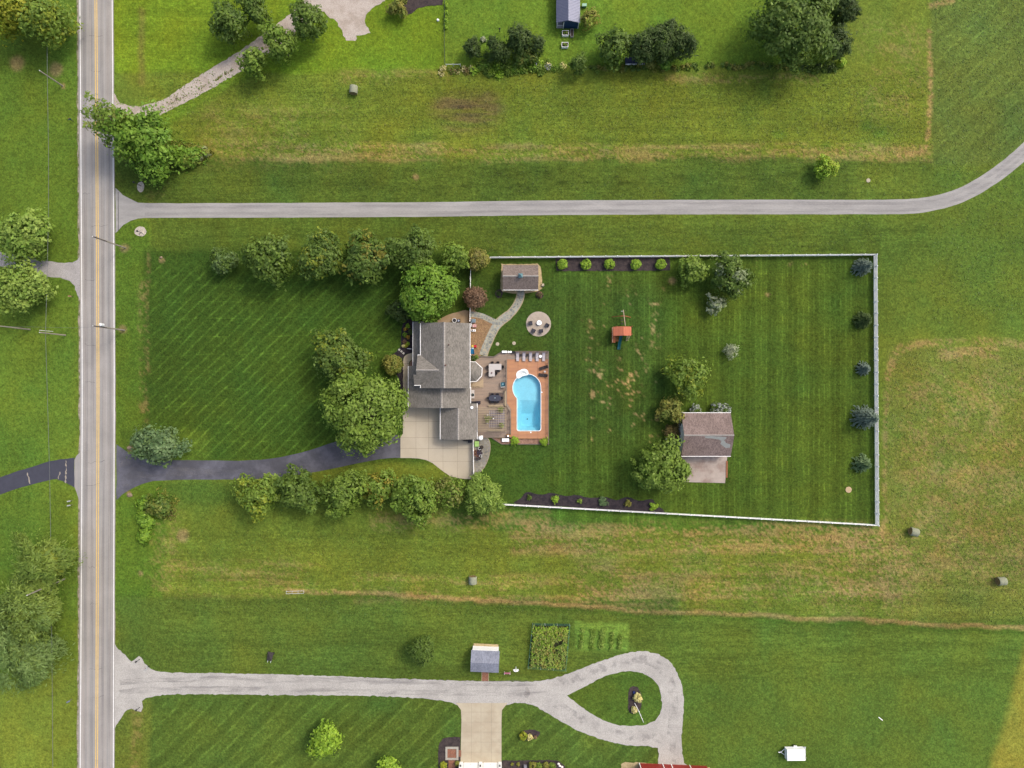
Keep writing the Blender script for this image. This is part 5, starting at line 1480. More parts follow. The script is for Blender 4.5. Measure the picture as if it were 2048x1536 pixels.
# rocks at the drive mouths
def rocks(label, px, py, s, seed, mat):
    t = thing('boulder', label, 'boulder', W(px, py))
    rg = random.Random(seed)
    n = 10
    MB().add([(rg.uniform(0.85, 1.1) * s * r * math.cos(2 * math.pi * k / n), rg.uniform(0.6, 0.8) * s * r * math.sin(2 * math.pi * k / n), z * s * rg.uniform(0.9, 1.1)) for r, z in ((1, 0), (1.02, 0.3), (0.7, 0.55), (0.25, 0.65)) for k in range(n)],
             [(i * n + k, i * n + (k + 1) % n, (i + 1) * n + (k + 1) % n, (i + 1) * n + k) for i in range(3) for k in range(n)] + [tuple(3 * n + k for k in range(n))]).build('stone', mat, t)
M_rock = pm('tan_rock', S(158, 138, 116, GK), 0.9, 0.25, 2, 0.3, 7)
rocks('tan boulder beside the dark house drive mouth', 260, 990, 0.55, 3, M_rock)
rocks('small boulder on the lawn near the dark blue green tree', 322.5, 515, 0.3, 4, M_rock)
rocks('tan rock tucked left of the blue green tree', 259, 896, 0.5, 5, M_rock)
rocks('flat stone in the lawn near the fence corner', 1697, 979, 0.0001, 5, M_rock) if False else None
for (px, py, r, lab) in ((995, 688, 0.36, 'round concrete lid left in the lawn above the pool deck'), (1028, 686.5, 0.36, 'round concrete lid right in the lawn above the pool deck'), (1697, 979.5, 0.62, 'round tan well lid in the fenced lawn corner'),
                         (1736.5, 361, 0.42, 'small ring of bare soil around a drain by the long drive')):
    o = MB().lathe([(r, 0), (r, 0.06), (r * 0.93, 0.08), (r * 0.3, 0.085)], W2(px, py), 20).build('well_lid', pm('lid_concrete', S(196, 186, 160, GK), 0.9, 0.1, 2, 0.2, 9) if r < 0.6 else pm('lid_tan', S(206, 180, 140, GK), 0.9, 0.12, 2, 0.2, 9))
    tag(o, lab, 'well lid')
# dark tarp-covered barrow on the lower lawn
t = thing('garden_cart', 'dark covered garden cart with pale handles on the lower lawn', 'cart', W(542.5, 1310), R(80))
MB().add([(-0.7, -0.35, 0.3), (0.7, -0.45, 0.3), (0.7, 0.45, 0.3), (-0.7, 0.35, 0.3), (-0.85, -0.5, 0.75), (0.85, -0.6, 0.7), (0.85, 0.6, 0.7), (-0.85, 0.5, 0.75), (0, 0, 0.95)],
         [(3, 2, 1, 0), (0, 1, 5, 4), (1, 2, 6, 5), (2, 3, 7, 6), (3, 0, 4, 7), (4, 5, 8), (5, 6, 8), (6, 7, 8), (7, 4, 8)]).build('tub', pm('dark_tarp', S(64, 58, 56, GK), 0.6, 0.2, 3), t)
for s in (-1, 1):
    MB().tube([(0.7, s * 0.3, 0.5), (-0.9, s * 0.32, 0.62), (-1.3, s * 0.3, 0.6)], 0.035, 6).build('handle', M_white, t)
    MB().tube([(-0.5, s * 0.3, 0.3), (-0.6, s * 0.3, 0.0)], 0.03, 6).build('leg', M_dark, t)
    MB().tube([(0.5, s * 0.50, 0.25), (0.5, s * 0.58, 0.25)], 0.25, 12).build('wheel', M_dark, t)

# ================================================================ trailer
t = thing('utility_trailer', 'white box trailer with tow bar parked on the lower lawn', 'trailer', W(1585, 1501.5), R(0.6))
M_tw = pm('white_trailer_paint', (0.84, 0.84, 0.84), 0.35, 0.02, 1)
MB().bbox(-1.75, 1.8, -1.08, 1.08, 0.45, 1.75, 0.06).build('body', M_tw, t)
MB().box(1.82, 2.4, -1.0, 1.0, 0.42, 0.5).build('ramp', pm('ramp_grey', (0.42, 0.43, 0.47), 0.5), t)
for s in (-1, 1):
    MB().tube([(1.82, s * 1.02, 1.7), (2.45, s * 1.02, 0.5)], 0.035, 6).build('ramp_strut', M_tw, t)
    fd = MB().box(0.0, 0.62, *sorted((s * 1.083, s * 1.34)), 0.55, 0.72).build('fender', M_tw, t)
    wl = MB().tube([(0.3, s * 1.10, 0.3), (0.3, s * 1.30, 0.3)], 0.3, 16).build('wheel', M_dark, t)
    MB().tube([(0.3, s * 1.302, 0.3), (0.3, s * 1.315, 0.3)], 0.17, 12).build('rim', M_steel, wl)
    MB().bar((-1.75, s * 0.6, 0.42), (-2.5, 0.0, 0.45), 0.08).build('tow_bar', M_tw, t)
MB().bar((-2.38, 0, 0.5), (-3.0, 0, 0.5), 0.12).build('coupling', M_tw, t)
MB().tube([(-2.45, 0.0, 0.0), (-2.45, 0.0, 0.9)], 0.035, 6).build('jack', M_tw, t)
o = MB().bar((*W2(1757, 1434), 0.05), (*W2(1765, 1440.5), 0.05), 0.14, 0.07).build('plank', M_white)
tag(o, 'short white plank lying on the lower right lawn', 'plank')

# ================================================================ play set
t = thing('play_set', 'wooden swing and play set with orange roof and green slide', 'play set', W(1244, 665))
M_cedar = pm('cedar', S(176, 104, 66, GK), 0.8, 0.15, 2, 0.2, 8)
M_cedar_roof = pm('orange_roof_boards', S(210, 124, 92, GK), 0.75, 0.10, 2, 0.15, 9, rand=0.08)
M_slide = pm('green_slide_plastic', S(20, 92, 100, GK), 0.35, 0.05, 2)
M_pale_wood = pm('pale_weathered_wood', S(196, 172, 146, GK), 0.8, 0.12, 2)
ze, zr = 3.0, 3.7
xa, xb, xr_ = wx(1227, ze), wx(1262.5, ze), wx(1247, zr)
ya, yc = wy(671.5, ze), wy(653.5, ze)
for i in range(7):
    f0, f1 = i / 7, (i + 0.92) / 7
    P_(B().slab([(xa + (xr_ - xa) * f0, ya, ze + (zr - ze) * f0), (xa + (xr_ - xa) * f1, ya, ze + (zr - ze) * f1), (xa + (xr_ - xa) * f1, yc, ze + (zr - ze) * f1), (xa + (xr_ - xa) * f0, yc, ze + (zr - ze) * f0)], 0.04), 'roof_board', M_cedar_roof, t)
    P_(B().slab([(xb + (xr_ - xb) * f1, ya, ze + (zr - ze) * f1), (xb + (xr_ - xb) * f0, ya, ze + (zr - ze) * f0), (xb + (xr_ - xb) * f0, yc, ze + (zr - ze) * f0), (xb + (xr_ - xb) * f1, yc, ze + (zr - ze) * f1)], 0.04), 'roof_board', M_cedar_roof, t)
for x_ in (1230, 1259.5):
    for y_ in (655, 670):
        P_(MB().box(wx(x_) - 0.06, wx(x_) + 0.06, wy(y_) - 0.06, wy(y_) + 0.06, 0, 2.95), 'post', M_cedar, t)
P_(MB().box(wx(1229), wx(1260), wy(671), wy(654), 1.45, 1.52), 'platform', M_cedar, t)
# lower platform with slats left of the slide
P_(MB().box(wx(1222), wx(1229), wy(686), wy(656), 1.2, 1.28), 'platform', M_cedar, t)
for k in range(6):
    P_(MB().box(wx(1224.5 + k * 2) - 0.05, wx(1224.5 + k * 2) + 0.05, wy(683.5), wy(672), 1.0 - 0.0 * k, 1.05), 'slat', M_cedar, t)
for k in range(4):
    P_(MB().bar((*W2(1222.3, 656 + k * 10), 0.0), (*W2(1222.3, 656 + k * 10), 1.9), 0.1), 'post', M_cedar, t)
P_(MB().bar((*W2(1222.3, 656), 1.9), (*W2(1222.3, 686), 1.9), 0.08), 'rail', M_pale_wood, t)
for px in (1252, 1258):
    P_(MB().bar((*W2(px, 682 - (px - 1252) * 0.8), 0.0), (*W2(px, 671), 1.6), 0.09), 'ladder_side', M_pale_wood, t)
for k in range(4):
    P_(MB().bar((*W2(1252, 681 - k * 2.4), 0.15 + k * 0.36), (*W2(1258, 680.4 - k * 2.3), 0.15 + k * 0.36), 0.06), 'ladder_rung', M_pale_wood, t)
def slide_pts(x):
    return [(*W2(1240.0 + x, 671), 1.5), (*W2(1239.5 + x, 676), 1.2), (*W2(1238.2 + x, 686), 0.55), (*W2(1237.4 + x, 694), 0.22), (*W2(1236.8 + x, 699), 0.18)]
l, r_ = slide_pts(-2.4), slide_pts(2.4)
mb = MB()
n = len(l)
mb.add(l + r_ + [(a, b, c - 0.04) for a, b, c in l + r_], [(i, i + 1, n + i + 1, n + i) for i in range(n - 1)] + [(2 * n + i, 3 * n + i, 3 * n + i + 1, 2 * n + i + 1) for i in range(n - 1)])
sl_ = P_(mb, 'slide', M_slide, t)
for q in (l, r_):
    P_(MB().tube([(a, b, c + 0.1) for a, b, c in q], 0.06, 6), 'slide_edge', M_slide, sl_)
# swing beam and A-frame
bz = 2.5
P_(MB().bar((*W2(1246.5, 654), bz), (*W2(1246.6, 619.5, bz), bz), 0.14, 0.14), 'swing_beam', M_pale_wood, t)
for (ax, ay) in ((1224, 634), (1261, 634.5)):
    P_(MB().bar((*W2(ax, ay), 0), (*W2(1246.6, 631, bz), bz - 0.1), 0.12), 'swing_leg', M_cedar, t)
P_(MB().bar((*W2(1233, 633.5), 1.1), (*W2(1254, 633.5), 1.1), 0.1), 'brace', M_cedar, t)
for py in (641, 648, 623):
    sw = P_(MB().box(wx(1243.5) - 0.22, wx(1243.5) + 0.22, wy(py) - 0.1, wy(py) + 0.1, 0.48, 0.52), 'swing_seat', M_dark if py != 623 else pm('grey_swing', S(150, 160, 150, GK), 0.5), t)
    for s in (-0.2, 0.2):
        P_(MB().tube([(wx(1243.5) + s, wy(py), 0.52), (wx(1246.5) + s * 0.2, wy(py), bz - 0.07)], 0.012, 4), 'chain', M_steel, sw)
# ================================================================ furniture
M_wicker = pm('dark_wicker', S(58, 52, 52, GK), 0.7, 0.15, 4, 0.3, 20)
M_blackw = pm('black_furniture', S(44, 44, 52, GK), 0.5, 0.1, 4, 0.15, 15)
M_char = pm('charcoal_cushion', S(70, 70, 80, GK), 0.8, 0.1, 4)
M_grey_sling = pm('grey_sling', S(208, 201, 204, GK), 0.7, 0.06, 3, 0.12, 14)
M_grey_sling2 = pm('grey_sling_dark', S(150, 143, 150, GK), 0.7, 0.06, 3, 0.12, 14)
M_tabletop = pm('pale_tabletop', S(212, 206, 200, GK), 0.5, 0.04, 1)
M_slate = pm('slate_table', S(70, 72, 86, GK), 0.4, 0.08, 2)
M_teal = pm('teal_fabric', S(52, 108, 124, GK), 0.8, 0.08, 3)

def chair(label, px, py, rz, z, frame, cush, group, w=0.62, d=0.6, round_back=False, name='patio_chair'):
    """armchair facing local +x"""
    t = thing(name, label, 'chair', (*W2(px, py), z), rz, group)
    MB().bbox(-d / 2, d / 2, -w / 2 + 0.06, w / 2 - 0.06, 0.30, 0.44, 0.04).build('seat', cush, t)
    if round_back:
        n = 9
        ang = [math.pi * (0.5 + k / (n - 1)) for k in range(n)]
        o = [(0.02 + d * 0.55 * math.cos(a), w * 0.52 * math.sin(a)) for a in ang]
        i = [(0.02 + (d * 0.55 - 0.07) * math.cos(a), (w * 0.52 - 0.07) * math.sin(a)) for a in ang]
        MB().prism(o + i[::-1], 0.3, 0.78).build('backrest', frame, t)
    else:
        MB().add([(-d / 2 - 0.12, -w / 2 + 0.05, 0.92), (-d / 2 - 0.12, w / 2 - 0.05, 0.92), (-d / 2 - 0.04, w / 2 - 0.05, 0.92), (-d / 2 - 0.04, -w / 2 + 0.05, 0.92),
                  (-d / 2 - 0.03, -w / 2 + 0.05, 0.36), (-d / 2 - 0.03, w / 2 - 0.05, 0.36), (-d / 2 + 0.06, w / 2 - 0.05, 0.36), (-d / 2 + 0.06, -w / 2 + 0.05, 0.36)],
                 [(0, 1, 2, 3), (7, 6, 5, 4), (0, 4, 5, 1), (1, 5, 6, 2), (2, 6, 7, 3), (3, 7, 4, 0)]).build('backrest', frame, t)
    for s in (-1, 1):
        MB().bbox(-d / 2 + 0.08, d / 2, *sorted((s * w / 2, s * (w / 2 - 0.07))), 0.58, 0.63, 0.015).build('armrest', frame, t)
        for x_ in (-d / 2 + 0.1, d / 2 - 0.05):
            MB().box(x_ - 0.025, x_ + 0.025, *sorted((s * (w / 2 - 0.06), s * (w / 2 - 0.01))), 0, 0.579).build('leg', frame, t)
    return t

def lounger(label, px, py, rz, z, frame, bed, group, name='sun_lounger', back=0.35):
    """lies along local +x (feet), head at -x"""
    t = thing(name, label, 'sun lounger', (*W2(px, py), z), rz, group)
    for s in (-1, 1):
        MB().box(-0.88, 0.88, *sorted((s * 0.31, s * 0.26)), 0.24, 0.30).build('side_rail', frame, t)
        for x_ in (-0.7, 0.75):
            MB().box(x_ - 0.025, x_ + 0.025, *sorted((s * 0.305, s * 0.265)), 0, 0.239).build('leg', frame, t)
    for k in range(7):
        x_ = -0.22 + k * 0.155
        MB().bbox(x_, x_ + 0.14, -0.255, 0.255, 0.27, 0.32, 0.01).build('slat', bed, t)
    MB().slab([(-0.88, -0.27, 0.33 + back), (-0.22, -0.27, 0.33), (-0.22, 0.27, 0.33), (-0.88, 0.27, 0.33 + back)], 0.05).build('backrest', bed, t)
    MB().slab([(-0.86, -0.22, 0.36 + back), (-0.68, -0.22, 0.36 + back * 0.72), (-0.68, 0.22, 0.36 + back * 0.72), (-0.86, 0.22, 0.36 + back)], 0.025).build('headrest', M_grey_sling2 if bed is M_grey_sling else bed, t)
    return t

G1 = 'grey loungers in a row at the head of the pool'
for k, (px, lab) in enumerate(((1035, 'grey slatted lounger, first of the row from the white storage box'), (1047.8, 'grey slatted lounger, second of the row from the white storage box'),
                               (1061, 'grey slatted lounger, middle one of the row of five'), (1074, 'grey slatted lounger just left of the white round table'),
                               (1087, 'grey slatted lounger nearest the railing corner'))):
    lounger(lab, px, 714, R(-90), ZP, M_grey_sling2, M_grey_sling, G1)
lounger('dark wicker lounger set askew, upper of two beside the pool', 1087, 735.5, R(198), ZP, M_wicker, M_wicker, 'dark loungers beside the pool', back=0.3)
lounger('dark wicker lounger, lower of two beside the pool', 1086, 750.5, R(172), ZP, M_wicker, M_wicker, 'dark loungers beside the pool', back=0.3)
def side_table(label, px, py, z, r, h, mat, lm, square=False, name='side_table'):
    t = thing(name, label, 'side table', (*W2(px, py), z))
    if square: MB().bbox(-r, r, -r, r, h - 0.04, h, 0.01).build('top', mat, t)
    else: MB().lathe([(r, h - 0.04), (r, h - 0.01), (r * 0.96, h)], (0, 0), 18).build('top', mat, t)
    for k in range(4):
        a = math.pi / 4 + k * math.pi / 2
        MB().tube([(r * 0.7 * math.cos(a), r * 0.7 * math.sin(a), 0), (r * 0.6 * math.cos(a), r * 0.6 * math.sin(a), h - 0.041)], 0.02, 6).build('leg', lm, t)
    return t
for px, lab in ((1041.5, 'low dark side table between the first two grey loungers'), (1054.5, 'low dark side table between the second and middle grey loungers'), (1067.5, 'low dark side table right of the middle grey lounger')):
    side_table(lab, px, 710.5, ZP, 0.26, 0.42, M_wicker, M_wicker, True)
side_table('white round side table between the last two grey loungers', 1080.6, 713, ZP, 0.28, 0.5, M_white, M_white)
side_table('pale round side table between the dark loungers', 1089.3, 743.5, ZP, 0.2, 0.45, M_tabletop, M_wicker)
def box_thing(name, label, cat, px0, px1, py0, py1, z, h, body, lid, lidh=0.08):
    cx, cy = (px0 + px1) / 2, (py0 + py1) / 2
    w, l = (px1 - px0) / 20, (py1 - py0) / 20
    t = thing(name, label, cat, (*W2(cx, cy), z))
    MB().box(-w + 0.02, w - 0.02, -l + 0.02, l - 0.02, 0, h - lidh).build('body', body, t)
    MB().bbox(-w, w, -l, l, h - lidh + 0.002, h, 0.03).build('lid', lid, t)
    return t
box_thing('storage_box', 'long white storage box on the deck corner', 'storage box', 1004, 1014, 702, 706.2, ZD, 0.6, M_white, M_white)
box_thing('storage_box', 'dark storage box beside the white stools', 'storage box', 1024.3, 1031, 702.8, 706.6, ZP, 0.6, M_blackw, M_blackw)
for px, lab in ((1017.2, 'white round stool next to the long white box'), (1021.6, 'white round stool next to the dark box')):
    t = thing('stool', lab, 'stool', (*W2(px, 704.3), ZP))
    MB().lathe([(0.17, 0), (0.2, 0.05), (0.19, 0.4)], (0, 0), 14).build('base', M_white, t)
    MB().lathe([(0.215, 0.402), (0.215, 0.46), (0.17, 0.49)], (0, 0), 14).build('cushion', M_white, t)
# L-shaped bar table
t = thing('bar_table', 'white L shaped table on the wooden deck', 'table', (*W2(985, 738), ZD))
MB().prism([(W2(*p)[0] - t.location.x, W2(*p)[1] - t.location.y) for p in [(978, 728), (1003, 728), (1003, 740), (990, 740), (990, 753), (978, 753)]], 0.68, 0.74).build('top', M_tabletop, t)
for p in ((980, 730), (1001, 730), (1001, 738), (980, 751), (988, 751), (988, 738)):
    q = W2(*p)
    MB().box(q[0] - t.location.x - 0.05, q[0] - t.location.x + 0.05, q[1] - t.location.y - 0.05, q[1] - t.location.y + 0.05, 0, 0.679).build('leg', M_wicker, t)
o = MB().lathe([(0.09, 0), (0.14, 0.08), (0.08, 0.2), (0.1, 0.24)], (0, 0), 12).build('vase', pm('dark_red_glaze', (0.10, 0.03, 0.03), 0.3))
o.location = (*W2(983.8, 746), ZD + 0.742); tag(o, 'dark vase standing on the white L shaped table', 'vase')
G2 = 'dark wicker chairs around the white L table'
for (px, py, rz, lab) in ((984.8, 725.5, -90, 'dark chair on the upper side of the L table, left one'), (996, 725.5, -90, 'dark chair on the upper side of the L table, right one'),
                          (975.5, 734, 0, 'dark chair left of the L table, upper one'), (975.5, 747, 0, 'dark chair left of the L table, lower one'),
                          (1005.8, 734, 180, 'dark chair at the right end of the L table'), (992.6, 747, 180, 'dark chair inside the corner of the L table, lower one'),
                          (997, 741.8, 90, 'dark chair inside the corner of the L table, tucked below its arm')):
    chair(lab, px, py, R(rz), ZD, M_wicker, M_wicker, G2, 0.58, 0.5, True)
# teal egg chair
t = chair('teal lounge chair with pale arms by the deck railing', 1006, 769, R(95), ZD, M_tabletop, M_teal, None, 1.0, 0.9, False, 'lounge_chair')
MB().bbox(-0.1, 0.2, -0.12, 0.14, 0.442, 0.56, 0.05).build('pillow', pm('pale_blue_pillow', S(150, 196, 214, GK), 0.8), t)
# grey chaise by the wall
t = thing('chaise', 'pale cushioned chaise standing by the house wall', 'chaise', (*W2(946, 788.3), ZD))
MB().bbox(-0.31, 0.31, -0.85, 0.85, 0.12, 0.34, 0.05).build('cushion', M_tabletop, t)
for x_ in (-0.25, 0.25):
    for y_ in (-0.75, 0.75):
        MB().box(x_ - 0.03, x_ + 0.03, y_ - 0.03, y_ + 0.03, 0, 0.119).build('leg', M_wicker, t)
t = thing('garden_ornament', 'dark cone shaped ornament on the pale chaise', 'ornament', (*W2(946, 789.5), ZD + 0.342))
MB().lathe([(0.28, 0), (0.3, 0.1), (0.12, 0.4), (0.06, 0.7), (0.02, 0.9)], (0, 0), 12).build('cone', pm('dark_verdigris', S(66, 80, 80, GK), 0.5), t)
# barbecue
t = thing('barbecue', 'covered black barbecue with side shelf against the garage wall', 'barbecue', (*W2(957, 804.5), ZD))
MB().box(-0.5, 0.45, -0.28, 0.28, 0.1, 0.85).build('cabinet', M_blackw, t)
MB().add([(-0.4, -0.28, 0.852), (0.42, -0.28, 0.852), (0.42, 0.28, 0.852), (-0.4, 0.28, 0.852), (-0.4, -0.2, 1.1), (0.42, -0.2, 1.1), (0.42, 0.12, 1.18), (-0.4, 0.12, 1.18)],
         [(0, 1, 5, 4), (1, 2, 6, 5), (2, 3, 7, 6), (3, 0, 4, 7), (4, 5, 6, 7), (3, 2, 1, 0)]).build('lid', pm('grill_lid', S(84, 82, 94, GK), 0.35, metal=0.4), t)
MB().box(-1.45, -0.52, -0.25, 0.22, 0.78, 0.82).build('side_shelf', M_blackw, t)
for x_ in (-1.4,):
    for y_ in (-0.2, 0.17):
        MB().box(x_ - 0.03, x_ + 0.03, y_ - 0.03, y_ + 0.03, 0, 0.779).build('leg', M_blackw, t)
MB().tube([(-0.3, -0.34, 1.0), (0.32, -0.34, 1.0)], 0.02, 6).build('handle', M_steel, t)
# outdoor rug with dining set
M_rug = pm('brown_rug', S(112, 98, 92, GK), 0.95, 0.08, 2, 0.2, 9)
t = thing('rug', 'brown outdoor rug with pale border under the dining set', 'rug', (*W2(992, 796), ZD))
MB().box(-1.58, 1.58, -1.22, 1.22, 0.004, 0.012).build('border', pm('rug_border', S(188, 172, 148, GK), 0.95), t)
MB().box(-1.48, 1.48, -1.12, 1.12, 0.0125, 0.018).build('field', M_rug, t)
t = thing('dining_table', 'oval slate dining table with six black chairs around', 'table', (*W2(990, 796), ZD + 0.018))
MB().prism([(1.22 * (abs(math.cos(a)) ** 0.6) * (1 if math.cos(a) >= 0 else -1), 0.62 * (abs(math.sin(a)) ** 0.6) * (1 if math.sin(a) >= 0 else -1)) for a in [2 * math.pi * k / 28 for k in range(28)]], 0.69, 0.74).build('top', M_slate, t)
for x_ in (-0.8, 0.8):
    for y_ in (-0.35, 0.35):
        MB().box(x_ - 0.04, x_ + 0.04, y_ - 0.04, y_ + 0.04, 0, 0.689).build('leg', M_blackw, t)
o = MB().lathe([(0.1, 0), (0.12, 0.05), (0.06, 0.16), (0.1, 0.2)], (0, 0), 10).build('vase', pm('pale_blue_vase', S(176, 200, 204, GK), 0.4))
o.location = (*W2(990.3, 795.6), ZD + 0.76); tag(o, 'pale vase in the middle of the slate dining table', 'vase')
G3 = 'black chairs around the slate dining table'
for (px, py, rz, lab) in ((985.3, 788.8, -90, 'black dining chair on the upper long side, left'), (995.3, 788.8, -90, 'black dining chair on the upper long side, right'),
                          (985.3, 803.0, 90, 'black dining chair on the lower long side, left'), (995.3, 803.0, 90, 'black dining chair on the lower long side, right'),
                          (976.6, 796, 0, 'black dining chair at the left head of the oval table'), (1003.6, 796, 180, 'black dining chair at the right head of the oval table')):
    chair(lab, px, py, R(rz), ZD + 0.018, M_blackw, M_char, G3, 0.55, 0.5, True)
def bench(label, a, b, z, w=0.32):
    A, Bv = Vector(W(*a)), Vector(W(*b))
    t = thing('bench', label, 'bench', (A.x, A.y, z), math.atan2(Bv.y - A.y, Bv.x - A.x))
    L = (Bv - A).length
    for k in range(2):
        MB().bbox(0, L, -w / 2 + k * w / 2 + 0.005, -w / 2 + (k + 1) * w / 2 - 0.005, 0.40, 0.45, 0.01).build('seat_board', M_timber_light, t)
    for x_ in (0.15, L - 0.15):
        MB().box(x_ - 0.05, x_ + 0.05, -w / 2 + 0.02, w / 2 - 0.02, 0, 0.399).build('leg', M_rail, t)
bench('pale timber bench below the dining rug', (977, 811.5), (1007, 811.5), ZD)
bench('pale timber bench along the railing beside the dining rug', (1010.8, 812), (1010.8, 781), ZD, 0.28)
bench('pale timber bench on the lower side of the pergola', (977, 860.5), (1005, 860.5), ZD, 0.26)
# pergola
t = thing('pergola', 'slatted pergola against the garage wall over the seating', 'pergola', (*W2(982, 838), ZD))
zt = 2.45
for py in (816, 861):
    P_(MB().box(wx(1010) - 0.07, wx(1010) + 0.07, wy(py) - 0.07, wy(py) + 0.07, ZD, zt + 0.3), 'post', M_timber_light, t)
    P_(MB().box(wx(957) - 0.07, wx(957) + 0.07, wy(py) - 0.07, wy(py) + 0.07, ZD, zt + 0.3), 'post', M_timber_light, t)
for px in (957.5, 1010):
    P_(MB().box(wx(px) - 0.05, wx(px) + 0.05, wy(863), wy(814), zt + 0.301, zt + 0.44), 'beam', M_rail, t)
for k in range(15):
    yy = wy(815.5 + k * 3.3, zt)
    P_(MB().box(wx(955, zt), wx(1013, zt), yy - 0.05, yy + 0.05, zt + 0.441, zt + 0.56), 'rafter', M_timber_light, t)
# striped rug under it
t = thing('rug', 'striped grey outdoor rug under the pergola', 'rug', (*W2(994, 838), ZD))
M_r1, M_r2 = pm('rug_dark', S(112, 106, 116, GK), 0.95), pm('rug_light', S(168, 162, 174, GK), 0.95)
MB().box(-1.62, 1.62, -1.75, 1.75, 0.004, 0.010).build('field', M_r1, t)
for k in range(9):
    MB().box(-1.55 + k * 0.355, -1.55 + k * 0.355 + 0.16, -1.7, 1.7, 0.0105, 0.014).build('stripe', M_r2, t)
side_table('square dark table under the pergola', 986, 836, ZD + 0.015, 0.36, 0.45, M_slate, M_blackw, True, 'coffee_table')
for (px, py, z, lab) in ((975, 829.5, 0, 'white lantern on the upper side of the pergola seating'), (975, 845.5, 0, 'white lantern on the lower side of the pergola seating'), (986.8, 836.5, 0.467, 'small white lantern on the square pergola table')):
    t = thing('lantern', lab, 'lantern', (*W2(px, py), ZD + z))
    MB().box(-0.1, 0.1, -0.1, 0.1, 0, 0.3).build('glass', M_white, t)
    MB().add([(-0.14, -0.14, 0.302), (0.14, -0.14, 0.302), (0.14, 0.14, 0.302), (-0.14, 0.14, 0.302), (0, 0, 0.45)], [(3, 2, 1, 0), (0, 1, 4), (1, 2, 4), (2, 3, 4), (3, 0, 4)]).build('cap', M_white, t)
# fire patio
t = thing('fire_table', 'round white fire table on the round patio', 'fire table', (*W2(1078.3, 646), 0.045))
MB().lathe([(0.36, 0), (0.4, 0.05), (0.4, 0.38)], (0, 0), 24).build('base', M_tabletop, t)
MB().lathe([(0.49, 0.382), (0.5, 0.4), (0.5, 0.45), (0.48, 0.47), (0.16, 0.47), (0.15, 0.44), (0.02, 0.44)], (0, 0), 28).build('top', M_white, t)
MB().lathe([(0.12, 0.445), (0.10, 0.475), (0.03, 0.49)], (0, 0), 12).build('burner_lid', pm('dark_burner', (0.25, 0.22, 0.2), 0.5), t)
G4 = 'black chairs around the white fire table'
for (px, py, rz, lab) in ((1061.5, 646.5, 5, 'black patio chair left of the white fire table'), (1067, 661.5, 65, 'black patio chair below left of the white fire table'),
                          (1082, 662, 95, 'black patio chair straight below the white fire table'), (1093.5, 651, 155, 'black patio chair right of the white fire table')):
    chair(lab, px, py, R(rz), 0.045, M_blackw, M_char, G4, 0.78, 0.66)
# patio side of the house
t = thing('grill_island', 'grey topped grill cart on the tan patio by the fence', 'grill', W(947.3, 642.5))
MB().box(-0.38, 0.38, -0.38, 0.38, 0.06, 0.85).build('cabinet', M_white, t)
MB().bbox(-0.42, 0.42, -0.36, 0.36, 0.852, 1.12, 0.14).build('lid', pm('blue_grey_lid', S(124, 144, 156, GK), 0.35), t)
MB().box(-0.46, -0.40, -1.15, 0.4, 0.3, 0.9).build('side_frame', M_white, t)
t = thing('toy_kitchen', 'pink and white toy stand on the tan patio', 'toy', W(949, 652))
MB().bbox(-0.4, 0.38, -0.3, 0.3, 0.035, 0.5, 0.03).build('body', pm('pale_pink_plastic', S(226, 184, 176, GK), 0.5), t)
for y_ in (-0.15, 0.12):
    MB().lathe([(0.09, 0.5), (0.09, 0.53), (0.05, 0.54)], (0.12, y_), 12).build('knob', pm('red_plastic', S(206, 40, 60, GK), 0.4), t)
t = thing('toy_table', 'white toy table with dark bowls on the tan patio', 'toy', W(947.5, 661))
MB().bbox(-0.45, 0.42, -0.22, 0.2, 0.36, 0.42, 0.02).build('top', M_white, t)
for x_ in (-0.36, 0.33):
    for y_ in (-0.15, 0.13):
        MB().box(x_ - 0.03, x_ + 0.03, y_ - 0.03, y_ + 0.03, 0.03, 0.359).build('leg', M_white, t)
for x_, r in ((-0.2, 0.14), (0.2, 0.1)):
    MB().lathe([(r * 0.6, 0.421), (r, 0.5), (r * 0.8, 0.5), (r * 0.5, 0.44)], (x_, 0), 12).build('bowl', M_dark, t)
t = thing('toy_car', 'red and yellow toy car on the tan patio', 'toy car', W(948, 692.7), 0)
MB().bbox(-0.05, 0.5, -0.24, 0.24, 0.12, 0.42, 0.06).build('bonnet', pm('red_plastic', S(206, 40, 60, GK)), t)
MB().bbox(-0.5, -0.052, -0.26, 0.26, 0.12, 0.72, 0.06).build('cab', pm('yellow_plastic', S(226, 196, 96, GK), 0.4), t)
for x_ in (-0.32, 0.32):
    for s in (-1, 1):
        MB().tube([(x_, s * 0.262, 0.15), (x_, s * 0.32, 0.15)], 0.12, 12).build('wheel', M_dark, t)
t = thing('toy_slide', 'blue toddler slide with white steps by the house wall', 'toy slide', W(945.2, 703.5))
M_blue = pm('blue_plastic', S(44, 140, 196, GK), 0.35)
MB().add([(-0.22, 0.5, 0.6), (0.26, 0.5, 0.6), (0.3, -0.45, 0.1), (-0.26, -0.45, 0.1), (-0.22, 0.5, 0.52), (0.26, 0.5, 0.52), (0.3, -0.45, 0.04), (-0.26, -0.45, 0.04)], [(3, 2, 1, 0), (4, 5, 6, 7), (0, 1, 5, 4), (1, 2, 6, 5), (2, 3, 7, 6), (3, 0, 4, 7)]).build('chute', M_blue, t)
for s in (-0.27, 0.28):
    MB().bar((s, 0.5, 0.72), (s * 1.1, -0.45, 0.2), 0.07, 0.14).build('chute_side', M_blue, t)
MB().bbox(-0.2, 0.24, 0.52, 0.78, 0.04, 0.62, 0.04).build('steps', pm('pale_blue_plastic', S(196, 226, 240, GK), 0.4), t)
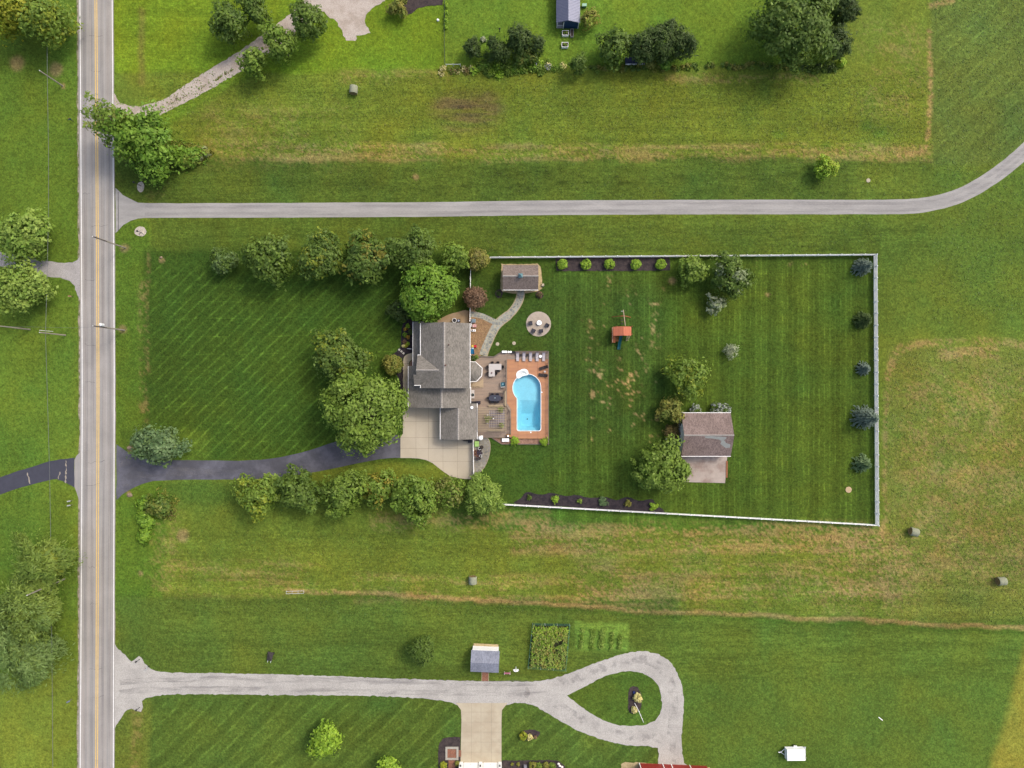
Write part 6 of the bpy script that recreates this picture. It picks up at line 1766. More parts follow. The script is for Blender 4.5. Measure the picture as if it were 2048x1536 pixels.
MB().tube([(-0.45, -0.35, 0.1), (-0.38, -0.6, 0.25), (-0.25, -0.75, 0.1)], 0.05, 6).build('handle', M_white, t)
t = thing('cooling_unit', 'round metal air cooling unit beside the upper house wall', 'air conditioner', W(909.5, 641.5))
MB().lathe([(0.42, 0), (0.42, 0.7), (0.46, 0.72), (0.46, 0.78)], (0, 0), 20).build('casing', pm('galvanised', (0.5, 0.5, 0.5), 0.4, metal=0.3), t)
MB().lathe([(0.36, 0.782), (0.3, 0.8), (0.12, 0.82)], (0, 0), 16).build('fan_grille', M_dark, t)
t = thing('cooling_unit', 'dark air cooling unit next to the round metal one', 'air conditioner', W(917.5, 642))
MB().bbox(-0.32, 0.32, -0.28, 0.28, 0.03, 0.75, 0.04).build('casing', M_blackw, t)
MB().lathe([(0.22, 0.751), (0.2, 0.77), (0.05, 0.78)], (0, 0), 14).build('fan_grille', M_steel, t)
# behind the garage
t = thing('kettle_grill', 'round grill under a white cover at the garage corner', 'grill', (*W2(961.5, 875), 0.04))
MB().lathe([(0.3, 0.42), (0.47, 0.5), (0.5, 0.75), (0.36, 1.0), (0.08, 1.1)], (0, 0), 18).build('cover', M_white, t)
for k in range(3):
    a = 0.4 + k * 2.1
    MB().tube([(0.25 * math.cos(a), 0.25 * math.sin(a), 0.45), (0.5 * math.cos(a), 0.5 * math.sin(a), 0.0)], 0.025, 6).build('leg', M_dark, t)
MB().bbox(0.1, 0.48, 0.15, 0.45, 0.72, 0.8, 0.02).build('side_shelf', M_white, t)
box_thing('garden_chest', 'lime green lidded chest behind the garage fence', 'chest', 949.5, 958, 882, 893, 0.04, 0.6, pm('lime_body', S(140, 178, 92, GK), 0.5), pm('lime_lid', S(164, 204, 116, GK), 0.5))
t = thing('wheeled_bin', 'black wheeled rubbish bin by the garage wall on the concrete', 'bin', (*W2(940.5, 881.8), 0.045))
MB().bbox(-0.38, 0.38, -0.28, 0.28, 0.08, 0.95, 0.02).build('body', M_blackw, t)
MB().bbox(-0.42, 0.4, -0.31, 0.3, 0.952, 1.06, 0.04).build('lid', M_blackw, t)
for x_ in (-0.25, 0.25):
    MB().tube([(x_ - 0.04, 0.3, 0.1), (x_ + 0.04, 0.3, 0.1)], 0.1, 10).build('wheel', M_dark, t)
o = MB().bbox(*sorted((wx(927), wx(936))), wy(882), wy(880.2), 0.045, 0.35, 0.02).build('bench', M_blackw)
o.name = 'hose_box'; tag(o, 'low black hose box along the garage wall', 'hose box')
box_thing('storage_box', 'white cushion box below the wooden deck', 'storage box', 1004, 1018, 876.5, 883, 0.03, 0.55, M_white, M_white)
box_thing('crate', 'orange brown wooden crate at the lower deck corner', 'crate', 1013.2, 1021.6, 868, 873, ZD, 0.5, pm('orange_wood', S(196, 142, 74, GK), 0.7), pm('orange_wood', S(196, 142, 74, GK)))
o = MB().lathe([(0.16, 0), (0.2, 0.18), (0.12, 0.22)], (0, 0), 12).build('pot', M_white)
o.location = (*W2(1016.2, 871.2), ZD + 0.502); tag(o, 'white pot standing on the orange crate', 'pot')
G5 = 'stored flower pots on the half round patio'
M_potw, M_potr = pm('white_pot', (0.62, 0.62, 0.6), 0.5), pm('terracotta_pot', S(150, 86, 56, GK), 0.8)
M_potv = pm('violet_pot', S(52, 44, 86, GK), 0.5)
for (px, py, r, m, lab) in ((959, 897, 0.28, M_potw, 'white rimmed pot, uppermost white one in the pot group'), (961.5, 911.5, 0.28, M_potw, 'white rimmed pot, lower white one in the pot group'),
                            (961.3, 901.3, 0.24, M_blackw, 'black pot just below the upper white pot'), (963, 906, 0.25, M_potv, 'dark blue pot on the outer side of the pot group'),
                            (951, 902, 0.26, M_potr, 'terracotta pot by the fence, upper one'), (950.5, 908, 0.28, M_potr, 'terracotta pot by the fence, lower one'),
                            (956.8, 901.5, 0.3, M_potv, 'violet pot, upper one in the pot group'), (957.3, 906.8, 0.32, M_potv, 'violet pot, lower one in the pot group'),
                            (963.5, 894, 0.38, M_blackw, 'wide dark pot at the top of the pot group'), (953.6, 917.3, 0.36, M_slate, 'wide slate pot at the bottom of the pot group'), (959, 916, 0.34, M_blackw, 'black bowl pot at the bottom of the pot group'),
                            (955.5, 912, 0.26, M_potr, 'terracotta pot in the middle of the pot group')):
    t = thing('flower_pot', lab, 'flower pot', (*W2(px, py), 0.04), 0, G5)
    MB().lathe([(r * 0.6, 0), (r * 0.9, r * 1.3), (r, r * 1.32), (r, r * 1.5), (r * 0.8, r * 1.5), (r * 0.72, r * 1.2)], (0, 0), 14).build('vessel', m, t)
    MB().lathe([(r * 0.71, r * 1.2), (r * 0.4, r * 1.25)], (0, 0), 12).build('soil', M_soil, t)
# stepping stones in the front bed
for k, (px, py) in enumerate(((798.5, 699.5), (803, 702.8), (807, 706.5))):
    o = MB().bbox(-0.19, 0.19, -0.19, 0.19, 0.0, 0.06, 0.02).build('stepping_stone', pm('pale_stepping_stone', S(206, 202, 190, GK), 0.8))
    o.location = (*W2(px, py), 0.05); o.rotation_euler = (0, 0, R(-38))
    tag(o, ('pale square stepping stone, upper of three in the front bed', 'pale square stepping stone, middle of three in the front bed', 'pale square stepping stone, lower of three in the front bed')[k], 'stepping stone', 'stepping stones in the front bed')
o = MB().tube([(*W2(814, 697), 0.12), (*W2(820, 697.8), 0.18), (*W2(824, 698), 0.15)], [0.05, 0.08, 0.03], 6).build('downspout', M_white)
tag(o, 'white downspout extension lying in the front bed', 'downspout')
# weather vane / windmill ornament in the loop bed
t = thing('garden_windmill', 'leaning white post with pennants in the loop bed', 'ornament', W(1274, 1412))
MB().tube([(-0.5, 0.65, 0.05), (0.2, -0.6, 0.9), (0.9, -2.2, 2.2)], [0.05, 0.05, 0.035], 7).build('post', M_white, t)
for k in range(3):
    q = (0.2 + 0.22 * k, -0.6 - 0.5 * k, 0.95 + 0.42 * k)
    MB().add([q, (q[0] + 0.16, q[1] + 0.04, q[2]), (q[0] + 0.12, q[1] - 0.32, q[2] + 0.1), (q[0], q[1], q[2] - 0.03), (q[0] + 0.16, q[1] + 0.04, q[2] - 0.03), (q[0] + 0.12, q[1] - 0.32, q[2] + 0.07)], [(0, 1, 2), (5, 4, 3), (0, 3, 4, 1), (1, 4, 5, 2), (2, 5, 3, 0)]).build('pennant', pm('pale_grey_cloth', S(196, 196, 200, GK), 0.7), t)
o = MB().bbox(-0.2, 0.2, -0.25, 0.25, 0.0, 0.35, 0.05).build('garden_statue', pm('dark_blue_glaze', S(40, 52, 110, GK), 0.3))
o.location = (*W2(1267.5, 1384), 0.05); tag(o, 'small dark blue ornament at the head of the loop bed', 'ornament')
o = MB().bbox(-0.3, 0.3, -0.55, 0.55, 0.0, 0.5, 0.08).build('garden_stone', pm('grey_carved_stone', S(150, 148, 156, GK), 0.8, 0.15, 3))
o.location = (*W2(1050.5, 1534), 0.05); tag(o, 'grey carved stone plaque in the bed right of the garage', 'garden stone')
rg = random.Random(77)
for k, (px, py) in enumerate(((1117, 1527), (1119.5, 1531), (1124, 1533.5))):
    o = MB().lathe([(0.26, 0), (0.28, 0.1), (0.16, 0.22), (0.04, 0.25)], (0, 0), 8, 1, 0.8).build('white_stone', pm('white_landscape_stone', (0.66, 0.62, 0.58), 0.8, 0.1, 3))
    o.location = (*W2(px, py), 0.05)
    tag(o, ('white landscape stone, upper of three in the garage bed', 'white landscape stone, middle of three in the garage bed', 'white landscape stone, outermost of three in the garage bed')[k], 'stone', 'white stones in the garage bed')
# low blue bench by the top hedge
t = thing('flat_cover', 'dark blue flat cover with white edge under the pines', 'cover', W(1270, 124))
MB().box(-2.0, 2.0, -0.5, 0.9, 0.15, 0.22).build('cover', pm('navy_cover', S(50, 60, 92, GK), 0.6), t)
MB().box(-2.0, 2.0, -0.62, -0.502, 0.0, 0.35).build('edge', M_white, t)
for x_ in (-1.9, -0.9, 0.1, 1.1, 1.9):
    MB().box(x_ - 0.04, x_ + 0.04, -0.68, -0.622, 0, 0.5).build('upright', M_white, t)
o = MB().lathe([(0.22, 0), (0.26, 0.2), (0.18, 0.4)], (0, 0), 10).build('garden_bucket', M_white)
o.location = W(876, 41); tag(o, 'white bucket on the upper lawn beside the chain link fence', 'bucket')
t = thing('hay_elevator', 'narrow metal gate lying at the start of the dry track', 'gate', W(590, 1184.5), R(1.5))
for y_ in (-0.25, 0.25):
    MB().tube([(-1.75, y_, 0.08), (1.75, y_, 0.08)], 0.035, 6).build('rail', M_stake, t)
for x_ in (-1.75, -0.6, 0.6, 1.75):
    MB().tube([(x_, -0.25, 0.08), (x_ + 0.1, 0.35, 0.10)], 0.03, 6).build('bar', M_stake, t)
t.name = 'farm_gate'
# ================================================================ vegetation
LK = GK * 1.62
def lc(*rgb): return np.array(S(*rgb, LK))
GREENS = {
    'mid': (lc(94, 120, 40), lc(120, 142, 56)), 'dark': (lc(74, 98, 36), lc(100, 122, 50)), 'bright': (lc(90, 126, 38), lc(118, 150, 50)),
    'yellow': (lc(120, 140, 40), lc(164, 160, 46)), 'olive': (lc(112, 120, 52), lc(142, 136, 62)), 'deep': (lc(56, 76, 34), lc(78, 96, 44)),
    'blue': (lc(84, 110, 68), lc(112, 134, 88)), 'spruce': (lc(88, 106, 92), lc(116, 130, 114)), 'red': (lc(108, 84, 64), lc(132, 106, 82)),
    'brown': (lc(112, 96, 60), lc(130, 118, 70)), 'grey': (lc(140, 150, 118), lc(166, 172, 140)), 'lime': (lc(124, 158, 44), lc(152, 180, 60)),
    'pine': (lc(96, 120, 48), lc(126, 144, 62)), 'pineblue': (lc(92, 118, 58), lc(118, 140, 78)), 'light': (lc(112, 140, 56), lc(138, 158, 72)),
    'gold': (lc(160, 126, 46), lc(176, 150, 60)), 'hyd': (lc(180, 180, 190), lc(200, 198, 204)), 'cream': (lc(206, 196, 120), lc(222, 212, 160)),
}
def unit(a):
    return a / (np.linalg.norm(a, axis=1, keepdims=True) + 1e-9)
def leaf_quads(p, nrm, out, hl, hw, rng, follow=0.0):
    """rhombic leaves at p; long axis random in the leaf plane, pulled towards `out` by follow"""
    n = len(p)
    r = unit(rng.normal(size=(n, 3)) * (1 - follow) + out * follow * 1.6)
    u = unit(r - nrm * np.sum(r * nrm, axis=1, keepdims=True))
    v = np.cross(nrm, u)
    s = rng.uniform(0.5, 1.0, (n, 1)) ** 1.5 * 1.75
    V = np.stack([p - u * hl * s, p - v * hw * s, p + u * hl * s, p + v * hw * s], 1).reshape(-1, 3)
    F = np.arange(4 * n).reshape(n, 4)
    return V, F
def crown_arrays(rng, RX, RY, RZ, zc, ncl, rc, n, hl, hw, cols, accent=None, acc_p=0.1, flat=1.0, hollow=0.5, lobes=0.22, zlo=-0.75, follow=0.0, upn=0.45, loose=0.0, fill=0.16, amix=0.55, warp=0.10):
    d = unit(rng.normal(size=(ncl * 3, 3)))
    d = d[d[:, 2] > zlo][:ncl]
    ncl = len(d)
    ph = rng.uniform(0, 6.28, 4)
    az = np.arctan2(d[:, 1], d[:, 0])
    lob = 1 + lobes * (0.6 * np.sin(3 * az + ph[0]) + 0.5 * np.sin(5 * az + ph[1]) * np.cos(2 * d[:, 2] + ph[2]) + 0.4 * rng.normal(size=ncl))
    rad = rng.uniform(hollow, 1.0, ncl) ** 0.6 * np.clip(lob, 0.45, 1.35)
    c = d * rad[:, None] * np.array([RX, RY, RZ]) * (1 - rc * 0.75)
    rcs = rc * (RX + RY) / 2 * rng.uniform(0.65, 1.35, ncl)
    w = rcs ** 2
    k = rng.choice(ncl, n, p=w / w.sum())
    e = unit(rng.normal(size=(n, 3)))
    rr = rcs[k] * rng.uniform(0.45, 1.0 + loose, n) ** 0.7
    p = c[k] + e * rr[:, None] * np.array([1, 1, flat])
    # the leaves between the boughs: a thin uneven skin over the whole crown
    nf = int(n * fill)
    if nf:
        d2 = unit(rng.normal(size=(nf, 3)) + np.array([0, 0, 0.35]))
        a2 = np.arctan2(d2[:, 1], d2[:, 0])
        l2 = 1 + lobes * (0.6 * np.sin(3 * a2 + ph[0]) + 0.5 * np.sin(5 * a2 + ph[1]) * np.cos(2 * d2[:, 2] + ph[2]) + 0.3 * np.sin(9 * a2 + ph[3] + 4 * d2[:, 2]) + 0.3 * np.sin(13 * d2[:, 0] + 11 * d2[:, 2] + ph[1]))
        p[:nf] = d2 * (rng.uniform(0.72, 1.0, nf) * np.clip(l2, 0.55, 1.3))[:, None] * np.array([RX, RY, RZ])
        e[:nf] = d2
        k[:nf] = np.argmin(((p[:nf, None, :] - c[None]) ** 2).sum(-1), axis=1)
    sc = 2.4 / max(RX, RY)
    p = p + np.stack([np.sin(p[:, 1] * sc + ph[3] + p[:, 2] * sc), np.sin(p[:, 0] * sc * 1.2 + ph[2]), 0.5 * np.sin(p[:, 0] * sc * 1.5 + p[:, 1] * sc + ph[0])], 1) * (warp * min(RX, RY))
    pout = unit(p / np.array([RX, RY, RZ]))
    nrm = unit(e * 0.55 + pout * 0.45 + rng.normal(size=(n, 3)) * 0.42 + np.array([0, 0, upn]))
    V, F = leaf_quads(p + np.array([0, 0, zc]), nrm, e * 0.6 + pout * 0.6, hl, hw, rng, follow)
    t = np.clip(rng.uniform(0, 1, ncl)[k] * 0.7 + rng.uniform(-0.15, 0.45, n), 0, 1)[:, None]
    col = cols[0] * (1 - t) + cols[1] * t
    if accent is not None:
        acl = (rng.random(ncl) < acc_p)[k]
        m = acl & (rng.random(n) < 0.75)
        tt = rng.random((n, 1))
        col = np.where(m[:, None], (accent[0] * (1 - tt) + accent[1] * tt) * amix + col * (1 - amix), col)
    col = col * rng.uniform(0.82, 1.18, (n, 1))
    return V, F, np.repeat(col, 4, axis=0), c + np.array([0, 0, zc])
_seed = [100]
def tree(label, px, py, r, h, kind='mid', name='tree', sx=1.0, sy=1.0, accent=None, acc_p=0.15, dens=1.0, rc=0.30, ncl=None, leaf=0.25, aspect=0.55, flat=0.9,
         hollow=0.40, lobes=0.30, amix=0.5, fill=0.16, warp=0.10, zlo=-0.75, low=0.10, group=None, cat='tree', follow=0.15, rzf=None, trunk=True, loose=0.0, seed=None, mix=None, stems=7):
    _seed[0] += 1
    rng = np.random.default_rng(seed or _seed[0])
    zc = h * (0.5 + low * 0.5)
    Rm = r * 1.07 / 10 * (H - zc) / H
    rc = rc * 0.8
    b = W2(px, py, zc)
    RX, RY = Rm * sx, Rm * sy
    RZ = rzf * Rm if rzf else h * (0.5 - low * 0.5)
    t = thing(name, label, cat, (*b, 0), 0, group)
    n = int(max(120, 78 * dens * math.pi * RX * RY * (0.25 / leaf) ** 2 * (0.55 / aspect)))
    ncl = ncl or int(np.clip(16 + 15 * Rm, 18, 130))
    V, F, col, c = crown_arrays(rng, RX, RY, RZ, zc, ncl, rc, n, leaf, leaf * aspect, GREENS[kind], GREENS[accent] if accent else None, acc_p, flat, hollow, lobes, zlo, follow=follow, loose=loose, amix=amix, fill=fill, warp=warp if lobes > 0.15 else 0.02)
    me = np_mesh('crown', V, F, col)
    me.materials.append(LEAF)
    link('crown', me, t)
    if trunk:
        mb = MB()
        tr = 0.022 * h * (0.6 + 0.08 * Rm)
        mb.tube([(0, 0, 0), (0.02 * h * rng.uniform(-1, 1), 0.02 * h * rng.uniform(-1, 1), h * 0.25), (0, 0, zc)], [tr, tr * 0.8, tr * 0.45], 8)
        for q in c[rng.choice(len(c), min(stems, len(c)), replace=False)]:
            z0 = h * rng.uniform(0.15, 0.45)
            mb.tube([(0, 0, z0), (q[0] * 0.5, q[1] * 0.5, (z0 + q[2]) / 2 + 0.05 * h), tuple(q)], [tr * 0.45, tr * 0.3, tr * 0.12], 5, False)
        mb.build('trunk', BARK, t)
    return t
def spruce(label, px, py, r, h, kind='spruce', name='spruce_tree', group=None, dens=1.0, seed=None):
    """whorls of drooping boughs set with needle sprays"""
    _seed[0] += 1
    rng = np.random.default_rng(seed or _seed[0])
    zc = h * 0.3
    Rm = r / 10 * (H - zc) / H
    t = thing(name, label, 'tree', (*W2(px, py, zc), 0), 0, group)
    ps, us, szs, tcs = [], [], [], []
    lv = int(9 + h * 1.1)
    for i in range(lv):
        f = i / lv
        z = 0.12 * h + 0.86 * h * f
        rr = Rm * (1 - f) ** 0.85 * rng.uniform(0.88, 1.08)
        nb = int(8 + 10 * (1 - f))
        a0 = rng.uniform(0, 6.28)
        for k in range(nb):
            a = a0 + 2 * math.pi * k / nb + rng.normal() * 0.12
            L = rr * rng.uniform(0.82, 1.1)
            m = max(3, int(L / 0.13 * dens))
            s = rng.uniform(0.2, 1.0, m)
            side = rng.choice([-1, 1], m)
            off = side * rng.uniform(0, 0.16, m) * (1.15 - s) * (0.6 + L * 0.5)
            ca, sa = math.cos(a), math.sin(a)
            zz = z - 0.28 * L * s ** 2 + 0.06 * L * s + rng.normal(size=m) * 0.03
            ps.append(np.stack([s * L * ca - off * sa, s * L * sa + off * ca, zz], 1))
            us.append(np.stack([ca - 0.6 * side * sa, sa + 0.6 * side * ca, np.full(m, -0.25)], 1))
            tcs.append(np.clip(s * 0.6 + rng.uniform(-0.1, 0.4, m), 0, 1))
    p, u, tc = np.concatenate(ps), unit(np.concatenate(us)), np.concatenate(tcs)
    n = len(p)
    nrm = unit(np.stack([p[:, 0], p[:, 1], np.full(n, Rm * 0.9)], 1) / Rm + rng.normal(size=(n, 3)) * 0.35)
    V, F = leaf_quads(p, nrm, u, 0.19, 0.075, rng, 0.85)
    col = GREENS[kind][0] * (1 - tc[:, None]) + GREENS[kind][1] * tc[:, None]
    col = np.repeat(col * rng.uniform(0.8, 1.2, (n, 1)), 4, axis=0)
    me = np_mesh('crown', V, F, col); me.materials.append(LEAF); link('crown', me, t)
    MB().tube([(0, 0, 0), (0, 0, h * 0.5), (0, 0, h * 0.98)], [0.03 * h, 0.018 * h, 0.005], 7).build('trunk', BARK, t)
    return t

# --- across the road
G = 'yard trees across the road'
tree('yellow green tree at the upper left picture corner', 28, 18, 52, 12, 'yellow', accent='mid', acc_p=0.4, group=G, rc=0.34)
tree('yellow green tree nearest the road in the upper left corner', 96, 38, 46, 11, 'mid', accent='yellow', acc_p=0.55, group=G, rc=0.34)
tree('round bright tree above the grey gravel drive across the road', 50, 472, 50, 9, 'light', accent='bright', acc_p=0.4, group=G, leaf=0.3, rc=0.26)
tree('round bright tree below the grey gravel drive across the road', 44, 575, 49, 9, 'light', accent='mid', acc_p=0.5, group=G, leaf=0.28, rc=0.26)
def pine(label, px, py, r, h, kind, **k):
    return tree(label, px, py, r, h, kind, name='pine_tree', flat=0.35, rc=0.30, leaf=0.30, aspect=0.24, follow=0.8, hollow=0.1, lobes=0.35, fill=0.05, ncl=85, warp=0.12, dens=1.25, group='pines along the road', low=0.0, zlo=-1.0, **k)
pine('roadside pine, uppermost of the group with bare broken twigs', 86, 1120, 58, 10.5, 'pine', accent='yellow', acc_p=0.1)
pine('roadside pine in the middle of the group, thick and bushy', 52, 1212, 68, 11, 'pine', accent='pineblue', acc_p=0.3)
pine('bluish roadside pine at the lower end of the group', 52, 1318, 62, 11, 'pineblue', accent='pine', acc_p=0.15)
pine('pale pine cut by the left picture edge', -6, 1268, 54, 11, 'pineblue')
# --- upper left lane
G = 'trees along the gravel lane'
tree('dark tree on the upper side of the gravel lane', 458, 46, 35, 9, 'dark', accent='mid', acc_p=0.35, group=G)
tree('dark tree cut by the top edge near the gravel lane', 510, 16, 29, 9, 'dark', group=G)
tree('tree leaning over the gravel lane, middle one', 560, 86, 33, 9, 'mid', accent='bright', acc_p=0.2, group=G)
tree('smallest tree on the lower side of the gravel lane', 506, 126, 27, 7.5, 'mid', accent='bright', acc_p=0.3, group=G)
tree('tall tree between gravel lane and gravel yard', 616, 40, 32, 9.5, 'dark', accent='mid', acc_p=0.4, group=G, sy=1.2)
tree('dark shrub at the top edge right of the gravel yard', 797, 15, 19, 3.5, 'olive', name='shrub', cat='shrub', accent='dark', acc_p=0.3)
# --- roadside thicket
tree('large bright tree overhanging the road above the long drive', 300, 284, 58, 11, 'bright', accent='mid', acc_p=0.45, rc=0.24, leaf=0.3, lobes=0.4, seed=901)
tree('bright leaning tree between the road and the large bright tree', 258, 268, 38, 12, 'bright', accent='mid', acc_p=0.5, rc=0.26, leaf=0.3, lobes=0.4)
tree('open dark tree stretching over the road lines', 222, 240, 38, 14, 'mid', accent='brown', acc_p=0.2, rc=0.24, dens=0.7, loose=0.3, lobes=0.4, hollow=0.2)
tree('lower bushy tree on the gravel ring side of the thicket', 305, 330, 34, 7, 'bright', accent='mid', acc_p=0.4, rc=0.28, sx=1.2)
tree('low tangled shrub trailing off the roadside tree', 372, 312, 32, 2.2, 'bright', name='shrub', cat='shrub', accent='olive', acc_p=0.4, sx=1.35, sy=0.6, rzf=0.5, low=0.0, trunk=False)
tree('low pale scrub at the tip of the roadside thicket', 402, 306, 17, 1.4, 'olive', name='shrub', cat='shrub', accent='grey', acc_p=0.4, sx=1.3, sy=0.8, rzf=0.5, low=0.0, trunk=False, dens=0.7)
# --- row above the front lawn
G = 'row of trees above the front lawn'
tree('round blue green ornamental tree at the road end of the upper row', 447, 521, 27, 5, 'dark', accent='blue', acc_p=0.5, group=G, leaf=0.2, hollow=0.7, lobes=0.08)
tree('full green tree, first large one of the upper row', 540, 515, 47, 9, 'dark', accent='mid', acc_p=0.5, group=G, leaf=0.28, rc=0.25)
tree('full green tree, second large one of the upper row', 640, 513, 46, 9, 'dark', accent='yellow', acc_p=0.22, group=G, rc=0.26)
tree('tree with a yellowing golden top in the upper row', 735, 515, 49, 9.5, 'dark', accent='gold', acc_p=0.22, amix=0.32, group=G, leaf=0.28, rc=0.25)
tree('dark green tree behind the bright round tree', 830, 507, 47, 9.5, 'dark', accent='mid', acc_p=0.3, group=G, rc=0.26)
tree('smaller bright green tree near the white fence end', 910, 518, 28, 7, 'mid', accent='bright', acc_p=0.4, group=G)
tree('brownish green round tree at the white fence corner', 955, 519, 23, 5, 'olive', accent='brown', acc_p=0.4, group=G, leaf=0.18, hollow=0.65, lobes=0.1)
tree('bright green round tree at the upper corner of the house', 855, 584, 57, 11, 'bright', accent='mid', acc_p=0.25, leaf=0.24, rc=0.2, hollow=0.65, lobes=0.1)
tree('dark low tree in the shade of the bright round tree', 798, 617, 23, 4, 'deep', accent='dark', acc_p=0.4)
tree('reddish brown leaved small tree by the short white fence', 950, 595, 23, 4, 'red', leaf=0.2, aspect=0.3, follow=0.6, hollow=0.5, lobes=0.12)
# --- in front of the house
tree('large dark tree with yellow tips above the biggest tree', 677, 714, 53, 10, 'dark', accent='yellow', acc_p=0.2, leaf=0.24, rc=0.24)
tree('biggest tree of all, beside the concrete drive', 728, 822, 83, 14, 'mid', accent='light', acc_p=0.35, leaf=0.27, rc=0.2, lobes=0.14)
tree('round olive shrub in the front bed', 785, 729, 20, 3, 'olive', name='shrub', cat='shrub', accent='mid', acc_p=0.3, leaf=0.16, hollow=0.7, lobes=0.08, low=0.0)
tree('blue green tree at the mouth of the dark house drive', 315, 890, 43, 7, 'blue', sx=1.2, sy=0.85, accent='dark', acc_p=0.25, leaf=0.26)
# --- row below the drive
G = 'row of trees below the dark drive'
tree('tree at the road end of the lower row', 517, 986, 41, 7.5, 'mid', accent='yellow', acc_p=0.3, group=G, rc=0.24)
tree('second tree of the lower row, dark and full', 599, 984, 42, 7.5, 'dark', accent='mid', acc_p=0.45, group=G, rc=0.24)
tree('third tree of the lower row, wide and green', 685, 986, 45, 8, 'mid', accent='dark', acc_p=0.4, group=G, rc=0.22)
tree('thin tree turning orange in the lower row', 760, 976, 34, 7, 'mid', accent='gold', acc_p=0.35, group=G, dens=0.8, loose=0.2)
tree('fifth tree of the lower row, hanging over the field', 832, 998, 47, 8.5, 'mid', accent='bright', acc_p=0.25, group=G, rc=0.22)
tree('half bare brownish tree in the lower row', 900, 986, 33, 7, 'mid', accent='brown', acc_p=0.55, group=G, dens=0.5, loose=0.25, hollow=0.6)
tree('pale willowy tree at the end of the lower white fence', 965, 993, 37, 7, 'light', accent='mid', acc_p=0.25, group=G, leaf=0.32, aspect=0.25, follow=0.6)
tree('dull green bush on the verge below the drive mouth', 318, 1012, 22, 2.6, 'dark', name='shrub', cat='shrub', accent='olive', acc_p=0.5, sx=1.3, sy=1.0, low=0.0)
for k, (x_, y_, r_, lab) in enumerate(((286, 1012, 15, 'lime green bush, uppermost of the verge hedge'), (291, 1042, 16, 'lime green bush, middle of the verge hedge'), (289, 1072, 14, 'lime green bush, lowest of the verge hedge'))):
    tree(lab, x_, y_, r_, 1.7, 'bright', name='shrub', cat='shrub', accent='lime', acc_p=0.5, low=0.0, group='hedge bushes on the verge', sy=1.25, trunk=False)
# --- lower lawns
tree('lone dark weeping tree on the lower lawn above the gravel drive', 843, 1300, 28, 5, 'dark', leaf=0.3, aspect=0.25, follow=0.8, hollow=0.4, lobes=0.12)
tree('lone bright yellow green tree on the bottom lawn', 651, 1480, 32, 6, 'lime', accent='bright', acc_p=0.5, leaf=0.26)
tree('yellow green tree cut by the bottom edge', 775, 1540, 24, 5, 'lime', accent='bright', acc_p=0.5)
# --- fenced lawn
G = 'trees in the fenced lawn'
tree('thin green tree beside the long mulch bed', 1384, 541, 30, 5.5, 'mid', accent='mid', acc_p=0.45, group=G, dens=0.8, loose=0.15)
tree('dark tree touching the upper white fence', 1461, 551, 38, 7.5, 'dark', accent='grey', acc_p=0.25, group=G, sy=1.1, rc=0.24)
tree('small thin crooked tree below the dark tree', 1432, 607, 19, 3.5, 'grey', accent='mid', acc_p=0.5, group=G, dens=0.5, loose=0.4, rc=0.2, lobes=0.4)
tree('silvery wispy young tree in the middle of the lawn', 1463, 702, 15, 2.6, 'grey', group=G, dens=0.26, leaf=0.24, aspect=0.18, follow=0.9, loose=0.4)
tree('yellow green tree above the detached garage', 1378, 752, 40, 7, 'mid', accent='yellow', acc_p=0.3, group=G, dens=0.75, lobes=0.36, loose=0.2, rc=0.24)
tree('olive bushy tree at the upper garage corner', 1344, 822, 26, 5, 'olive', accent='dark', acc_p=0.5, group=G, dens=0.8)
tree('full bright tree at the lower garage corner', 1326, 932, 51, 9, 'mid', accent='light', acc_p=0.45, group=G, rc=0.22)
G = 'flowering bushes around the garage'
for (x_, y_, r_, lab) in ((1391, 819, 11, 'white flowering bush behind the detached garage, left one'), (1434, 817, 13, 'white flowering bush behind the detached garage, middle one'), (1451, 818, 11, 'white flowering bush behind the detached garage, right one'),
                          (1341, 888, 13, 'white flowering bush by the garage side wall')):
    tree(lab, x_, y_, r_, 1.8, 'dark', name='flowering_bush', cat='bush', accent='hyd', acc_p=0.75, leaf=0.13, aspect=0.8, low=0.0, hollow=0.75, lobes=0.1, group=G, trunk=False, ncl=50, rc=0.16)
tree('dead brown brush beside the garage side wall', 1346, 866, 16, 2.0, 'brown', name='shrub', cat='shrub', dens=0.35, leaf=0.26, aspect=0.14, follow=0.7, low=0.0, sy=1.3)
G = 'spruces along the far white fence'
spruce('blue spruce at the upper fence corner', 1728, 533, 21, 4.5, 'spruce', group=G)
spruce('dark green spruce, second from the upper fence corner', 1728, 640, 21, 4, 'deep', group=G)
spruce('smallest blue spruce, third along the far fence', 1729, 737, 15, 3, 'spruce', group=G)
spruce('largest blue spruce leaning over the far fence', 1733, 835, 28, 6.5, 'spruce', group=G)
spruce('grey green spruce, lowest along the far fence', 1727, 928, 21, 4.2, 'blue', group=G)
G = 'round shrubs in the long mulch bed'
for k, x_ in enumerate((1124.5, 1172, 1219, 1271.5, 1321.5)):
    tree(('round clipped shrub, first from the cabin in the long bed', 'round clipped shrub, second from the cabin in the long bed', 'round clipped shrub in the middle of the long bed', 'round clipped shrub, fourth from the cabin in the long bed', 'round clipped shrub, last in the long bed near the thin green tree')[k],
         x_, 528.5, 10.3, 1.5, 'lime', name='round_shrub', cat='shrub', accent='bright', acc_p=0.6, leaf=0.13, low=0.0, hollow=0.85, lobes=0.03, rc=0.22, ncl=40, group=G, dens=1.2)
G = 'young plants in the wavy bed'
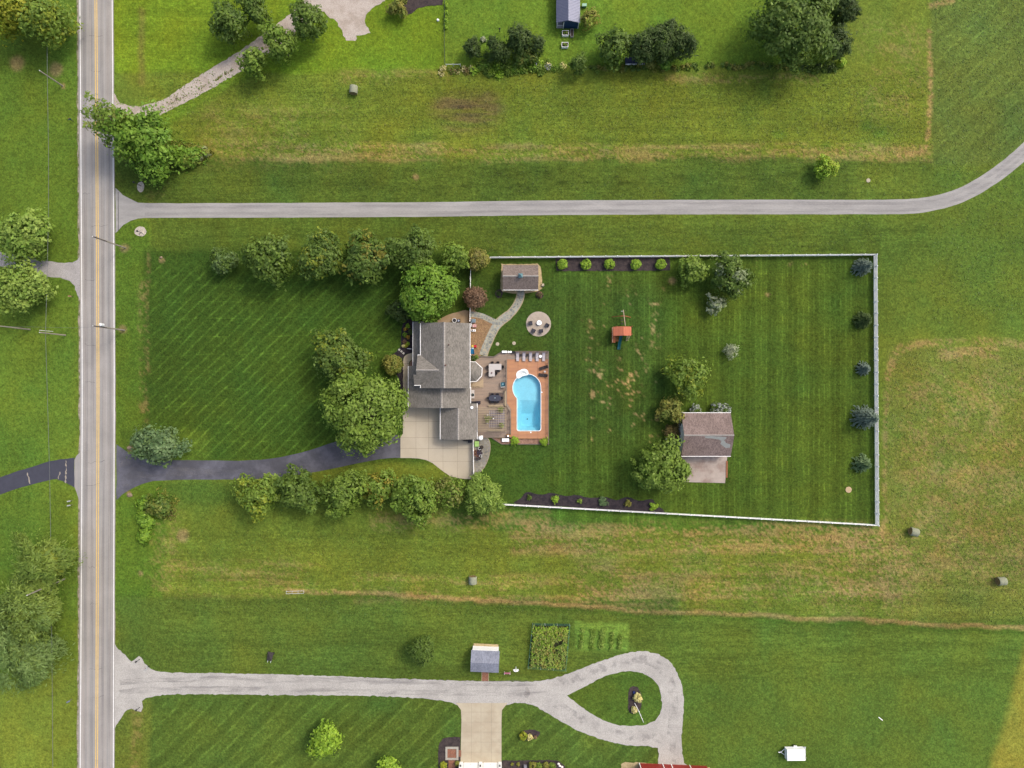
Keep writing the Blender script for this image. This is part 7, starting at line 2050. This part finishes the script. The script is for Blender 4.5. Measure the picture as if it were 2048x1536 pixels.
for (x_, y_, r_, kd, lab) in ((1059, 995.5, 5, 'dark', 'tiny dark plant, first from the left in the wavy bed'), (1110, 998, 7.5, 'lime', 'yellow green plant, second in the wavy bed'), (1160, 1002, 5, 'mid', 'small plant, third in the wavy bed'),
                              (1207, 1004, 9, 'blue', 'blue grey plant, fourth in the wavy bed'), (1255, 1007, 6, 'olive', 'small olive plant, fifth in the wavy bed'), (1307, 1013, 8, 'lime', 'bright yellow plant, last in the wavy bed')):
    tree(lab, x_, y_, r_, 0.9, kd, name='young_plant', cat='plant', leaf=0.16, aspect=0.35, follow=0.7, low=0.0, trunk=False, group=G, dens=0.9, lobes=0.3)
# --- upper gardens
G = 'conifers and trees on the upper boundary'
def conifer(label, px, py, r, h, kind='deep', **k):
    return tree(label, px, py, r, h, kind, name='conifer', leaf=0.24, aspect=0.3, follow=0.6, flat=0.8, rc=0.24, hollow=0.35, lobes=0.18, group=G, low=0.02, **k)
conifer('small dark conifer standing apart right of the chain link fence', 945, 97, 18, 5)
conifer('dark conifer, left one of the bushy group', 994, 100, 24, 6, accent='dark', acc_p=0.3)
conifer('tall dark conifer in the middle of the bushy group', 1037, 80, 27, 8, accent='dark', acc_p=0.3)
conifer('dark conifer on the right of the bushy group', 1073, 88, 17, 6)
tree('green bush at the foot of the dark conifer group', 1048, 108, 24, 3.5, 'dark', name='shrub', cat='shrub', accent='olive', acc_p=0.3, group=G, low=0.0)
conifer('slender green conifer right of the white flowers', 1157, 127, 18, 5.5, 'dark', accent='mid', acc_p=0.3)
tree('green tree with bright yellow sprays by the navy cover', 1230, 95, 35, 7.5, 'dark', accent='lime', acc_p=0.2, group=G, rc=0.24)
conifer('dark pine, left of the dense three', 1284, 92, 33, 8, accent='dark', acc_p=0.25)
conifer('dark pine, middle of the dense three', 1324, 82, 38, 8.5, accent='dark', acc_p=0.25)
conifer('dark pine, right of the dense three', 1362, 92, 30, 8)
tree('olive shrub right of the navy cover', 1298, 125, 12, 1.8, 'olive', name='shrub', cat='shrub', group=G, low=0.0)
tree('bright green shrub below the dark pines', 1333, 124, 15, 2, 'bright', name='shrub', cat='shrub', group=G, low=0.0)
tree('huge soft grey green willow at the top edge', 1588, 46, 80, 14, 'dark', accent='light', acc_p=0.4, group=G, leaf=0.26, rc=0.2)
conifer('black green conifer beside the huge willow', 1672, 88, 31, 8)
conifer('dark conifer cut by the top edge behind the huge willow', 1688, 18, 30, 8)
tree('small yellow bush at the foot of the black green conifer', 1684, 125, 10, 1.5, 'lime', name='shrub', cat='shrub', accent='yellow', acc_p=0.6, group=G, low=0.0)
tree('thin yellowish young tree right of the blue shed', 1181, 36, 19, 4.5, 'olive', accent='lime', acc_p=0.3, dens=0.5, loose=0.35, lobes=0.3)
tree('bright yellow green young tree by the long drive', 1652, 337, 21, 4.5, 'lime', accent='yellow', acc_p=0.5, leaf=0.2)
tree('little grey shrub on the upper lawn', 966, 79, 5, 0.7, 'grey', name='shrub', cat='shrub', low=0.0, trunk=False, dens=0.6)
# --- flower bed plants
G = 'plants in the front bed'
for (x_, y_, r_, kd, lab) in ((807.5, 641, 4.2, 'lime', 'yellow green plant at the top of the front bed'), (816, 652, 4.5, 'lime', 'yellow green plant, second in the front bed'), (811, 658, 4.0, 'gold', 'orange mounded flower, upper one in the front bed'),
                              (809.5, 669.5, 5, 'bright', 'green plant between the two orange flowers'), (815.7, 674, 4.2, 'gold', 'orange mounded flower, lower one in the front bed'), (810, 684, 4.5, 'red', 'dark red plant in the front bed'),
                              (816.5, 687, 3.6, 'lime', 'yellow plant nearest the porch in the front bed'), (807, 691.5, 3.5, 'cream', 'pale yellow plant above the stepping stones'), (812.5, 691, 3.8, 'yellow', 'yellow mounded plant above the downspout'),
                              (822, 665, 6, 'deep', 'dark green plant against the porch')):
    tree(lab, x_, y_, r_, 0.6, kd, name='flower', cat='plant', leaf=0.10, aspect=0.5, low=0.0, trunk=False, group=G, dens=0.8, hollow=0.6)
for (x_, y_, r_, kd, lab) in ((947, 717.5, 6, 'deep', 'dark flower clump in the corner of deck and house'), (953.5, 714, 4, 'mid', 'green plant at the deck corner by the house'),
                              (1029, 882.5, 8.5, 'lime', 'lime green grassy plant at the left end of the stone bed'), (1089.5, 883, 7.5, 'lime', 'lime green grassy plant at the right end of the stone bed')):
    tree(lab, x_, y_, r_, 0.9, kd, name='garden_plant', cat='plant', leaf=0.2, aspect=0.25, follow=0.8, low=0.0, trunk=False, dens=1.0)
for (x_, y_, r_, lab) in ((975, 837.5, 6.5, 'leafy green plant between the two pergola lanterns'), (1002.5, 819, 5.5, 'leafy plant at the upper pergola corner'), (1002.5, 850.5, 5.5, 'leafy plant at the lower pergola corner')):
    t = tree(lab, x_, y_, r_, 1.0, 'mid', name='potted_plant', cat='plant', accent='bright', acc_p=0.3, leaf=0.18, aspect=0.35, follow=0.6, low=0.3, trunk=False)
    t.location.z = ZD + 0.016
    MB().lathe([(0.2, 0), (0.3, 0.4), (0.33, 0.42), (0.3, 0.45)], (0, 0), 12).build('pot', M_slate, t)
for (x_, y_, r_, h_, kd, lab) in ((1276, 1396, 9.5, 1.4, 'cream', 'large cream flowering bush in the loop bed'), (1268.5, 1420, 6.5, 1.0, 'cream', 'small cream flowering bush in the loop bed'),
                              (1046.5, 1472.5, 8, 1.0, 'yellow', 'gold variegated plant in the small lawn bed'), (1060, 1474.5, 6, 0.8, 'cream', 'cream variegated plant in the small lawn bed'), (1071, 1474.5, 3, 0.5, 'red', 'rusty small plant in the small lawn bed'),
                              (887, 1531, 7, 1.0, 'yellow', 'golden shrub left of the lower brick walk'), (914.5, 1527, 5, 1.0, 'olive', 'olive shrub right of the lower brick walk'),
                              (1024.5, 1528.5, 2.8, 0.5, 'olive', 'small round shrub, first right of the white garage'), (1036, 1529, 3.4, 0.5, 'olive', 'small round shrub, second right of the white garage'),
                              (1065, 1531, 7.5, 1.1, 'olive', 'grassy shrub right of the grey plaque, first'), (1078, 1532, 6.5, 1.1, 'mid', 'grassy shrub right of the grey plaque, second'),
                              (1092, 1531, 6.5, 1.1, 'olive', 'grassy shrub right of the grey plaque, third'), (1105, 1532.5, 6.5, 1.1, 'mid', 'grassy shrub right of the grey plaque, fourth')):
    tree(lab, x_, y_, r_, h_, kd, name='garden_shrub', cat='shrub', accent='mid' if kd in ('cream', 'yellow') else 'yellow', acc_p=0.25, leaf=0.14, aspect=0.5, low=0.0, trunk=False, hollow=0.7, ncl=36, rc=0.2, lobes=0.1)
tree('small dark bush in the ring left of the cabin door', 998, 587, 5, 0.8, 'deep', name='shrub', cat='shrub', low=0.0, trunk=False, leaf=0.12)
tree('small dark red bush in the ring right of the cabin door', 1079, 590, 6, 0.9, 'red', name='shrub', cat='shrub', low=0.0, trunk=False, leaf=0.12, accent='deep', acc_p=0.6)
for k, pl in enumerate(PLANTERS):
    rng = np.random.default_rng(60 + k)
    V, F, col, c = crown_arrays(rng, 0.5, 0.32, 0.25, 0.7, 14, 0.3, 160, 0.09, 0.05, GREENS['mid'], GREENS['yellow'], 0.4)
    me = np_mesh('plants', V, F, col); me.materials.append(LEAF); link('plants', me, pl)

# --- weeds and hedge banks
def bank(name, label, pts, hw, hh, n, kinds, leaf=0.2, cat='hedge', clump=4.0, seed=5, kind=None):
    """strip of rank growth following a line"""
    rng = np.random.default_rng(seed)
    P = np.array(pts, float)
    L = np.concatenate([[0], np.cumsum(np.hypot(*np.diff(P, axis=0).T))])
    cl = int(max(8, L[-1] / clump))
    s = rng.uniform(0, L[-1], cl)
    cx = np.interp(s, L, P[:, 0]) + rng.normal(size=cl) * hw * 0.5
    cy = np.interp(s, L, P[:, 1]) + rng.normal(size=cl) * hw * 0.5
    k = rng.integers(0, cl, n)
    e = unit(rng.normal(size=(n, 3)))
    rr = rng.uniform(0.3, 1, n) ** 0.6
    ch = rng.uniform(0.5, 1.0, cl) * hh
    p = np.stack([(cx[k] - 1024) / 10 + e[:, 0] * rr * hw / 10 * 0.9, (768 - cy[k]) / 10 + e[:, 1] * rr * hw / 10 * 0.9, np.abs(e[:, 2] * rr) * ch[k] + 0.05], 1)
    nrm = unit(e * 0.6 + rng.normal(size=(n, 3)) * 0.5 + np.array([0, 0, 0.6]))
    V, F = leaf_quads(p, nrm, e, leaf, leaf * 0.45, rng, 0.3)
    ki = rng.integers(0, len(kinds), cl)[k]
    a = np.array([GREENS[q][0] for q in kinds])[ki]; b = np.array([GREENS[q][1] for q in kinds])[ki]
    t = rng.random((n, 1))
    col = np.repeat((a * (1 - t) + b * t) * rng.uniform(0.8, 1.2, (n, 1)), 4, axis=0)
    me = np_mesh(name, V, F, col); me.materials.append(LEAF)
    o = link(name, me)
    tag(o, label, cat, kind=kind)
    return o
bank('weeds', 'tall yellow green weeds below the dark conifer group', [(955, 134), (1000, 138), (1060, 138), (1085, 135)], 11, 1.1, 3600, ('lime', 'bright', 'mid'), 0.24, 'weeds', 3, 11, 'stuff')
bank('wildflowers', 'white flowering weeds beside the yellow green weeds', [(1078, 132), (1095, 134), (1120, 137), (1128, 132)], 9, 1.0, 1500, ('mid', 'hyd', 'cream', 'mid', 'bright'), 0.13, 'weeds', 3, 12, 'stuff')
bank('weeds', 'straw coloured weeds at the chain link fence corner', [(878, 142), (892, 139), (910, 141), (945, 141)], 8, 0.7, 1100, ('olive', 'cream', 'mid', 'brown'), 0.14, 'weeds', 3, 13, 'stuff')
bank('hedgerow', 'low dark hedgerow along the upper field edge', [(1180, 137), (1240, 137), (1300, 135), (1400, 133), (1480, 131), (1560, 133), (1600, 137)], 6, 0.8, 3000, ('dark', 'olive', 'mid'), 0.2, 'hedge', 4, 14, 'stuff')
bank('hedgerow', 'low green hedgerow near the black green conifer', [(1605, 137), (1640, 139), (1668, 136)], 8, 0.9, 1400, ('dark', 'mid', 'deep'), 0.2, 'hedge', 4, 15, 'stuff')
bank('weeds', 'rank weeds on the bank right of the dull green verge bush', [(330, 995), (345, 1010), (335, 1030)], 12, 0.7, 700, ('olive', 'brown', 'mid'), 0.15, 'weeds', 3, 16, 'stuff')
bank('weeds', 'grassy weeds under the dense roadside tree', [(340, 290), (375, 300), (415, 318)], 12, 0.6, 900, ('bright', 'olive'), 0.16, 'weeds', 3, 17, 'stuff')
bank('vine', 'yellow green vines climbing the chain link fence', [(893, 10), (893, 30), (892, 60)], 3.5, 1.2, 500, ('lime', 'bright'), 0.14, 'vine', 3, 18, 'stuff')
bank('lane_grass', 'thin grass strip along the middle of the gravel lane', [(330, 212), (400, 177), (460, 143), (520, 102), (565, 68)], 3.2, 0.08, 900, ('olive', 'olive', 'mid', 'brown'), 0.07, 'grass', 5, 19, 'stuff')

# --- corn and vegetables
def corn():
    rng = np.random.default_rng(8)
    VV, FF, CC = [], [], []
    b = 0
    quad = [(1067, 1250), (1136, 1251), (1128, 1333), (1059, 1329)]
    for i in range(15):
        for j in range(18):
            u, v = (i + 0.5 + rng.normal() * 0.28) / 15, (j + 0.5 + rng.normal() * 0.28) / 18
            if rng.random() < (0.35 if (0.6 < u < 0.9 and 0.35 < v < 0.75) else 0.04): continue
            px = (quad[0][0] * (1 - u) + quad[1][0] * u) * (1 - v) + (quad[3][0] * (1 - u) + quad[2][0] * u) * v
            py = (quad[0][1] * (1 - u) + quad[1][1] * u) * (1 - v) + (quad[3][1] * (1 - u) + quad[2][1] * u) * v
            x, y = W2(px, py)
            hh = rng.uniform(1.3, 1.9)
            c = GREENS['lime' if rng.random() < 0.25 + 0.4 * (v < 0.2) else ('light' if rng.random() < 0.75 else 'olive')][rng.integers(0, 2)]
            for k in range(8):
                a = rng.uniform(0, 6.28)
                z0 = hh * (0.25 + 0.65 * k / 8)
                L = rng.uniform(0.35, 0.7)
                w = 0.055
                d = np.array([math.cos(a), math.sin(a)])
                n_ = np.array([-d[1], d[0]])
                pts = []
                for s, dz, ww in ((0.0, 0.0, 0.6), (0.5, 0.28, 1.0), (1.0, 0.05, 0.15)):
                    for q in (-1, 1):
                        pts.append((x + d[0] * L * s + n_[0] * w * ww * q, y + d[1] * L * s + n_[1] * w * ww * q, z0 + dz * L))
                VV += pts; FF += [(b, b + 1, b + 3, b + 2), (b + 2, b + 3, b + 5, b + 4)]
                CC += [c * rng.uniform(0.8, 1.2)] * 6
                b += 6
            tc = GREENS['cream'][0] * 0.85
            for k in range(4):
                a = rng.uniform(0, 6.28)
                d = np.array([math.cos(a), math.sin(a)]) * 0.16
                VV += [(x - d[1] * 0.12, y + d[0] * 0.12, hh - 0.05), (x + d[1] * 0.12, y - d[0] * 0.12, hh - 0.05), (x + d[0] + d[1] * 0.1, y + d[1] - d[0] * 0.1, hh + 0.28), (x + d[0] - d[1] * 0.1, y + d[1] + d[0] * 0.1, hh + 0.28)]
                FF += [(b, b + 1, b + 2, b + 3)]; CC += [tc * rng.uniform(0.8, 1.1)] * 4; b += 4
    me = np_mesh('corn', np.array(VV), np.array(FF), np.array(CC)); me.materials.append(LEAF)
    tag(link('corn', me), 'dense plot of tasselled sweet corn inside the green wire fence', 'corn', kind='stuff')
corn()
sheet('garden_plot', [[(1065.5, 1247), (1138, 1248), (1130, 1336), (1057, 1331.5)]], 0.02, pm('garden_soil', S(52, 56, 34, GK), 0.95, 0.3, 2), label='dark soil of the corn plot', cat='garden plot')
rowx = ((1164, 1262, 1293, 4), (1186, 1261, 1296, 4), (1205, 1264, 1294, 5), (1224, 1268, 1296, 4), (1240, 1275, 1294, 3))
nth = ('first', 'second', 'third', 'fourth', 'last')
for i, (x_, a, b, n) in enumerate(rowx):
    for k in range(n):
        tree('small vegetable plant in the %s row, %s from the top' % (nth[i], ('first', 'second', 'third', 'fourth', 'fifth')[k]), x_ - (k * 0.8), a + (b - a) * k / (n - 1), 5.2 + (i * 7 + k * 3) % 3 * 0.7, 0.5, ('light', 'mid', 'light')[(i + k) % 3], name='vegetable_plant', cat='plant', leaf=0.12, aspect=0.4, low=0.0, trunk=False, dens=0.24, group='rows of vegetables beside the corn', lobes=0.4, loose=0.3)

# --- rough grass tufts on the uncut and hay ground
rng = np.random.default_rng(21)
ww = np.clip(rect(300, 150, 1862, 318, 10) + rect(330, 1064, 2060, 1230, 12) + rect(1775, 690, 2060, 1250, 14) + 0.6 * rect(1862, -10, 2060, 640, 10) + 0.35 * rect(320, 325, 1850, 395, 5) + 0.35 * rect(960, 440, 1760, 506, 5), 0, 1)
inner = (X > -20) & (X < 2068) & (Y > -20) & (Y < 1556)
cld = smooth_poly(DRIVE_LINE, 3, False)
ww = ww * inner * (pdist(cld, X, Y) > 20) * (Y < 1560)
pr = (ww / ww.sum()).ravel()
n = 46000
idx = rng.choice(pr.size, n, p=pr)
tx = (X.ravel()[idx] - 1024) / 10 + rng.uniform(-0.2, 0.2, n)
ty = (768 - Y.ravel()[idx]) / 10 + rng.uniform(-0.2, 0.2, n)
cc = C.reshape(-1, 3)[idx] * rng.uniform(0.95, 1.6, (n, 1)) * (1 + rng.normal(size=(n, 1)) * np.array([[0.10, 0.0, -0.05]]))
p = np.stack([tx, ty, rng.uniform(0.04, 0.10, n)], 1)
nrm = unit(rng.normal(size=(n, 3)) * 0.3 + np.array([0, 0, 1.0]))
V, F = leaf_quads(p, nrm, nrm, 0.12, 0.06, rng)
me = np_mesh('meadow_grass', V, F, np.clip(np.repeat(cc, 4, axis=0), 0.003, 0.9)); me.materials.append(LEAF)
tag(link('meadow_grass', me), 'rough grass tufts scattered over the hay fields', 'grass', kind='stuff')
